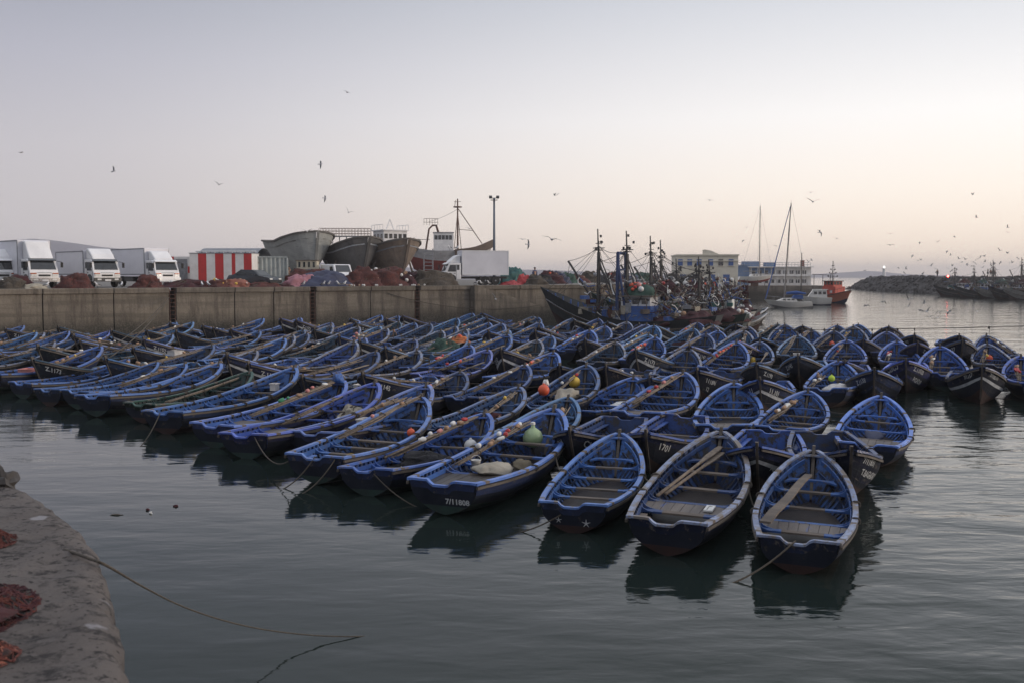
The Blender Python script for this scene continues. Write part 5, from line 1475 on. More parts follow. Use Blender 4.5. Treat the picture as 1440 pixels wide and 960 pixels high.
# ------------------------------------------------------------------ people
skin_m = mat('skin', (.30,.17,.11), (.26,.145,.09), 6, .6)
def person(p, rz, jacket, trousers, label, pose='stand', hair=None, hat=None):
    """one continuous body mesh grown from a skeleton, clothing as shells of the same skeleton"""
    e = empty('person', p, rz, label, 'person')
    # joints: x = forward, y = left
    J = {'pelvis': (0,0,.94), 'chest': (0.0,0,1.28), 'neck': (0,0,1.47), 'head': (.02,0,1.60), 'crown': (.02,0,1.70)}
    if pose == 'sit': J = {k: (x+.12*(z-.9), y, z-.50) for k, (x, y, z) in J.items()}
    for s_, n_ in ((1,'L'), (-1,'R')):
        zoff = -.50 if pose == 'sit' else 0
        J['sh'+n_] = (0, .19*s_, 1.40+zoff); 
        if pose == 'carry': J['el'+n_] = (.12, .25*s_, 1.14); J['ha'+n_] = (.34, .14*s_, 1.12)
        elif pose == 'sit': J['el'+n_] = (.15, .26*s_, 1.14+zoff); J['ha'+n_] = (.40, .16*s_, 1.05+zoff)
        else: J['el'+n_] = (-.02, .25*s_, 1.12); J['ha'+n_] = (.06, .26*s_, .86)
        J['hip'+n_] = (0, .10*s_, .90+zoff)
        if pose == 'sit': J['kn'+n_] = (.42, .13*s_, .46); J['an'+n_] = (.42, .13*s_, .08); J['toe'+n_] = (.60, .14*s_, .05)
        else: J['kn'+n_] = (.03+.05*s_, .12*s_, .49); J['an'+n_] = (-.02+.10*s_, .13*s_, .09); J['toe'+n_] = (.14+.10*s_, .15*s_, .04)
    rad = {'pelvis': .135, 'chest': .15, 'neck': .06, 'head': .095, 'crown': .08}
    for n_ in 'LR':
        rad.update({'sh'+n_: .075, 'el'+n_: .05, 'ha'+n_: .034, 'hip'+n_: .10, 'kn'+n_: .065, 'an'+n_: .045, 'toe'+n_: .038})
    def grow(name, joints, edges, grow_, m_):
        ids = {k: i for i, k in enumerate(joints)}
        me = bpy.data.meshes.new(name); me.from_pydata([J[k] for k in joints], [(ids[a], ids[b2]) for a, b2 in edges], [])
        o = bpy.data.objects.new(name, me); col.objects.link(o)
        sk = o.modifiers.new('skin', 'SKIN'); sk.use_smooth_shade = True
        for i, k in enumerate(joints):
            me.skin_vertices[0].data[i].radius = (rad[k]*grow_, rad[k]*grow_*(1.15 if k in ('chest', 'pelvis') else 1)); me.skin_vertices[0].data[i].use_root = (i == 0)
        su = o.modifiers.new('s', 'SUBSURF'); su.levels = 1; su.render_levels = 1
        dg = bpy.context.evaluated_depsgraph_get(); dg.update()
        m2 = bpy.data.meshes.new_from_object(o.evaluated_get(dg)); bpy.data.objects.remove(o)
        m2.materials.clear(); m2.materials.append(m_)
        return link(name, m2, e)
    alln = ['pelvis','chest','neck','head','crown']+[k+n_ for n_ in 'LR' for k in ('sh','el','ha','hip','kn','an','toe')]
    ed = [('pelvis','chest'),('chest','neck'),('neck','head'),('head','crown')]
    for n_ in 'LR': ed += [('chest','sh'+n_),('sh'+n_,'el'+n_),('el'+n_,'ha'+n_),('pelvis','hip'+n_),('hip'+n_,'kn'+n_),('kn'+n_,'an'+n_),('an'+n_,'toe'+n_)]
    body = grow('body', alln, ed, 1.0, skin_m)
    # face, ears and hands are added to the body mesh
    import bmesh
    bm = bmesh.new(); bm.from_mesh(body.data)
    hz = J['head'][2]; hxx = J['head'][0]
    def add_blob(c, s_):
        r_ = bmesh.ops.create_icosphere(bm, subdivisions=1, radius=1); bmesh.ops.scale(bm, vec=s_, verts=r_['verts']); bmesh.ops.translate(bm, vec=c, verts=r_['verts'])
    add_blob((hxx+.10, 0, hz-.005), (.022,.014,.022))
    for s_ in (1,-1): add_blob((hxx, .095*s_, hz), (.018,.012,.03)); add_blob((hxx+.088, .032*s_, hz+.02), (.010,.012,.008))
    add_blob((hxx+.088, 0, hz-.045), (.010,.026,.008))
    for n_, s_ in (('L',1),('R',-1)):
        h = Vector(J['ha'+n_]); el = Vector(J['el'+n_]); d = (h-el).normalized(); up = Vector((0,s_,0)) if pose != 'stand' else Vector((1,0,0))
        add_blob(h+d*.05, (.04,.04,.04))
        for k in range(4):
            b0 = h+d*.07+up*(.018*(k-1.5)); c1 = b0+d*(.045+.008*(1.5-abs(k-1.2))); c2 = c1+d*.02+Vector((0,0,-.018))
            for c_ in (b0, (b0+c1)/2, c1, c2): add_blob(c_, (.010,.010,.010))
        th_ = h+d*.03+up*.035
        for q in range(3): add_blob(th_+up*.01*q+d*.014*q, (.012,.012,.012))
    bm.to_mesh(body.data); bm.free()
    grow('jacket', ['pelvis','chest','neck','shL','elL','haL','shR','elR','haR'], [('pelvis','chest'),('chest','neck'),('chest','shL'),('shL','elL'),('elL','haL'),('chest','shR'),('shR','elR'),('elR','haR')], 1.16, jacket)
    tj = [k+n_ for n_ in 'LR' for k in ('hip','kn','an')]
    grow('trousers', ['pelvis']+tj, [('pelvis','hipL'),('hipL','knL'),('knL','anL'),('pelvis','hipR'),('hipR','knR'),('knR','anR')], 1.18, trousers)
    m = MB()
    rz_ = J['crown'][2]
    m.blob((hxx-.018, 0, rz_-.02), (.112, .106, .105), 3, .06, 12, 8, flat=.30); m.obj('hair' if not hat else 'hood', hat or mat('dark_hair', (.012,.010,.009), (.02,.016,.014)), e)
    return e
dk_cloth = mat('dark_cloth', (.02,.022,.026), (.03,.03,.034), 6, .9); lt_cloth = mat('light_cloth', (.34,.31,.25), (.28,.25,.2), 6, .9)
bl_cloth = mat('blue_cloth', (.03,.06,.16), (.02,.04,.11), 6, .9); gr_cloth = mat('grey_cloth', (.12,.12,.13), (.08,.08,.09), 6, .9); red_cloth = mat('red_cloth', (.28,.05,.05), (.2,.04,.04), 6, .9)
person(qp(407, 10), R(-70), dk_cloth, lt_cloth, 'person in a dark jacket and pale trousers standing by the corrugated container', 'carry')
bp_ = at_boat_near(576, 448)
pp = bw(bp_, .45, -.05, -.58); person(pp, R(200), dk_cloth, dk_cloth, 'person in a dark hooded top sitting in a boat near the quay wall', 'sit', hat=dk_cloth)
bp2 = at_boat_near(540, 456)
if bp2 is bp_: bp2 = at_boat_near(530, 460)
pp = bw(bp2, .45, 0, -.58); person(pp, R(-40), bl_cloth, gr_cloth, 'person in a blue jacket and pink cap sitting in a boat by the wall', 'sit', hat=pink_pl)
pp = qp(752, 6.0); person(pp, R(-60), bl_cloth, dk_cloth, 'person in a blue jacket standing on the quay behind the trawler bow')
for i, (px, dd, ja, lb) in enumerate(((1393, 224, dk_cloth, 'left one of two people standing together on the breakwater'), (1399, 224, gr_cloth, 'right one of two people standing together on the breakwater'), (1389, 226, dk_cloth, 'person standing on the breakwater just left of the pair'), (1318, 238, dk_cloth, 'person standing on the breakwater left of the red beacon'))):
    pp = atd(px, 388, dd); person(Vector((pp.x, dd, 4.55)), R(-90+40*i), ja, dk_cloth, lb)

# ------------------------------------------------------------------ hulls on the slip
def loft_hull(m, L, beam, zk, zs, rake=2.0, srake=.6, n=26, mats=(0, 1), wl=None, nv=8, bulge=.9, stern=.55, hb=None, bexp=1.1):
    """big hull; local x = forward, 0 = stern; z measured from the base line"""
    hbp = hb or [(0, stern), (.2, .85), (.45, 1), (.7, .85), (.88, .45), (1, .02)]
    def P(t, v, s_):
        k = max(0, (t-.45)/.55)
        b_ = max(.01, curve(hbp, t))*beam/2
        y = b_*(v**lerp(.45, bexp, k)) if v > 0 else 0
        z0 = curve(zk, t); z1 = curve(zs, t); z = z0+(z1-z0)*v
        x = t*L - rake*max(0, (t-.6)/.4)**1.5*(1-v) + srake*max(0, 1-t/.2)*(1-v)
        return (x, y*s_, z)
    for s_ in (1, -1):
        rows = [[P(i/n, j/nv, s_) for j in range(nv+1)] for i in range(n+1)]
        m.grid(rows, mf=(lambda i, j: mats[1] if (wl is not None and j < wl) else mats[0]), flip=(s_ < 0), uvf=lambda i, j: (i, j*1.0))
    # transom
    r = [P(0, j/nv, 1) for j in range(nv+1)]; r2_ = [P(0, j/nv, -1) for j in range(nv+1)]
    m.grid([r, r2_], mf=lambda i, j: mats[1] if (wl is not None and j < wl) else mats[0], flip=True)
    return P
def deckplate(m, P, n, drop, mi, t0=0.0, t1=.97):
    rows = []
    for i in range(n+1):
        t = lerp(t0, t1, i/n); a = P(t, .93, 1); rows.append([(a[0], a[1]*.96, a[2]-drop), (a[0], 0, a[2]-drop+.06), (a[0], -a[1]*.96, a[2]-drop)])
    m.grid(rows, mi)
def rail_strip(P, n=30, w=.12, h=.14, t0=0, t1=1.0, dz=0.0, v=1.0, off=0.0):
    m = MB()
    for s_ in (1, -1):
        pts, sd = [], []
        for i in range(n+1):
            t = lerp(t0, t1, i/n); a = Vector(P(t, v, s_)); pts.append(a+Vector((0, s_*off, dz))); sd.append(Vector((0, s_, 0)) if t < .8 else Vector((.5, s_, 0)).normalized())
        m.sweep(pts, sd, w, h)
    return m
def slip_hull(pxs, off, az, L, beam, keel, zs, body_m, label, stripe=None, house=False, rake=2.4):
    p = qp(pxs, off)   # position of the stem foot on the ground
    e = empty('wooden_hull', p, headaz(az), label, 'boat hull', 'wooden hulls on the slip'); e.scale = (1.05, 1.12, 1.06)
    m = MB()
    zk = [(0, keel+.3), (.3, keel), (.8, keel), (1, keel+.2)]
    P = loft_hull(m, L, beam, zk, zs, rake, .8, 30, nv=12, hb=[(0, .8), (.2, .95), (.5, 1), (.72, 1.0), (.88, .80), (.95, .52), (1, .03)], bexp=.75)
    for i, v_ in enumerate(m.v): m.v[i] = (v_[0]-L+rake, v_[1], v_[2])
    def P2(t, v, s_): a = P(t, v, s_); return (a[0]-L+rake, a[1], a[2])
    o = m.obj('hull_planking', body_m, e, smooth=False)
    m = rail_strip(P2, w=.22, h=.2); m.obj('cap_rail', mat('hull_rail', (.10,.09,.08), (.07,.065,.06)), e)
    if stripe:
        m = rail_strip(P2, w=.05, h=.16, v=.80, off=.05, t0=.02, t1=.99); m.obj('stripe', stripe, e)
    m = MB(); m.sweep([Vector(P2(1, v, 1))+Vector((.06, 0, 0)) for v in (0,.25,.5,.75,1)], [Vector((0,1,0))]*5, .28, .3); m.obj('stem', body_m, e)
    m = MB(); deckplate(m, P2, 12, .5, 0); m.obj('deck', wood_worn, e)
    m = MB()
    for x in (-L*.25, -L*.5, -L*.8):
        for s_ in (1, -1): m.tube([(x, s_*beam*.55, 0), (x, s_*beam*.40, keel+1.6)], .12, 5)
        m.box((x, 0, keel/2), (.5, 1.2, keel))
    m.obj('prop', wood_worn, e)
    if house:
        h = MB(); x = -L*.30; z0 = curve(zs, .72)-.5
        h.box((x, 0, z0+1.1), (3.0, beam*.55, 2.2)); hs = h.obj('wheelhouse', white_p, e)
        h = MB(); h.box((x, 0, z0+2.25), (3.4, beam*.62, .12)); h.obj('roof', white_p, hs)
        for k in range(5):
            h = MB(); h.box((x+1.51, lerp(-beam*.22, beam*.22, k/4), z0+1.55), (.04, beam*.075, .55)); h.obj('window', glass_dk, hs)
        for k in range(3):
            for s_ in (1, -1):
                h = MB(); h.box((x-1.0+k*.95, s_*(beam*.275+.01), z0+1.55), (.6, .04, .55)); h.obj('window', glass_dk, hs)
        h = MB()
        for s_ in (1, -1):
            h.tube([(x-1.6, s_*beam*.3, z0+2.9), (x+1.6, s_*beam*.3, z0+2.9)], .03, 5)
            for k in range(5): h.tube([(x-1.6+.8*k, s_*beam*.3, z0+2.3), (x-1.6+.8*k, s_*beam*.3, z0+2.9)], .03, 5)
        h.tube([(x,-.5,z0+2.3), (x,0,z0+3.6)], .05, 5); h.tube([(x,.5,z0+2.3), (x,0,z0+3.6)], .05, 5); h.tube([(x,-.3,z0+2.9), (x,.3,z0+2.9)], .04, 5); h.obj('railing', white_p, e)
    return e
hull_grey = mat('grey_planked_hull', (.36,.37,.355), (.27,.28,.27), 1.2, .8, .3, 6, planks=2.0, c3=(.08,.075,.07), c3amt=.25, c3scale=1.5, streak=(.3,1,3))
hull_dk = mat('dark_planked_hull', (.165,.16,.155), (.11,.108,.108), 1.2, .8, .3, 6, planks=2.0, c3=(.10,.08,.06), c3amt=.25, c3scale=1.2)
hull_br = mat('brown_planked_hull', (.23,.18,.14), (.15,.12,.10), 1.2, .8, .3, 6, planks=2.0, c3=(.14,.10,.07), c3amt=.3, c3scale=1.2)
slip_hull(443, 40, 150, 13.5, 6.0, 1.0, [(0, 5.3), (.5, 5.0), (.8, 5.45), (1, 6.0)], hull_grey, 'large pale grey unfinished wooden hull, leftmost on the slip', rake=1.1)
slip_hull(511, 38, 149, 11.5, 5.2, 1.0, [(0, 4.5), (.5, 4.3), (.8, 4.8), (1, 5.4)], hull_dk, 'dark wooden hull with a pale stripe, middle one on the slip', stripe=trim_white, rake=1.9)
slip_hull(567, 36, 148, 11.5, 5.2, 1.0, [(0, 4.2), (.5, 4.1), (.8, 4.6), (1, 5.2)], hull_br, 'brown wooden hull with a white wheelhouse, third on the slip', stripe=metal_grey, house=True, rake=1.6)
def platform():
    p = qp(453, 52); e = empty('railed_platform', p, R(4), 'elevated steel platform with a grid railing behind the grey hull', 'platform')
    L = 6.4; m = MB()
    for k in range(7): m.tube([(.6+L*k/7, 0, 0), (.6+L*k/7, 0, 6.1)], .07, 5)
    m.obj('post', metal_grey, e)
    m = MB(); m.box((L/2, 0, 6.15), (L+.5, 1.6, .12)); m.obj('deck', metal_grey, e)
    m = MB()
    for y in (-.8, .8):
        for z in (6.5, 6.85, 7.2): m.tube([(-.2, y, z), (L+.2, y, z)], .025, 4)
        for k in range(17): m.tube([(-.2+(L+.4)*k/16, y, 6.2), (-.2+(L+.4)*k/16, y, 7.2)], .025, 4)
    m.obj('railing', metal_rust, e)
platform()
def slip_trawler():
    p = qp(633, 50); e = empty('trawler', p, headaz(84), 'grey and red steel trawler on the slip with a rust-brown mast, behind the box truck', 'trawler')
    m = MB(); L = 12.5
    P = loft_hull(m, L, 4.4, [(0, 1.8), (.3, 1.0), (.8, 1.0), (1, 1.6)], [(0, 4.9), (.4, 4.3), (.75, 4.6), (1, 5.8)], 1.7, 1.2, 26, mats=(0, 1), wl=6, nv=10)
    o = m.obj('hull', [mat('grey_hull', (.42,.42,.43), (.32,.32,.33), 1.2, .6, c3=(.2,.12,.09), c3amt=.25), mat('red_hull', (.22,.045,.04), (.15,.04,.035), 1.5, .7)], e)
    for i, v_ in enumerate(o.data.vertices): v_.co.x -= L/2
    P2 = lambda t, v, s_: (P(t, v, s_)[0]-L/2, P(t, v, s_)[1], P(t, v, s_)[2])
    m = rail_strip(P2, w=.2, h=1.1, t0=.55, t1=1.0, dz=.25); m.obj('bulwark', mat('brown_bulwark', (.09,.06,.045), (.06,.045,.035)), e)
    m = MB(); deckplate(m, P2, 12, .4, 0); m.obj('deck', metal_rust, e)
    m = MB(); m.box((-.9, 0, 5.6), (2.7, 2.2, 2.5)); h = m.obj('wheelhouse', white_p, e)
    m = MB(); m.box((-.9, 0, 6.88), (2.9, 2.4, .10)); m.obj('roof', metal_grey, h)
    for k in range(5):
        m = MB(); m.box((-1.95+k*.5, -1.11, 6.2), (.4, .04, .6)); m.obj('window', glass_dk, h)
    for k in range(3):
        m = MB(); m.box((.46, -.7+k*.7, 6.2), (.04, .5, .6)); m.obj('window', glass_dk, h)
    m = MB()
    for s_ in (-.8, .8): m.tube([(-3.4, s_, 4.2), (-2.9, s_*.7, 7.4), (-2.4, s_*.5, 7.9), (-1.9, s_*.5, 7.9), (-1.6, s_, 6.9)], .13, 6)
    for z in (8.3, 8.8): m.tube([(-3.6, -.6, z), (-1.7, -.6, z)], .03, 4)
    for k in range(6): m.tube([(-3.6+k*.38, -.6, 7.9), (-3.6+k*.38, -.6, 8.8)], .025, 4)
    m.obj('gantry', metal_rust, e)
    m = MB(); m.tube([(1.1, 0, 4.2), (1.1, 0, 11.6)], [.14, .09], 8); m.lathe([(.6, 10.4), (.6, 10.55)], 10, 0, (1.1, 0, 0)); 
    for s_ in (-.9, .9): m.tube([(1.1+s_*.6, s_, 4.6), (1.1, 0, 9.8)], .05, 5)
    m.tube([(4.5, 0, 5.4), (1.2, 0, 10.2)], .06, 5); m.tube([(1.1, 0, 7.4), (3.2, 0, 7.2)], .04, 5)
    for k in range(4): m.tube([(1.1-.4, math.cos(k*1.57)*.5, 10.5), (1.1-.3, math.cos(k*1.57)*.5, 11.4)], .02, 4)
    m.tube([(.6, 0, 11.2), (1.6, 0, 11.2)], .03, 4)
    m.obj('mast', mat('mast_rust', (.13,.065,.045), (.08,.045,.035)), e)
    m = MB(); m.tube(sag((-2.9,-.5,8.4), (1.1,0,10.2), .2), .02, 4); m.tube([(-5.0, .0, 4.9), (-5.0, 0, 6.2)], .05, 5); m.tube([(-5.6, 0, 6.0), (-2.8, 0, 5.9)], .04, 5); m.obj('rigging', metal_dk, e)
slip_trawler()
def scaffold():
    p = qp(597, 34); e = empty('scaffold_stair', p, R(10), 'pale steel scaffold stair beside the hull with the wheelhouse', 'scaffold')
    m = MB()
    for x in (0, 1.1):
        for y in (0, 1): m.tube([(x, y, 0), (x, y, 4.2)], .04, 5)
    m.obj('post', metal_grey, e); m = MB()
    for k in range(9):
        for y in (0, 1): m.tube([(0, y, .45*k+.3), (1.1, y, .45*k+.3)], .035, 5)
    m.obj('rung', metal_grey, e)
scaffold()
def cabin_shed():
    p = qp(418, 14); q = qp(446, 13); d = q-p; L = d.length; e = empty('shed', p, math.atan2(d.y, d.x), 'small cream and blue wooden cabin under the grey hull', 'shed')
    m = MB(); m.box((L/2, .9, .75), (L, 1.8, 1.5)); m.obj('base', mat('cabin_blue', (.07,.12,.22), (.05,.09,.17), 3), e)
    m = MB(); m.box((L/2, .9, 1.9), (L, 1.8, .8)); m.obj('wall', mat('cabin_cream', (.50,.45,.35), (.4,.36,.28), 3), e)
    for k in range(4): 
        m = MB(); m.box((L*(.14+.24*k), -.01, 1.95), (L*.10, .04, .5)); m.obj('window', glass_dk, e)
    m = MB(); m.box((L/2, .9, 2.34), (L+.2, 2.0, .08)); m.obj('roof', wood_worn, e)
cabin_shed()

# ------------------------------------------------------------------ nets on the quay
NG = 'net heaps along the quay edge'
def nq(px, off, rad, m_, label, seed, floats='', **k): return heap(qp(px, off), rad, m_, 'net_heap', label, 'net heap', seed, floats, NG, rz=math.atan2(wd.y, wd.x), **k)
nq(13, 1.6, (.95, .8, .72), net_olive, 'brown net heap at the left frame edge on the quay', 71, 'ww')
nq(27, 2.4, (.95, .8, .88), net_maroon, 'dark red net heap between the left frame edge and the first truck', 72, 'wwc')
nq(48, 1.4, (.8, .5, .30), canvas, 'low pale rope heap under the first truck bumper', 73, 'ww')
nq(105, 1.3, (1.05, .9, .95), net_red, 'tall red-brown net heap between the first and second trucks', 74, 'cw')
nq(209, 1.5, (.95, .8, .85), net_red, 'red-brown net heap left of the third truck cab', 75, 'wcc')
nq(262, 1.8, (1.6, .8, .55), net_maroon, 'long low maroon net heap before the kiosk door', 76, 'w')
nq(306, 1.5, (1.0, .8, .62), net_red, 'net heap covered in white and yellow floats before the striped kiosk', 77, 'ywywcywycwywcyywcywcwyyc')
nq(333, 1.5, (1.1, .8, .60), net_pink, 'salmon pink net heap before the kiosk right end', 78, 'ccwycc')
nq(374, 1.0, (1.3, .6, .40), net_red, 'bright red-brown net heap in front of the dark car', 79)
nq(400, 1.0, (.7, .4, .22), net_maroon, 'small flat maroon net heap right of the dark car', 80)
nq(438, 6.0, (2.2, 1.0, 1.35), net_red, 'red-brown net heap behind the navy and pink tarps', 81)
nq(427, 2.6, (1.3, .9, 1.0), tarp_pink, 'heap under a faded pink tarp', 82, strands=False)
nq(457, 2.4, (2.3, 1.1, 1.25), tarp_blue, 'long heap under a navy blue tarp', 83, strands=False, rough=.2)
nq(512, 2.6, (1.9, 1.2, 1.45), net_red, 'large maroon net heap with white floats left of the biggest one', 84, 'wwcwwcwwcww')
nq(540, 2.9, (2.3, 1.3, 1.55), net_red, 'largest red-brown net heap, highest on the quay edge', 85, 'wwcww')
nq(566, 2.4, (1.2, .9, 1.2), net_maroon, 'net heap buried in white floats at the middle of the quay', 86, 'wwwcwwwcwwwwcwwwcwww')
nq(585, 4.2, (1.2, 1.0, 1.3), net_maroon, 'dark red net heap between the float heap and the olive heap', 87, 'cw')
nq(607, 2.4, (2.0, 1.1, 1.30), net_olive, 'olive brown net heap left of the box truck', 88)
nq(716, 3.0, (1.0, .6, .35), mat('red_tarp', (.30,.03,.035), (.2,.02,.03), 3, .7), 'low red tarp heap right of the box truck', 89, strands=False)
nq(722, 7.5, (1.3, .8, 1.6), tarp_teal, 'heap under a peaked teal tarp right of the box truck', 90, strands=False, rough=.5)
nq(737, 4.6, (.7, .6, 1.0), red_pl, 'upright red bundle beside the teal tarp', 91, strands=False)
random.seed(31)
CN = [('maroon', net_maroon), ('grey', net_dark), ('brown', net_olive), ('red-brown', net_red), ('green', net_green), ('blue', tarp_blue)]
for i, px in enumerate((752, 764, 774, 786, 797, 812, 828, 845, 862, 880, 900, 922, 946, 975)):
    c_, m_ = CN[(i*5+2) % 6]; d_ = 100+i*5
    p = Vector(((px-720)/FPX*d_, d_, ZQ))
    nm = min(ANCH, key=lambda q: abs(q[0]-px))[1]
    heap(p, (random.uniform(1.0, 1.8), 1.1, random.uniform(.8, 1.5)), m_, 'net_heap', '%s net heap on the far quay, %s in line from the left' % (c_, ORD[i]), 'net heap', 100+i, random.choice(['wwcw', 'cwo', 'ww', 'wc']), 'net heaps on the far quay')

# ------------------------------------------------------------------ lamp post
def lamp_post():
    d_ = 118.0; p = atd(695, 395, d_); top = atd(695, 279, d_).z
    e = empty('lamp_post', (p.x, d_, ZQ), 0, 'tall blue-grey lamp post with floodlights behind the box truck', 'lamp post')
    h = top-ZQ; m = MB(); m.tube([(0,0,0), (0,0,h)], [.18, .11], 12); m.obj('pole', mat('post_blue', (.10,.12,.16), (.08,.10,.135), 2, .5), e, smooth=True)
    m = MB(); m.tube([(-.5,0,h), (.5,0,h)], .05, 6); m.lathe([(.45,h-.25), (.45,h-.2)], 10); m.obj('crossarm', metal_dk, e)
    for s_ in (-1, 1):
        m = MB(); m.box((s_*.42, -.1, h+.12), (.36, .3, .24), 0, rotx(.5)); m.obj('floodlight', metal_dk, e)
lamp_post()

# ------------------------------------------------------------------ harbour buildings
def building_cream():
    d_ = 172.0; x0 = hx(951, d_); x1 = hx(1036, d_); L = x1-x0
    e = empty('building', (x0, d_, 2.7), R(-4), 'cream harbour building with blue shutters and a raised curved parapet', 'building')
    H_ = atd(990, 360, d_).z-2.7
    wm = mat('cream_plaster', (.66,.62,.52), (.56,.52,.43), .8, .8, c3=(.25,.22,.18), c3amt=.2, c3scale=1.5, streak=(1,1,.2))
    m = MB(); m.box((L/2, 5, H_/2), (L, 10, H_)); w_ = m.obj('wall', wm, e)
    m = MB(); m.box((L/2, 4.95, H_+.12), (L+.3, 10.3, .24)); m.box((L/2, -.08, H_-.9), (L+.1, .2, .12)); m.obj('cornice', wm, e)
    m = MB(); m.prism([(L*.42, H_+.24), (L*.42, H_+1.0), (L*.46, H_+1.05), (L*.56, H_+.85), (L*.68, H_+.3), (L*.70, H_+.24)], -.05, .3, 'y'); m.obj('parapet', wm, e)
    bs_ = mat('blue_shutter', (.07,.13,.32), (.05,.10,.26), 4, .6)
    for px in (956, 969, 982, 998, 1012, 1026):
        x = hx(px, d_)-x0; z1 = atd(px, 365, d_).z-2.7; z0 = atd(px, 374, d_).z-2.7
        m = MB(); m.box((x, -.03, (z0+z1)/2), (.82, .08, z1-z0)); f = m.obj('window', bs_ if px != 1012 else glass_dk, e)
        m = MB(); m.box((x, -.05, z0-.06), (1.0, .16, .10)); m.obj('sill', wm, f)
    for px in (960, 980, 1000, 1020):
        x = hx(px, d_)-x0; m = MB(); m.box((x, -.03, 1.3), (1.1, .08, 2.0)); m.obj('door', bs_, e)
building_cream()
def building_white():
    d_ = 222.0; x0 = hx(1030, d_); x1 = hx(1141, d_); L = x1-x0
    e = empty('building', (x0, d_, ZE), R(3), 'long white two-storey harbour building with a blue left end and window bands', 'building')
    H_ = atd(1080, 376, d_).z-ZE
    wm = mat('white_plaster', (.74,.73,.71), (.58,.58,.58), .8, .8, c3=(.28,.27,.26), c3amt=.2, c3scale=1.2)
    bm_ = mat('pale_blue_wall', (.12,.19,.32), (.09,.15,.26), 1.5, .7)
    m = MB(); m.box((L/2, 5, H_/2), (L, 10, H_)); m.obj('wall', wm, e)
    m = MB(); m.box((L*.10, -.3, H_*.55), (L*.2, .5, H_*1.12)); m.obj('blue_wing', bm_, e)
    m = MB(); m.box((L*.38, -.1, H_*.80), (L*.30, .12, H_*.30)); m.obj('blue_panel', bm_, e)
    m = MB(); m.box((L*.6, -.4, H_*.52), (L*.8, 1.0, .16)); m.box((L*.6, -.4, H_+.05), (L*.84, 1.2, .16)); m.obj('balcony_slab', wm, e)
    for r_ in (0, 1):
        for k in range(9):
            x = L*(.26+.082*k); m = MB(); m.box((x, -.17 if r_ and k < 4 else -.03, H_*(.22+.50*r_)), (L*.048, .08, H_*.20)); m.obj('window', glass_dk, e)
    m = MB()
    for k in range(10): m.tube([(L*(.22+.085*k), -.85, 0), (L*(.22+.085*k), -.85, H_)], .06, 5)
    m.obj('column', wm, e)
    m = MB()
    for z in (H_+.55, H_+1.0): m.tube([(L*.05, -.8, z), (L*.98, -.8, z)], .035, 4)
    for k in range(24): m.tube([(L*(.05+.0404*k), -.8, H_+.1), (L*(.05+.0404*k), -.8, H_+1.0)], .03, 4)
    m.obj('railing', metal_grey, e)
    m = MB(); m.box((L*.93, 2, H_+.8), (.7, .7, 1.5)); m.obj('chimney', mat('brick_chimney', (.20,.07,.05), (.15,.05,.04)), e)
    m = MB(); m.box((L*.27, 3, H_+.7), (3.5, 2, 1.2)); m.box((L*.52, 3, H_+.6), (2.2, 2, 1.0)); m.obj('roof_box', bm_, e)
    # terrace frame to the right
    m = MB()
    for x in (L+.6, L+2.6, L+4.4): m.tube([(x, -.5, -2.2+2.2), (x, -.5, 2.4)], .07, 5)
    m.tube([(L+.2, -.5, 2.4), (L+4.6, -.5, 2.2)], .07, 5); m.obj('terrace_frame', metal_dk, e)
building_white()
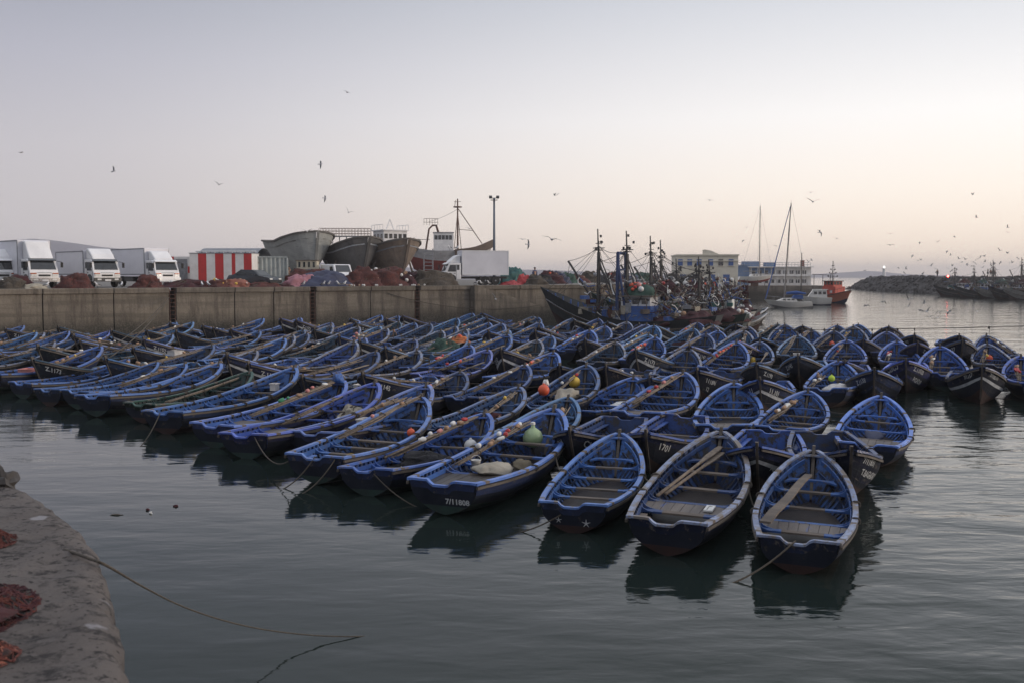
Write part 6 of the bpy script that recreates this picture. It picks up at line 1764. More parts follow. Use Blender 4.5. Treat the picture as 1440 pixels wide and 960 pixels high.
# ------------------------------------------------------------------ moored trawlers
def trawler(cx, cy, hd, L, label, seed, hullm, zbow=3.4, zst=1.6, zmid=1.3, beam=4.2, house=(.36, 'blue'), masts=((.62, 9.0), (.30, 8.0)), netpile=True, clutter=60, floats='', gant=None, railm=None, group='fishing trawlers rafted at the quay'):
    """hd = heading vector of the bow; origin amidships at the waterline"""
    a = math.atan2(hd[1], hd[0])
    e = empty('trawler', (cx, cy, 0), a, label, 'trawler', group)
    r = random.Random(seed)
    m = MB()
    zsp = [(0, zst), (.25, zmid+.05), (.5, zmid+.1), (.75, lerp(zmid, zbow, .42)), (1, zbow)]
    P0 = loft_hull(m, L, beam, [(0, -.6), (.3, -1), (.8, -.8), (1, .3)], zsp, 1.8, .9, 26, mats=(0, 1), wl=4, nv=9)
    for i, v_ in enumerate(m.v): m.v[i] = (v_[0]-L/2, v_[1], v_[2])
    P = lambda t, v, s_: (P0(t, v, s_)[0]-L/2, P0(t, v, s_)[1], P0(t, v, s_)[2])
    m.obj('hull', [hullm, foul_red], e)
    m = rail_strip(P, w=.16, h=.14, dz=.05)
    m = rail_strip(P, w=.06, h=.10, v=.72, off=.04); m.obj('rubbing_strake', wood_worn, e)
    m = MB(); deckplate(m, P, 14, .62, 0); m.obj('deck', wood_deck, e)
    for i in range(25):
        t = .03+.93*i/24
        for s_ in (1, -1):
            q = Vector(P(t, .97, s_)); m.box(q+Vector((0, -s_*.34, -.22)), (.09, .12, .50), 1)
    m.obj('cap_rail', [railm or trim_white, boat_blue], e)
    zd = lambda t: curve(zsp, t)-.55
    # wheelhouse
    t, style = house; x = t*L-L/2; z = zd(t)
    low = {'blue': boat_blue, 'green': mat('green_house', (.03,.09,.06), (.02,.06,.04), 2, .6), 'white': white_p, 'brown': wood_worn, 'grey': metal_grey}[style]
    m = MB(); m.box((x, 0, z+.85), (2.5, beam*.50, 1.7)); h = m.obj('wheelhouse', low, e)
    m = MB(); m.box((x, 0, z+2.05), (2.4, beam*.48, .7)); m.obj('window_band', white_p, h)
    for s_ in (1, -1):
        for k in range(3):
            q = MB(); q.box((x-.75+.75*k, s_*(beam*.24+.01), z+2.07), (.5, .04, .46)); q.obj('window', glass_dk, h)
    for k in range(3):
        q = MB(); q.box((x+1.21, -.62+.62*k, z+2.07), (.04, .42, .46)); q.obj('window', glass_dk, h)
    m = MB(); m.box((x, 0, z+2.46), (2.8, beam*.58, .12)); m.obj('roof', wood_worn if style != 'white' else white_p, h)
    # masts with legs, crosstrees and lamps
    for (tm, hm) in masts:
        x = tm*L-L/2; z = zd(tm); ms = MB()
        ms.tube([(x, -.28, z), (x, -.12, hm*.78)], .10, 7); ms.tube([(x, .28, z), (x, .12, hm*.78)], .10, 7)
        ms.tube([(x, 0, hm*.70), (x+.1, 0, hm)], [.08, .05], 6)
        ms.box((x, 0, hm*.80), (.5, .7, .08)); ms.tube([(x-.5, 0, hm*.82), (x+.5, 0, hm*.82)], .04, 5); ms.tube([(x, -.7, hm*.86), (x, .7, hm*.86)], .035, 5)
        for s_ in (1, -1):
            ms.tube([(x-1.9, s_*1.0, z+.2), (x, s_*.15, hm*.74)], .055, 5)
        for f in (.35, .55): ms.tube([(x, -.3, z+(hm*.78-z)*f), (x, .3, z+(hm*.78-z)*f)], .04, 5); ms.tube([(x-1.9*(1-f), -1.0*(1-f), z+(hm*.74-z)*f), (x, -.2, z+(hm*.78-z)*f)], .035, 4)
        for k in range(5): ms.box((x+r.uniform(-.4, .4), r.uniform(-.5, .5), hm*r.uniform(.80, .97)), (.14, .14, .2))
        ms.obj('mast', metal_dk, e)
        # boom
        bm_ = MB(); bm_.tube([(x+.1, 0, z+.9), (x+2.6, r.uniform(-.4, .4), hm*.70)], .09, 6); bm_.tube(sag((x+2.6, 0, hm*.70), (x, 0, hm*.82), .15), .02, 4)
        bm_.tube(sag((x+2.5, 0, hm*.69), (x+3.2, .3, z+.5), .0), .018, 4); bm_.obj('boom', metal_dk, e)
    if gant:
        tg, hg = gant; x = tg*L-L/2; z = zd(tg); g = MB()
        for s_ in (-1, 1): g.tube([(x, s_*1.2, z), (x, s_*1.0, hg)], .15, 7); g.tube([(x-.9, s_*1.3, z), (x-.05, s_*1.0, hg*.86)], .10, 6)
        g.tube([(x, -1.05, hg), (x, 1.05, hg)], .13, 6); g.tube([(x, -1.05, hg*.8), (x, 1.05, hg*.8)], .08, 6)
        g.obj('gantry', mat('gantry_blue', (.02,.045,.13), (.015,.03,.09), 3, .6), e)
    # rigging wires
    w = MB()
    tops = [(tm*L-L/2, 0, hm*.84) for tm, hm in masts]
    for tp in tops:
        for k in range(7):
            q = P(r.uniform(.05, .97), 1, r.choice((1, -1))); w.tube(sag(tp, q, r.uniform(0, .5), 6), .017, 3)
    if len(tops) > 1: w.tube(sag(tops[0], tops[1], .5), .02, 4); w.tube(sag((tops[0][0], .3, tops[0][2]-.8), (tops[1][0], -.3, tops[1][2]), .9), .018, 4)
    w.obj('rigging', metal_dk, e)
    # working gear on deck and roof: drum, hoops, lamps, crates and rods
    g = MB(); x = .55*L-L/2; z = zd(.55); g.lathe([(.75, -.5), (.75, -.42), (.3, -.4), (.3, .4), (.75, .42), (.75, .5)], 16, 0, (x, 0, z+.9), rotx(math.pi/2)); g.box((x, -.6, z+.45), (.3, .1, .9)); g.box((x, .6, z+.45), (.3, .1, .9)); g.obj('net_drum', metal_rust, e)
    pal = [metal_dk, metal_grey, white_pl, metal_rust, boat_blue, rope_m, black_m, orange_pl, tarp_teal, wood_worn, net_red, canvas]
    for part, cnt in (('pipework', int(clutter*2)), ('hoop', clutter//3), ('deck_lamp', clutter//7), ('gear_box', clutter//3)):
        g = MB()
        for k in range(cnt):
            t = r.uniform(.12, .72); q = Vector((t*L-L/2, r.uniform(-beam*.38, beam*.38), zd(t))); mi = r.choice((0,0,0,0,0,1,2,3,5,6,6))
            if part == 'pipework':
                q.z += r.uniform(.3, 2.7); d = Vector((r.gauss(0, .75), r.gauss(0, .5), r.gauss(.1, .55))); mi = r.choice((0,0,1,2,3,5,6,9,4,10,11))
                g.tube([q, q+d*.5+Vector((0, 0, r.gauss(0, .2))), q+d], r.uniform(.018, .05), 5, mi)
            elif part == 'hoop':
                q.z += r.uniform(.8, 3.6); mi = r.choice((0,0,1,2,3,5,9)); rr = r.uniform(.18, .5); tl = Vector((r.gauss(0, 1), r.gauss(0, 1), r.gauss(0, 1))).normalized(); u_ = tl.orthogonal().normalized(); v2 = tl.cross(u_)
                g.tube([q+(u_*math.cos(s_*.628)+v2*math.sin(s_*.628))*rr for s_ in range(r.randint(5, 11))], r.uniform(.02, .045), 5, mi)
            elif part == 'deck_lamp':
                q.z += r.uniform(1.2, 3.9); g.lathe([(.05, 0), (.16, .1), (.17, .2), (.05, .24)], 8, r.choice((1, 2, 0, 3)), q, rotx(r.uniform(-1, 1)) @ roty(r.uniform(0, 3)))
            else:
                q.z += r.uniform(.2, 1.6); g.box(q, (r.uniform(.3, .9), r.uniform(.3, .7), r.uniform(.2, .8)), r.choice((1, 2, 3, 4, 4, 8, 9, 9, 10, 11, 6)), rotz(r.uniform(0, 3)))
        g.obj(part, pal, e)['kind'] = 'stuff'
    def child_heap(nm, c, rad, mm, sd, fl=''):
        m = MB(); nu, nv = 26, 9; rows = []
        for i in range(nv+1):
            f = i/nv; row = []
            for j in range(nu):
                ph = 6.2832*j/nu; dx, dy = math.cos(ph), math.sin(ph); k = (1-f)**.7*(1+.3*noise.fractal(Vector((dx+sd, dy, f*2)), .6, 2, 4)+.06*math.sin(ph*8))
                row.append((c[0]+dx*rad[0]*k, c[1]+dy*rad[1]*k, c[2]+rad[2]*(1-(1-f)**2)*(1+.3*noise.noise(Vector((dx*2+sd, dy*2, f*3))))))
            rows.append(row)
        m.grid(rows, closed=True); o = m.obj(nm, mm, e, smooth=True)
        for k, ch in enumerate(fl):
            q = MB(); an = r.uniform(0, 6.28); rr = r.uniform(.2, .9); s_ = r.uniform(.13, .24)
            q.lathe([(s_*.3, -s_), (s_*.85, -s_*.6), (s_, 0), (s_*.85, s_*.6), (s_*.3, s_)], 9, 0, (c[0]+math.cos(an)*rad[0]*rr, c[1]+math.sin(an)*rad[1]*rr, c[2]+rad[2]*(1-rr*rr*.7)+s_*.4), rotx(an)); q.obj('float', FL[ch], o, smooth=True)
    if netpile:
        child_heap('net_pile', (.13*L-L/2, 0, zd(.13)+.1), (L*.14, beam*.42, .95), net_maroon, seed, 'wwcw')
        child_heap('net_pile', (.26*L-L/2, 0, zd(.22)+.1), (L*.12, beam*.42, .75), net_maroon, seed+1, 'ww')
    x = house[0]*L-L/2; child_heap('roof_net', (x, 0, zd(house[0])+2.5), (1.4, 1.2, .9), r.choice([net_red, net_maroon, net_green]), seed+2, floats or 'owrw')
    return e
blk_hull = mat('trawler_black', (.020,.024,.028), (.035,.04,.042), 1.0, .5, .3, 6, planks=1.5, c3=(.12,.11,.10), c3amt=.2, c3scale=2, streak=(1,1,.3))
grn_hull = mat('trawler_green', (.03,.05,.042), (.02,.034,.03), 1.0, .5, .3, 6, planks=1.5, c3=(.12,.11,.10), c3amt=.2, c3scale=2)
pale_hull = mat('trawler_pale', (.30,.30,.28), (.20,.20,.19), 1.0, .5, .3, 6, planks=1.5, c3=(.10,.08,.07), c3amt=.3, c3scale=2)
hd = Vector((-13.3, 6.0)).normalized()
trawler(9.3, 80.6, hd, 15.2, 'nearest black trawler, bow against the quay wall, blue wheelhouse and blue gantry', 1, blk_hull, 3.9, 1.75, 1.25, 4.6, (.43, 'blue'), ((.66, 8.6), (.50, 8.4)), True, 110, 'orowrowpopor', gant=(.53, 6.6))
trawler(13.2, 85.0, hd, 14.0, 'second trawler of the raft, green wheelhouse, net stacked aft', 2, grn_hull, 3.4, 1.7, 1.3, 4.4, (.50, 'green'), ((.60, 8.2), (.30, 6.4)), True, 150, 'wwrwo')
trawler(15.1, 89.2, hd, 13.0, 'third trawler of the raft, pale hull and light blue box on deck', 3, pale_hull, 3.2, 1.7, 1.3, 4.4, (.42, 'white'), ((.64, 8.0), (.30, 6.2)), True, 150, 'wpcw')
trawler(16.9, 93.4, hd, 12.5, 'fourth trawler of the raft, brown wheelhouse, furthest but one from the camera', 4, blk_hull, 3.2, 1.8, 1.3, 4.4, (.40, 'brown'), ((.62, 6.4),), True, 150, 'wowr')
trawler(16.4, 98.0, hd, 12.0, 'fifth trawler of the raft with orange floats, furthest from the camera', 5, pale_hull, 3.0, 1.8, 1.3, 4.2, (.42, 'grey'), ((.70, 6.4), (.35, 6.0)), True, 150, 'orywo')
def net_stack():
    p = Vector((hx(1030, 96), 96, 1.4)); e = empty('net_stack', (p.x, p.y, 1.0), R(-8), 'big square maroon net stack on the aftermost trawler beside the east quay', 'net stack')
    m = MB(); rows = []
    m.box((0, 0, 1.9), (2.8, 2.0, 1.9)); o = m.obj('folded_net', net_maroon, e); s_ = o.modifiers.new('s', 'SUBSURF'); s_.subdivision_type = 'SIMPLE'; s_.levels = 4; s_.render_levels = 4
    d_ = o.modifiers.new('d', 'DISPLACE'); tx = bpy.data.textures.new('clouds', 'CLOUDS'); tx.noise_scale = .5; d_.texture = tx; d_.strength = .25
    m = MB()
    for x in (-1.3, 1.3):
        for y in (-.95, .95): m.tube([(x, y, 0), (x, y, 2.9)], .06, 5)
    m.obj('stanchion', metal_rust, e)
    m = MB(); m.box((0, .0, .55), (2.6, 1.9, .9)); m.obj('crate_base', mat('green_tarp', (.03,.07,.04), (.02,.05,.03)), e)
net_stack()
for i, (px, py, d_, L_, hz, lb) in enumerate(((1030, 447, 84, 4.6, 162, 'small white open boat nosed in behind the raft, nearest the fleet'), (1048, 441, 93, 5.0, 158, 'small grey open boat with a raised bow right of the raft'), (1060, 436, 102, 5.4, 152, 'small pale open boat furthest right of the raft'), (1052, 452, 88, 3.8, 170, 'low red-bottomed dinghy right of the raft'))):
    x = hx(px, d_); m = MB(); x -= L_*.5; e = empty('open_boat', (x, d_, 0), R(180-hz), lb, 'boat', 'open boats beside the raft')
    P0 = loft_hull(m, L_, 1.9, [(0, -.2), (.5, -.3), (1, .1)], [(0, .8), (.5, .75), (1, 1.5)], .8, .2, 18, mats=(0, 1), wl=4, nv=7)
    m.obj('hull', [(grn_hull, pale_hull, blk_hull, pale_hull)[i], foul_red], e); m = rail_strip(P0, w=.1, h=.08); m.obj('gunwale', trim_white, e)
    m = MB(); deckplate(m, P0, 10, .3, 0); m.obj('floorboards', wood_floor, e)
    m = MB()
    for k in range(3): m.box((L_*(.25+.2*k), 0, .62), (.2, 1.5, .05))
    m.obj('thwart', wood_worn, e)

# ------------------------------------------------------------------ yachts, motorboat, pilot boat
sail_m = mat('gelcoat', (.70,.69,.66), (.62,.60,.56), 1, .3)
alu = mat('mast_alu', (.20,.19,.18), (.15,.14,.14), 2, .4)
def yacht(x, y, hd_, L, label, mast_h, z=0.0, cover=None, keel=False, lean=0.0):
    e = empty('yacht', (x, y, z), hd_, label, 'yacht'); m = MB()
    zk = [(0, -.1), (.4, -.5), (1, .2)] if not keel else [(0, .8), (.4, .5), (1, 1.2)]; up = 0 if not keel else 1.0
    P0 = loft_hull(m, L, L*.33, zk, [(0, .95+up), (.5, .95+up), (1, 1.25+up)], 1.0, -.3, 22, mats=(0, 1), wl=3, nv=8, stern=.6)
    m.obj('hull', [sail_m, mat('boot_top', (.25,.05,.04), (.2,.04,.04)) if keel else mat('boot_grey', (.3,.3,.3), (.2,.2,.2))], e)
    m = MB(); deckplate(m, P0, 14, .05, 0); m.obj('deck', sail_m, e)
    m = MB(); m.prism([(L*.30, .9+up), (L*.34, 1.45+up), (L*.60, 1.40+up), (L*.74, 1.05+up), (L*.74, .9+up)], -L*.10, L*.10, 'y'); c = m.obj('coachroof', sail_m, e)
    for s_ in (1, -1):
        for k in range(3):
            m = MB(); m.box((L*(.40+.09*k), s_*(L*.10+.01), 1.22+up), (L*.06, .03, .16)); m.obj('window', glass_dk, c)
    mx = L*.58
    m = MB(); m.tube([(mx, 0, 1.1+up), (mx-lean, 0, mast_h)], [.11, .07], 8)
    for f in (.45, .72): zz = lerp(1.1, mast_h, f); m.tube([(mx-lean*f, -.7, zz), (mx-lean*f, .7, zz)], .03, 5)
    m.tube([(mx-lean, 0, mast_h), (mx-lean, 0, mast_h+.5)], .02, 4); m.obj('mast', alu, e)
    m = MB(); m.tube([(mx-.2, 0, 2.0+up), (L*.10, 0, 2.0+up)], .08, 6); m.obj('boom', alu, e)
    if cover:
        m = MB(); m.tube([(mx-.3, 0, 2.15+up), (mx-1.8, 0, 2.3+up), (L*.12, 0, 2.12+up)], [.2, .24, .12], 8); m.obj('sail_cover', cover, e)
        m = MB(); m.prism([(L*.18, 1.3+up), (L*.20, 1.9+up), (L*.36, 1.95+up), (L*.42, 1.4+up)], -L*.12, L*.12, 'y'); m.obj('spray_hood', cover, e)
        m = MB(); m.tube([(L*.97, 0, 1.3+up), (mx-lean+.1, 0, mast_h*.97)], [.10, .05], 6); m.obj('furled_sail', cover, e)
    m = MB()
    for s_ in (1, -1): m.tube([(mx-.1, s_*L*.15, 1+up), (mx-lean*.72, s_*.7, lerp(1.1, mast_h, .72)), (mx-lean, 0, mast_h)], .014, 4)
    m.tube([(.1, 0, 1+up), (mx-lean, 0, mast_h)], .014, 4); m.tube([(L*.98, 0, 1.2+up), (mx-lean, 0, mast_h*.98)], .014, 4); m.obj('stay', metal_dk, e)
    m = MB()
    for s_ in (1, -1):
        pts = [Vector(P0(t, 1, s_))+Vector((0, 0, .55)) for t in (.02, .2, .4, .6, .8, .96)]; m.tube(pts, .014, 4)
        for q in pts: m.tube([q, q-Vector((0, 0, .55))], .014, 4)
    m.obj('guard_rail', metal_grey, e)
    if keel:
        m = MB()
        for x_ in (L*.2, L*.5, L*.8):
            for s_ in (1, -1): m.tube([(x_, s_*L*.18, 0), (x_, s_*L*.10, 1.4)], .06, 5)
        m.box((L*.45, 0, .3), (1.6, .2, .7)); m.obj('cradle', metal_rust, e)
    return e
d_ = 150.0; yacht(hx(1138, d_), d_-1.0, R(172), 6.9, 'white moored yacht with blue sail cover and the taller leaning mast', 15.6, cover=mat('blue_canvas', (.03,.09,.30), (.02,.07,.24), 4, .8), lean=.8)
d_ = 206.0; yacht(hx(1039, d_), d_, R(4), 7.2, 'white yacht propped on the east quay with a straight mast', 19.2-ZE, z=ZE, keel=True)
m = MB(); dd_ = 178; e = empty('yacht_mast', (hx(1126, dd_), dd_, 0), 0, 'bare dark mast of a hidden boat before the white building', 'mast'); m.tube([(0,0,0), (0,0,8.8)], [.12,.07], 6); m.obj('spar', metal_dk, e); m = MB(); m.tube([(-.6,0,6.5), (.6,0,6.5)], .04, 5); m.obj('spreader', metal_dk, e)
def motorboat():
    d_ = 165; e = empty('motorboat', (hx(1164, d_), d_-2, 0), R(168), 'white cabin motorboat between the yacht and the orange pilot boat', 'motorboat'); m = MB()
    P0 = loft_hull(m, 5.2, 2.2, [(0, -.2), (.5, -.3), (1, .3)], [(0, 1.2), (.5, 1.25), (1, 1.6)], .9, .2, 18, mats=(0, 1), wl=2, nv=7, stern=.85); m.obj('hull', [sail_m, tarp_blue], e)
    m = MB(); deckplate(m, P0, 10, .1, 0); m.obj('deck', sail_m, e)
    m = MB(); m.prism([(.8, 1.2), (.9, 2.5), (3.0, 2.5), (3.8, 1.35)], -.85, .85, 'y'); c = m.obj('cabin', sail_m, e)
    for s_ in (1, -1):
        for k in range(3): m = MB(); m.box((1.25+.7*k, s_*.86, 2.0), (.5, .03, .45)); m.obj('window', glass_dk, c)
    m = MB(); m.box((1.9, 0, 2.53), (2.4, 1.9, .07)); m.obj('roof', sail_m, c)
    m = MB(); m.box((4.2, 0, 1.9), (.05, .05, .6)); m.tube([(5.0, 0, 2.0), (4.0, .8, 1.95), (2.8, .95, 1.9)], .02, 4); m.tube([(5.0, 0, 2.0), (4.0, -.8, 1.95), (2.8, -.95, 1.9)], .02, 4); m.obj('rail', metal_grey, e)
motorboat()
def pilot():
    d_ = 176; e = empty('pilot_boat', (hx(1166, d_), d_+3.4, 0), R(-68), 'orange-red pilot boat with a dark wheelhouse roof and lattice mast', 'pilot boat')
    om = mat('pilot_orange', (.48,.07,.04), (.40,.055,.035), 1.5, .5); pk = mat('pilot_salmon', (.50,.17,.10), (.42,.14,.09), 1.5, .5); m = MB(); L = 7.2
    P0 = loft_hull(m, L, 3.0, [(0, -.3), (.5, -.5), (1, .2)], [(0, 1.5), (.5, 1.5), (1, 2.3)], 1.1, .2, 20, mats=(0, 1), wl=3, nv=9, stern=.85); m.obj('hull', [pk, tarp_blue], e)
    m = MB(); deckplate(m, P0, 10, .25, 0); m.obj('deck', om, e)
    m = rail_strip(P0, w=.14, h=.12); m.obj('fender', metal_dk, e)
    m = MB(); m.box((2.7, 0, 2.1), (3.4, 2.1, 1.6)); c = m.obj('cabin', om, e); m = MB(); m.box((2.5, 0, 3.35), (2.6, 1.9, .9)); w_ = m.obj('wheelhouse', om, e)
    for s_ in (1, -1):
        for k in range(3): m = MB(); m.box((1.7+.8*k, s_*.96, 3.45), (.55, .04, .5)); m.obj('window', glass_dk, w_)
    for k in range(3): m = MB(); m.box((3.81, -.6+.6*k, 3.45), (.04, .45, .5)); m.obj('window', glass_dk, w_)
    m = MB(); m.box((2.5, 0, 3.86), (3.0, 2.3, .12)); m.obj('roof', metal_dk, w_)
    m = MB(); m.box((3.3, -1.07, 2.0), (.6, .04, .5)); m.obj('panel', white_p, c)
    m = MB(); m.tube([(2.4, 0, 3.9), (2.4, 0, 7.4)], .07, 6); m.tube([(2.0, -.5, 3.9), (2.4, 0, 5.8)], .04, 4); m.tube([(2.0, .5, 3.9), (2.4, 0, 5.8)], .04, 4)
    for z, w2 in ((4.6, 1.0), (5.2, .7), (5.8, .45)): m.tube([(2.4, -w2, z), (2.4, w2, z)], .04, 4); m.box((2.4, -w2, z+.12), (.16, .16, .22)); m.box((2.4, w2, z+.12), (.16, .16, .22))
    m.tube([(1.6, 1.0, 3.9), (1.6, 1.0, 6.8)], .02, 4); m.box((2.4, 0, 6.6), (.5, .12, .12)); m.obj('mast', metal_dk, e)
    m = MB()
    for s_ in (1, -1):
        pts = [Vector(P0(t, 1, s_))+Vector((0, -s_*.1, .7)) for t in (.3, .5, .7, .85, .96)]; m.tube(pts, .03, 4)
        for q in pts: m.tube([q, q-Vector((0, 0, .7))], .03, 4)
    m.obj('railing', metal_rust, e)
pilot()
# trawlers lying along the breakwater
MG = 'trawlers moored along the breakwater'
for i, (px, d_, az, L_, hm, st, lb) in enumerate(((1345, 233, 190, 12, blk_hull, 'white', 'leftmost moored trawler along the breakwater, below the red beacon'), (1372, 222, 186, 11, blk_hull, 'blue', 'dark trawler second from the left along the breakwater'), (1398, 214, 205, 11, pale_hull, 'grey', 'pale-bowed trawler below the two people on the breakwater'), (1424, 206, 200, 12, blk_hull, 'brown', 'dark trawler near the right frame edge along the breakwater'), (1446, 200, 195, 12, pale_hull, 'white', 'moored trawler cut by the right frame edge'))):
    a = R(az); trawler(hx(px, d_), d_, (math.cos(a), math.sin(a)*.5), L_, lb, 40+i, hm, 2.7, 1.5, 1.1, 3.8, (.35, st), ((.55, 6.8 if i != 2 else 8.2),) if i != 3 else ((.35, 8.6),), False, 40, 'ww', group=MG)

# ------------------------------------------------------------------ ropes
def rope(pts, r_, label, m_=rope_m, name='mooring_rope', n=5):
    m = MB(); m.tube(pts, r_, n); o = m.obj(name, m_, smooth=True); return tag(o, label, 'rope')
E0 = at(148, 793, ZF-.25)
mid = at(550, 893, -.10)
ctl = [(148,793,5.4), (170,806,6.8), (200,824,8.5), (250,850,10.6), (300,868,11.65), (350,881,12.3), (400,889,12.65), (450,893.5,12.85), (500,894.5,12.98), (550,893,13.2), (590,890,13.5)]
pts = [at(90, 772, ZF+.01), at(130, 786, ZF+.012)]+[atd(*q) for q in ctl]
for _ in range(2): pts = [pts[0]]+[x for a, b2 in zip(pts[:-1], pts[1:]) for x in (a.lerp(b2, .25), a.lerp(b2, .75))]+[pts[-1]]
rope(pts, .0085, 'long sagging rope running from the near quay into the water', n=8)
def tr_pt(k, y=.0, dz=-.02): return bw(BOATS[k], 0, y, dz)
rope(sag(tr_pt('F1', .05), at(950, 832, -.05), .25, 14), .016, 'rope from the transom of the rightmost front boat into the water')
rope(sag(bw(BOATS['F3'], 0, .25, -.25), at(640, 748, -.05), .22, 12), .014, 'rope from the starred transom trailing left into the water')
rope(sag(bw(BOATS['F5'], 0, -.2, -.1), at(610, 720, -.05), .15, 10), .014, 'rope from the dark net boat down to the water')
rope(sag(tr_pt('F6', .0), at(370, 692, -.05), .25, 12), .016, 'left rope from the yellow bucket boat into the water')
rope(sag(bw(BOATS['F6'], 0, -.5, -.02), at(415, 698, -.05), .15, 12), .016, 'right rope from the yellow bucket boat into the water')
rope(sag(bw(BOATS['F7'], 0, -.3, -.05), BOATS['F6']['M'] @ Vector((.02, .6, .5)), .35, 12), .016, 'slack rope between the purplish boat and the yellow bucket boat')
rope(sag(bw(BOATS['F9'], 0, .1, -.05), at(192, 633, -.05), .12, 10), .016, 'rope from the dark-sided front boat slanting left into the water')
rope(sag(BOATS['F2']['M'] @ Vector((3.6, -.95, .55)), BOATS['F1']['M'] @ Vector((3.4, .9, .55)), .28, 12), .016, 'short rope tying the two rightmost front boats together')
for i, (ka, kb) in enumerate((('F3', 'F2'), ('F4', 'F3'), ('F5', 'F4'), ('F6', 'F5'), ('F8', 'F7'), ('M4', 'M1'))):
    if ka in BOATS and kb in BOATS: rope(sag(BOATS[ka]['M'] @ Vector((3.8, -.92, .60)), BOATS[kb]['M'] @ Vector((3.5, .92, .58)), .12, 8), .016, 'rope lashing between %s' % (['starred boat and the dull navy boat', 'numbered boat and the starred boat', 'dark net boat and the numbered boat', 'yellow bucket boat and the dark net boat', 'violet-blue boat and the purplish boat', 'two boats behind the dull navy boat'][i]))
rope(sag(wallpt(232, -.2, 2.9), at(130, 500, .8), .4, 12), .03, 'left one of two mooring ropes slanting down the quay wall')
rope(sag(wallpt(238, -.2, 3.2), at(150, 505, .8), .4, 12), .03, 'right one of two mooring ropes slanting down the quay wall')
rope(sag(wallpt(545, -.1, 3.3), wallpt(760, -1.5, 2.0), .8, 16), .03, 'long thin rope along the quay wall to the trawler bow')
rj = random.Random(5); near = sorted(BLIST, key=lambda b: b['y'])[8:110]
for b in rj.sample(near, 44):
    o2 = min((q for q in BLIST if q is not b), key=lambda q: (q['x']-b['x']-2)**2+(q['y']-b['y'])**2)
    if abs(o2['x']-b['x'])+abs(o2['y']-b['y']) < 5.5: rope(sag(bw(b, rj.uniform(.3, .95), rj.choice((0, -.5)), .03), bw(o2, rj.uniform(.4, .95), rj.choice((0, .5)), .03), .1, 8), .014, 'one of the slack dark ropes lashing the inner rowboats to one another', rope_dk)['group'] = 'ropes between the inner rowboats'
a = Vector((hx(1085, 62), 62, 1.45)); b2 = Vector((hx(1560, 60), 60, 1.95)); line = sag(a, b2, .10, 40)
rope(line, .022, 'taut mooring line across the harbour hung with weed', rope_dk)
rw = random.Random(8)
for i, px in enumerate((1112, 1122, 1128, 1160, 1206, 1216, 1227, 1240, 1263, 1287, 1392)):
    q = min(line, key=lambda v: abs(pix(v)[0]-px)); x = hx(px, q.y); p = Vector((x, q.y, q.z)); ln = rw.uniform(.25, .9) if i not in (8,) else 1.3
    m = MB(); m.tube([(0,0,.02), (.02,0,-ln*.5), (-.01,.01,-ln)], .012, 4); 
    m.blob((0,0,-.03), (.05,.05,.09), i, .5, 7, 5); m.blob((.01,0,-ln*rw.uniform(.6, 1)), (.05,.05,.10), i+5, .6, 7, 5)
    o = m.obj('weed_strand', rope_dk, loc=p); tag(o, '%s strand of weed from the left hanging on the mooring line' % ORD[i], 'weed strand', 'weed strands on the mooring line')
# foreground net on the near quay, left edge
def near_net(c, rad, label, sd, n, m1, m2):
    e = empty('net_heap', c, 0, label, 'net heap', 'nets on the near quay'); r = random.Random(sd)
    m = MB(); m.blob((0, 0, 0), (rad[0]*.8, rad[1]*.8, rad[2]*.7), sd, .3, 26, 12, flat=.0, freq=2.2); m.obj('folds', m1, e, smooth=True)
    m = MB()
    for k in range(n):
        a = r.uniform(0, 6.28); q = Vector((math.cos(a), math.sin(a), 0))*r.uniform(.1, 1.0); pts = []
        d = Vector((r.gauss(0, 1), r.gauss(0, 1), 0)).normalized()
        for s_ in range(9):
            rr = min(1.0, math.hypot(q.x, q.y)); z = rad[2]*max(0, 1-rr**2)*(.85+.35*r.random())
            pts.append((q.x*rad[0], q.y*rad[1], z+.006)); d = (d+Vector((r.gauss(0, .5), r.gauss(0, .5), 0))).normalized(); q = q+d*.12
            if q.length > 1.15: q = q*.9
        m.tube(pts, r.uniform(.0025, .006), 4, r.choice((0, 0, 0, 1)))
    o = m.obj('strands', [m1, m2], e); o['kind'] = 'stuff'
rust_net = mat('rust_red_net', (.10,.024,.018), (.045,.012,.010), 3, .95, .9, 30)
near_net(at(-92, 870, ZF), (.38, .46, .15), 'dark red net heap at the left frame edge on the near quay', 3, 420, net_maroon, rust_net)
near_net(at(-38, 764, ZF), (.22, .22, .09), 'small rust-red net tuft above the larger one on the near quay', 4, 200, rust_net, net_red)
near_net(at(-22, 928, ZF), (.12, .14, .07), 'orange-brown net tuft at the lower left corner', 5, 130, net_red, net_pink)
m = MB(); m.blob((0, 0, 0), (.13, .11, .10), 6, .5, 14, 9, freq=2.0); o = m.obj('stone', rock_m, loc=at(-2, 680, ZF)); tag(o, 'rough stone lump at the far corner of the near quay', 'stone')
for i, (px, py, s_, mm, lb) in enumerate(((208, 716, .03, net_maroon, 'dark red scrap floating left of the paired scraps'), (247, 711, .035, net_maroon, 'dark red scrap floating furthest from the near quay'), (212, 721, .03, white_pl, 'white scrap floating beside the dark red one'), (163, 723, .09, wood_dark, 'thin dark stick floating near the quay corner'))):
    p = at(px, py, .01); m = MB()
    m.blob((0,0,0), (s_*1.3, s_ if i < 3 else .02, .03 if i < 3 else .015), i, .4, 8, 6); o = m.obj('debris', mm, loc=p); tag(o, lb, 'debris')

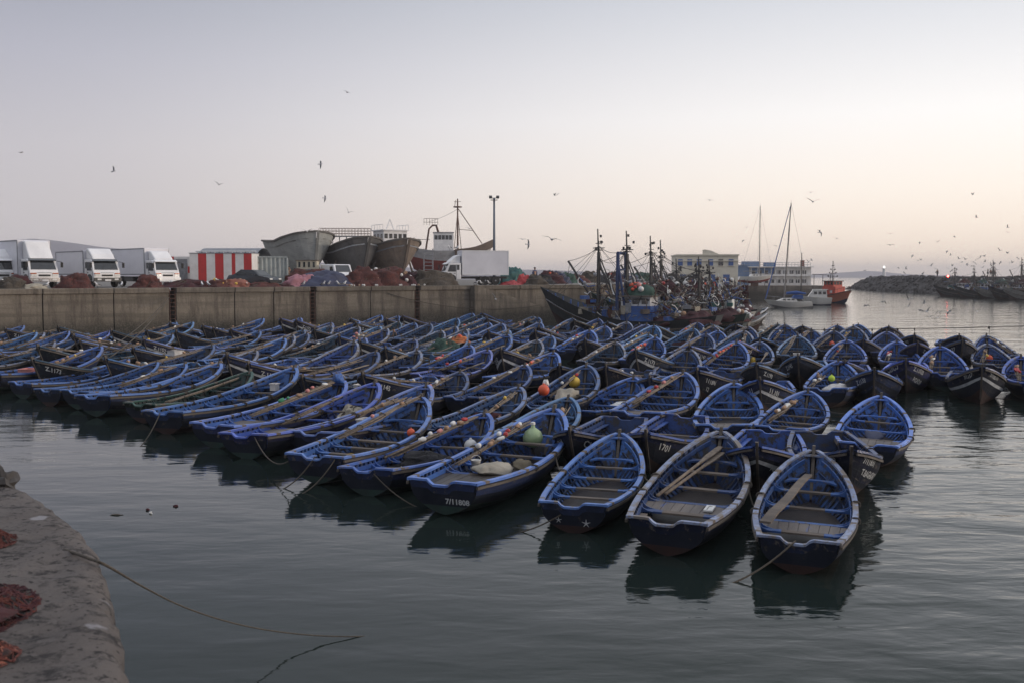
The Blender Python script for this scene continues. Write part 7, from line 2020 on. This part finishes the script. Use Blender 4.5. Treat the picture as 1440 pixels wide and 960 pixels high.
# ------------------------------------------------------------------ gulls
gb = mat('gull_white', (.50,.50,.52), (.42,.42,.44), 4, .7); gw = mat('gull_grey_wing', (.10,.105,.115), (.07,.075,.085), 5, .8)
def gull_mesh(style):
    m = MB(); m.tube([(-.26,0,.0), (-.18,0,.01), (-.05,0,0), (.08,0,0), (.17,0,.02), (.23,0,.03), (.27,0,.015)], [.012, .045, .07, .07, .045, .035, .008], 8, 0)
    for s_ in (1, -1):
        el, tipz, fold = {'glide': (.10, .05, 1), 'up': (.22, .42, .85), 'vee': (.16, .30, .95), 'down': (.12, -.14, .95)}[style]
        rows = []
        for y, z, c0, c1, th in ((.04, .02, .09, -.09, .02), (.26*fold, el, .12, -.07, .014), (.45*fold, lerp(el, tipz, .5), .07, -.09, .010), (.66*fold, tipz, -.04, -.12, .005)):
            rows.append([(c0, y*s_, z+th), (c1, y*s_, z+th*.5), (c1, y*s_, z), (c0, y*s_, z-th*.3)])
        ids = m.grid(rows, 1, closed=True, flip=(s_ > 0)); m.face(ids[-1], 1)
    m.face([m.vert(q) for q in ((-.2,-.03,.01), (-.36,-.07,.01), (-.36,.07,.01), (-.2,.03,.01))], 1); m.face([m.vert(q) for q in ((-.2,.03,.0), (-.36,.07,.0), (-.36,-.07,.0), (-.2,-.03,.0))], 0)
    return m.mesh('gull', [gb, gw], True)
GM = {k: gull_mesh(k) for k in ('glide', 'up', 'vee', 'down')}
rg = random.Random(12)
def gull(px, py, d_, label, group, style=None, sc_=1.0, bank=None, hdg=None):
    p = atd(px, py, d_)
    sc_ *= .78
    o = link('gull', GM[style or rg.choice(['glide', 'up', 'vee', 'down', 'vee'])], None, p, (rg.uniform(-.6, .6) if bank is None else bank, rg.uniform(-.15, .15), rg.uniform(0, 6.28) if hdg is None else hdg))
    o.scale = (sc_, sc_, sc_); return tag(o, label, 'gull', group)
for px, py, d_, st, bk, hg, lb in ((490,299,95,'up',.5,1.6,'gull with raised wings flying above the dark wooden hull'), (432,326,105,'vee',0,1.4,'gull flying just above the grey wooden hull'), (776,337,52,'glide',.25,1.3,'large gull gliding above the trawler bow, wings spread wide'),
    (451,231,110,'down',1,0,'small gull high above the grey hull'), (160,241,110,'vee',.8,0,'gull in the left sky above the second truck'), (30,215,130,'glide',0,1,'lone gull at the far left of the sky'), (308,260,105,'vee',.2,1.4,'gull in the sky above the striped kiosk'),
    (488,130,120,'glide',.4,1.2,'highest gull in the sky, above the hulls'), (457,279,120,'down',.9,.2,'gull between the grey hull and the high small gull'), (743,344,110,'glide',1.2,0,'pale gull flying right of the lamp post'), (697,421,86,'up',.4,1.3,'white gull flying low before the quay wall ramp'),
    (1143,284,85,'vee',.1,1.5,'larger gull high right of the yacht masts'), (1140,271,150,'glide',0,1,'small gull just above the larger one by the yacht masts'), (998,282,130,'glide',.2,1,'gull high above the cream building'), (1252,329,150,'glide',0,1.4,'upper gull above the breakwater light'), (1252,345,140,'glide',0,1.6,'lower gull above the breakwater light'), (735,337,130,'glide',.1,1.2,'distant gull beside the large gliding one'), (1176,336,150,'glide',.3,1,'gull above the orange pilot boat'), (1153,327,120,'down',.8,.3,'gull between the yachts and the pilot boat'), (660,322,120,'glide',.2,1.3,'gull passing the rust-brown slip mast')):
    gull(px, py, d_, lb, 'gulls in flight', st, 1.15, bk, hg)
LF = 'one of the many small gulls wheeling over the breakwater'
for x, y in ((790,85),(820,115),(500,120),(545,160),(570,155),(700,150),(890,145),(945,150),(915,175),(1020,180),(1070,135),(1105,125),(1110,170),(1100,185),(1160,190),(1190,187),(1240,180),(1235,75),(1300,98),(1385,140),(1320,183),(1340,178),(960,195),(1010,208),(1090,220),(835,205),(865,240),(830,248),(795,225),(700,232),(700,262),(655,205),(380,222),(445,232),(430,265),(585,277),(1210,240),(1430,250),(1430,210),(125,183),(98,245),(710,5),(560,10),(1045,150),(1425,175)):
    gull(1200+x/6, 340+y/6, rg.uniform(150, 210), LF, 'gulls wheeling over the breakwater', None, 1.0)
LW = 'one of the small gulls flying low over the open harbour water'
for x, y in ((110,540),(250,510),(465,490),(465,545),(595,520),(555,575),(620,590),(640,637),(712,642),(730,595),(810,593),(1045,590),(570,580)):
    gull(1200+x/6, 340+y/6, rg.uniform(80, 110), LW, 'gulls low over the water', None, 1.0)
LH = 'one of the scattered tiny gulls high over the right half of the harbour'
for px, py in ((780,275),(784,274),(1050,320),(1045,339),(1368,274),(1373,306),(1417,320),(1342,333),(1090,346),(1417,327),(1137,368),(1141,366)):
    gull(px, py, rg.uniform(130, 190), LH, 'scattered gulls over the harbour', None, .9)
def gull_stand_mesh():
    m = MB(); m.tube([(-.24,0,.17), (-.12,0,.20), (.02,0,.23), (.10,0,.28), (.13,0,.36), (.16,0,.40), (.23,0,.39), (.26,0,.38)], [.01, .05, .08, .07, .04, .042, .015, .005], 8, 0)
    for s_ in (1, -1): m.tube([(-.28, s_*.02, .17), (-.08, s_*.06, .24), (.08, s_*.06, .28)], [.01, .045, .02], 6, 1); m.tube([(0, s_*.03, .16), (.0, s_*.03, 0), (.05, s_*.03, .005)], .009, 4, 1)
    return m.mesh('gull', [white_p, gw], True)
GS = gull_stand_mesh()
for px, off, z, lb in ((21,2.2,0,'standing gull left of the first truck'), (66,1.2,0,'standing gull below the first truck bumper'), (138,1.0,0,'standing gull before the second truck'), (172,1.0,0,'standing gull right of the second truck'), (285,.8,0,'standing gull before the striped kiosk'), (294,.7,0,'right one of two gulls standing before the kiosk'), (427,1.0,0,'standing gull left of the navy tarp heap'), (455,.8,0,'left standing gull below the navy tarp'), (462,1.0,0,'right standing gull below the navy tarp'), (477,.9,0,'standing gull left of the float heap'), (484,.8,0,'gull standing next to the white van'), (633,6,3.35,'left gull on the box truck roof'), (643,6,3.35,'right gull on the box truck roof'), (670,.7,0,'standing gull on the quay edge below the box truck'), (677,.6,0,'middle gull on the quay edge by the ramp'), (688,.5,0,'rightmost gull on the quay edge by the ramp')):
    p = qp(px, off); o = link('gull', GS, None, (p.x, p.y, ZQ+z), (0, 0, rg.uniform(0, 6.28))); o.scale = (1.1,)*3; tag(o, lb, 'gull', 'gulls standing on the quay')
# small litter: floats loose on the quay edge
for i in range(26):
    px = rg.uniform(485, 600); p = qp(px, rg.uniform(.5, 1.3)); m = MB(); s_ = rg.uniform(.06, .1)
    m.lathe([(s_*.3, -s_), (s_*.9, -s_*.6), (s_, 0), (s_*.9, s_*.6), (s_*.3, s_)], 8, 0, (0, 0, s_), roty(rg.uniform(0, 3)))
    o = m.obj('net_float', rg.choice([white_pl, cork_m, white_pl]), loc=(p.x, p.y, ZQ)); tag(o, 'one of the loose white and tan floats strewn before the big net heaps', 'float', 'loose floats on the quay edge')

# ------------------------------------------------------------------ haze over the harbour
m = MB(); m.box((0, 3025, 30), (8600, 6650, 62.4))
hm = bpy.data.materials.new('haze'); hm.use_nodes = True
t = hm.node_tree
t.nodes.remove(t.nodes['Principled BSDF'])
v = t.nodes.new('ShaderNodeVolumePrincipled'); v.inputs['Color'].default_value = (.90,.89,.93,1); v.inputs['Density'].default_value = .00026
t.links.new(v.outputs[0], t.nodes['Material Output'].inputs['Volume'])
tag(m.obj('haze', hm), kind='stuff')
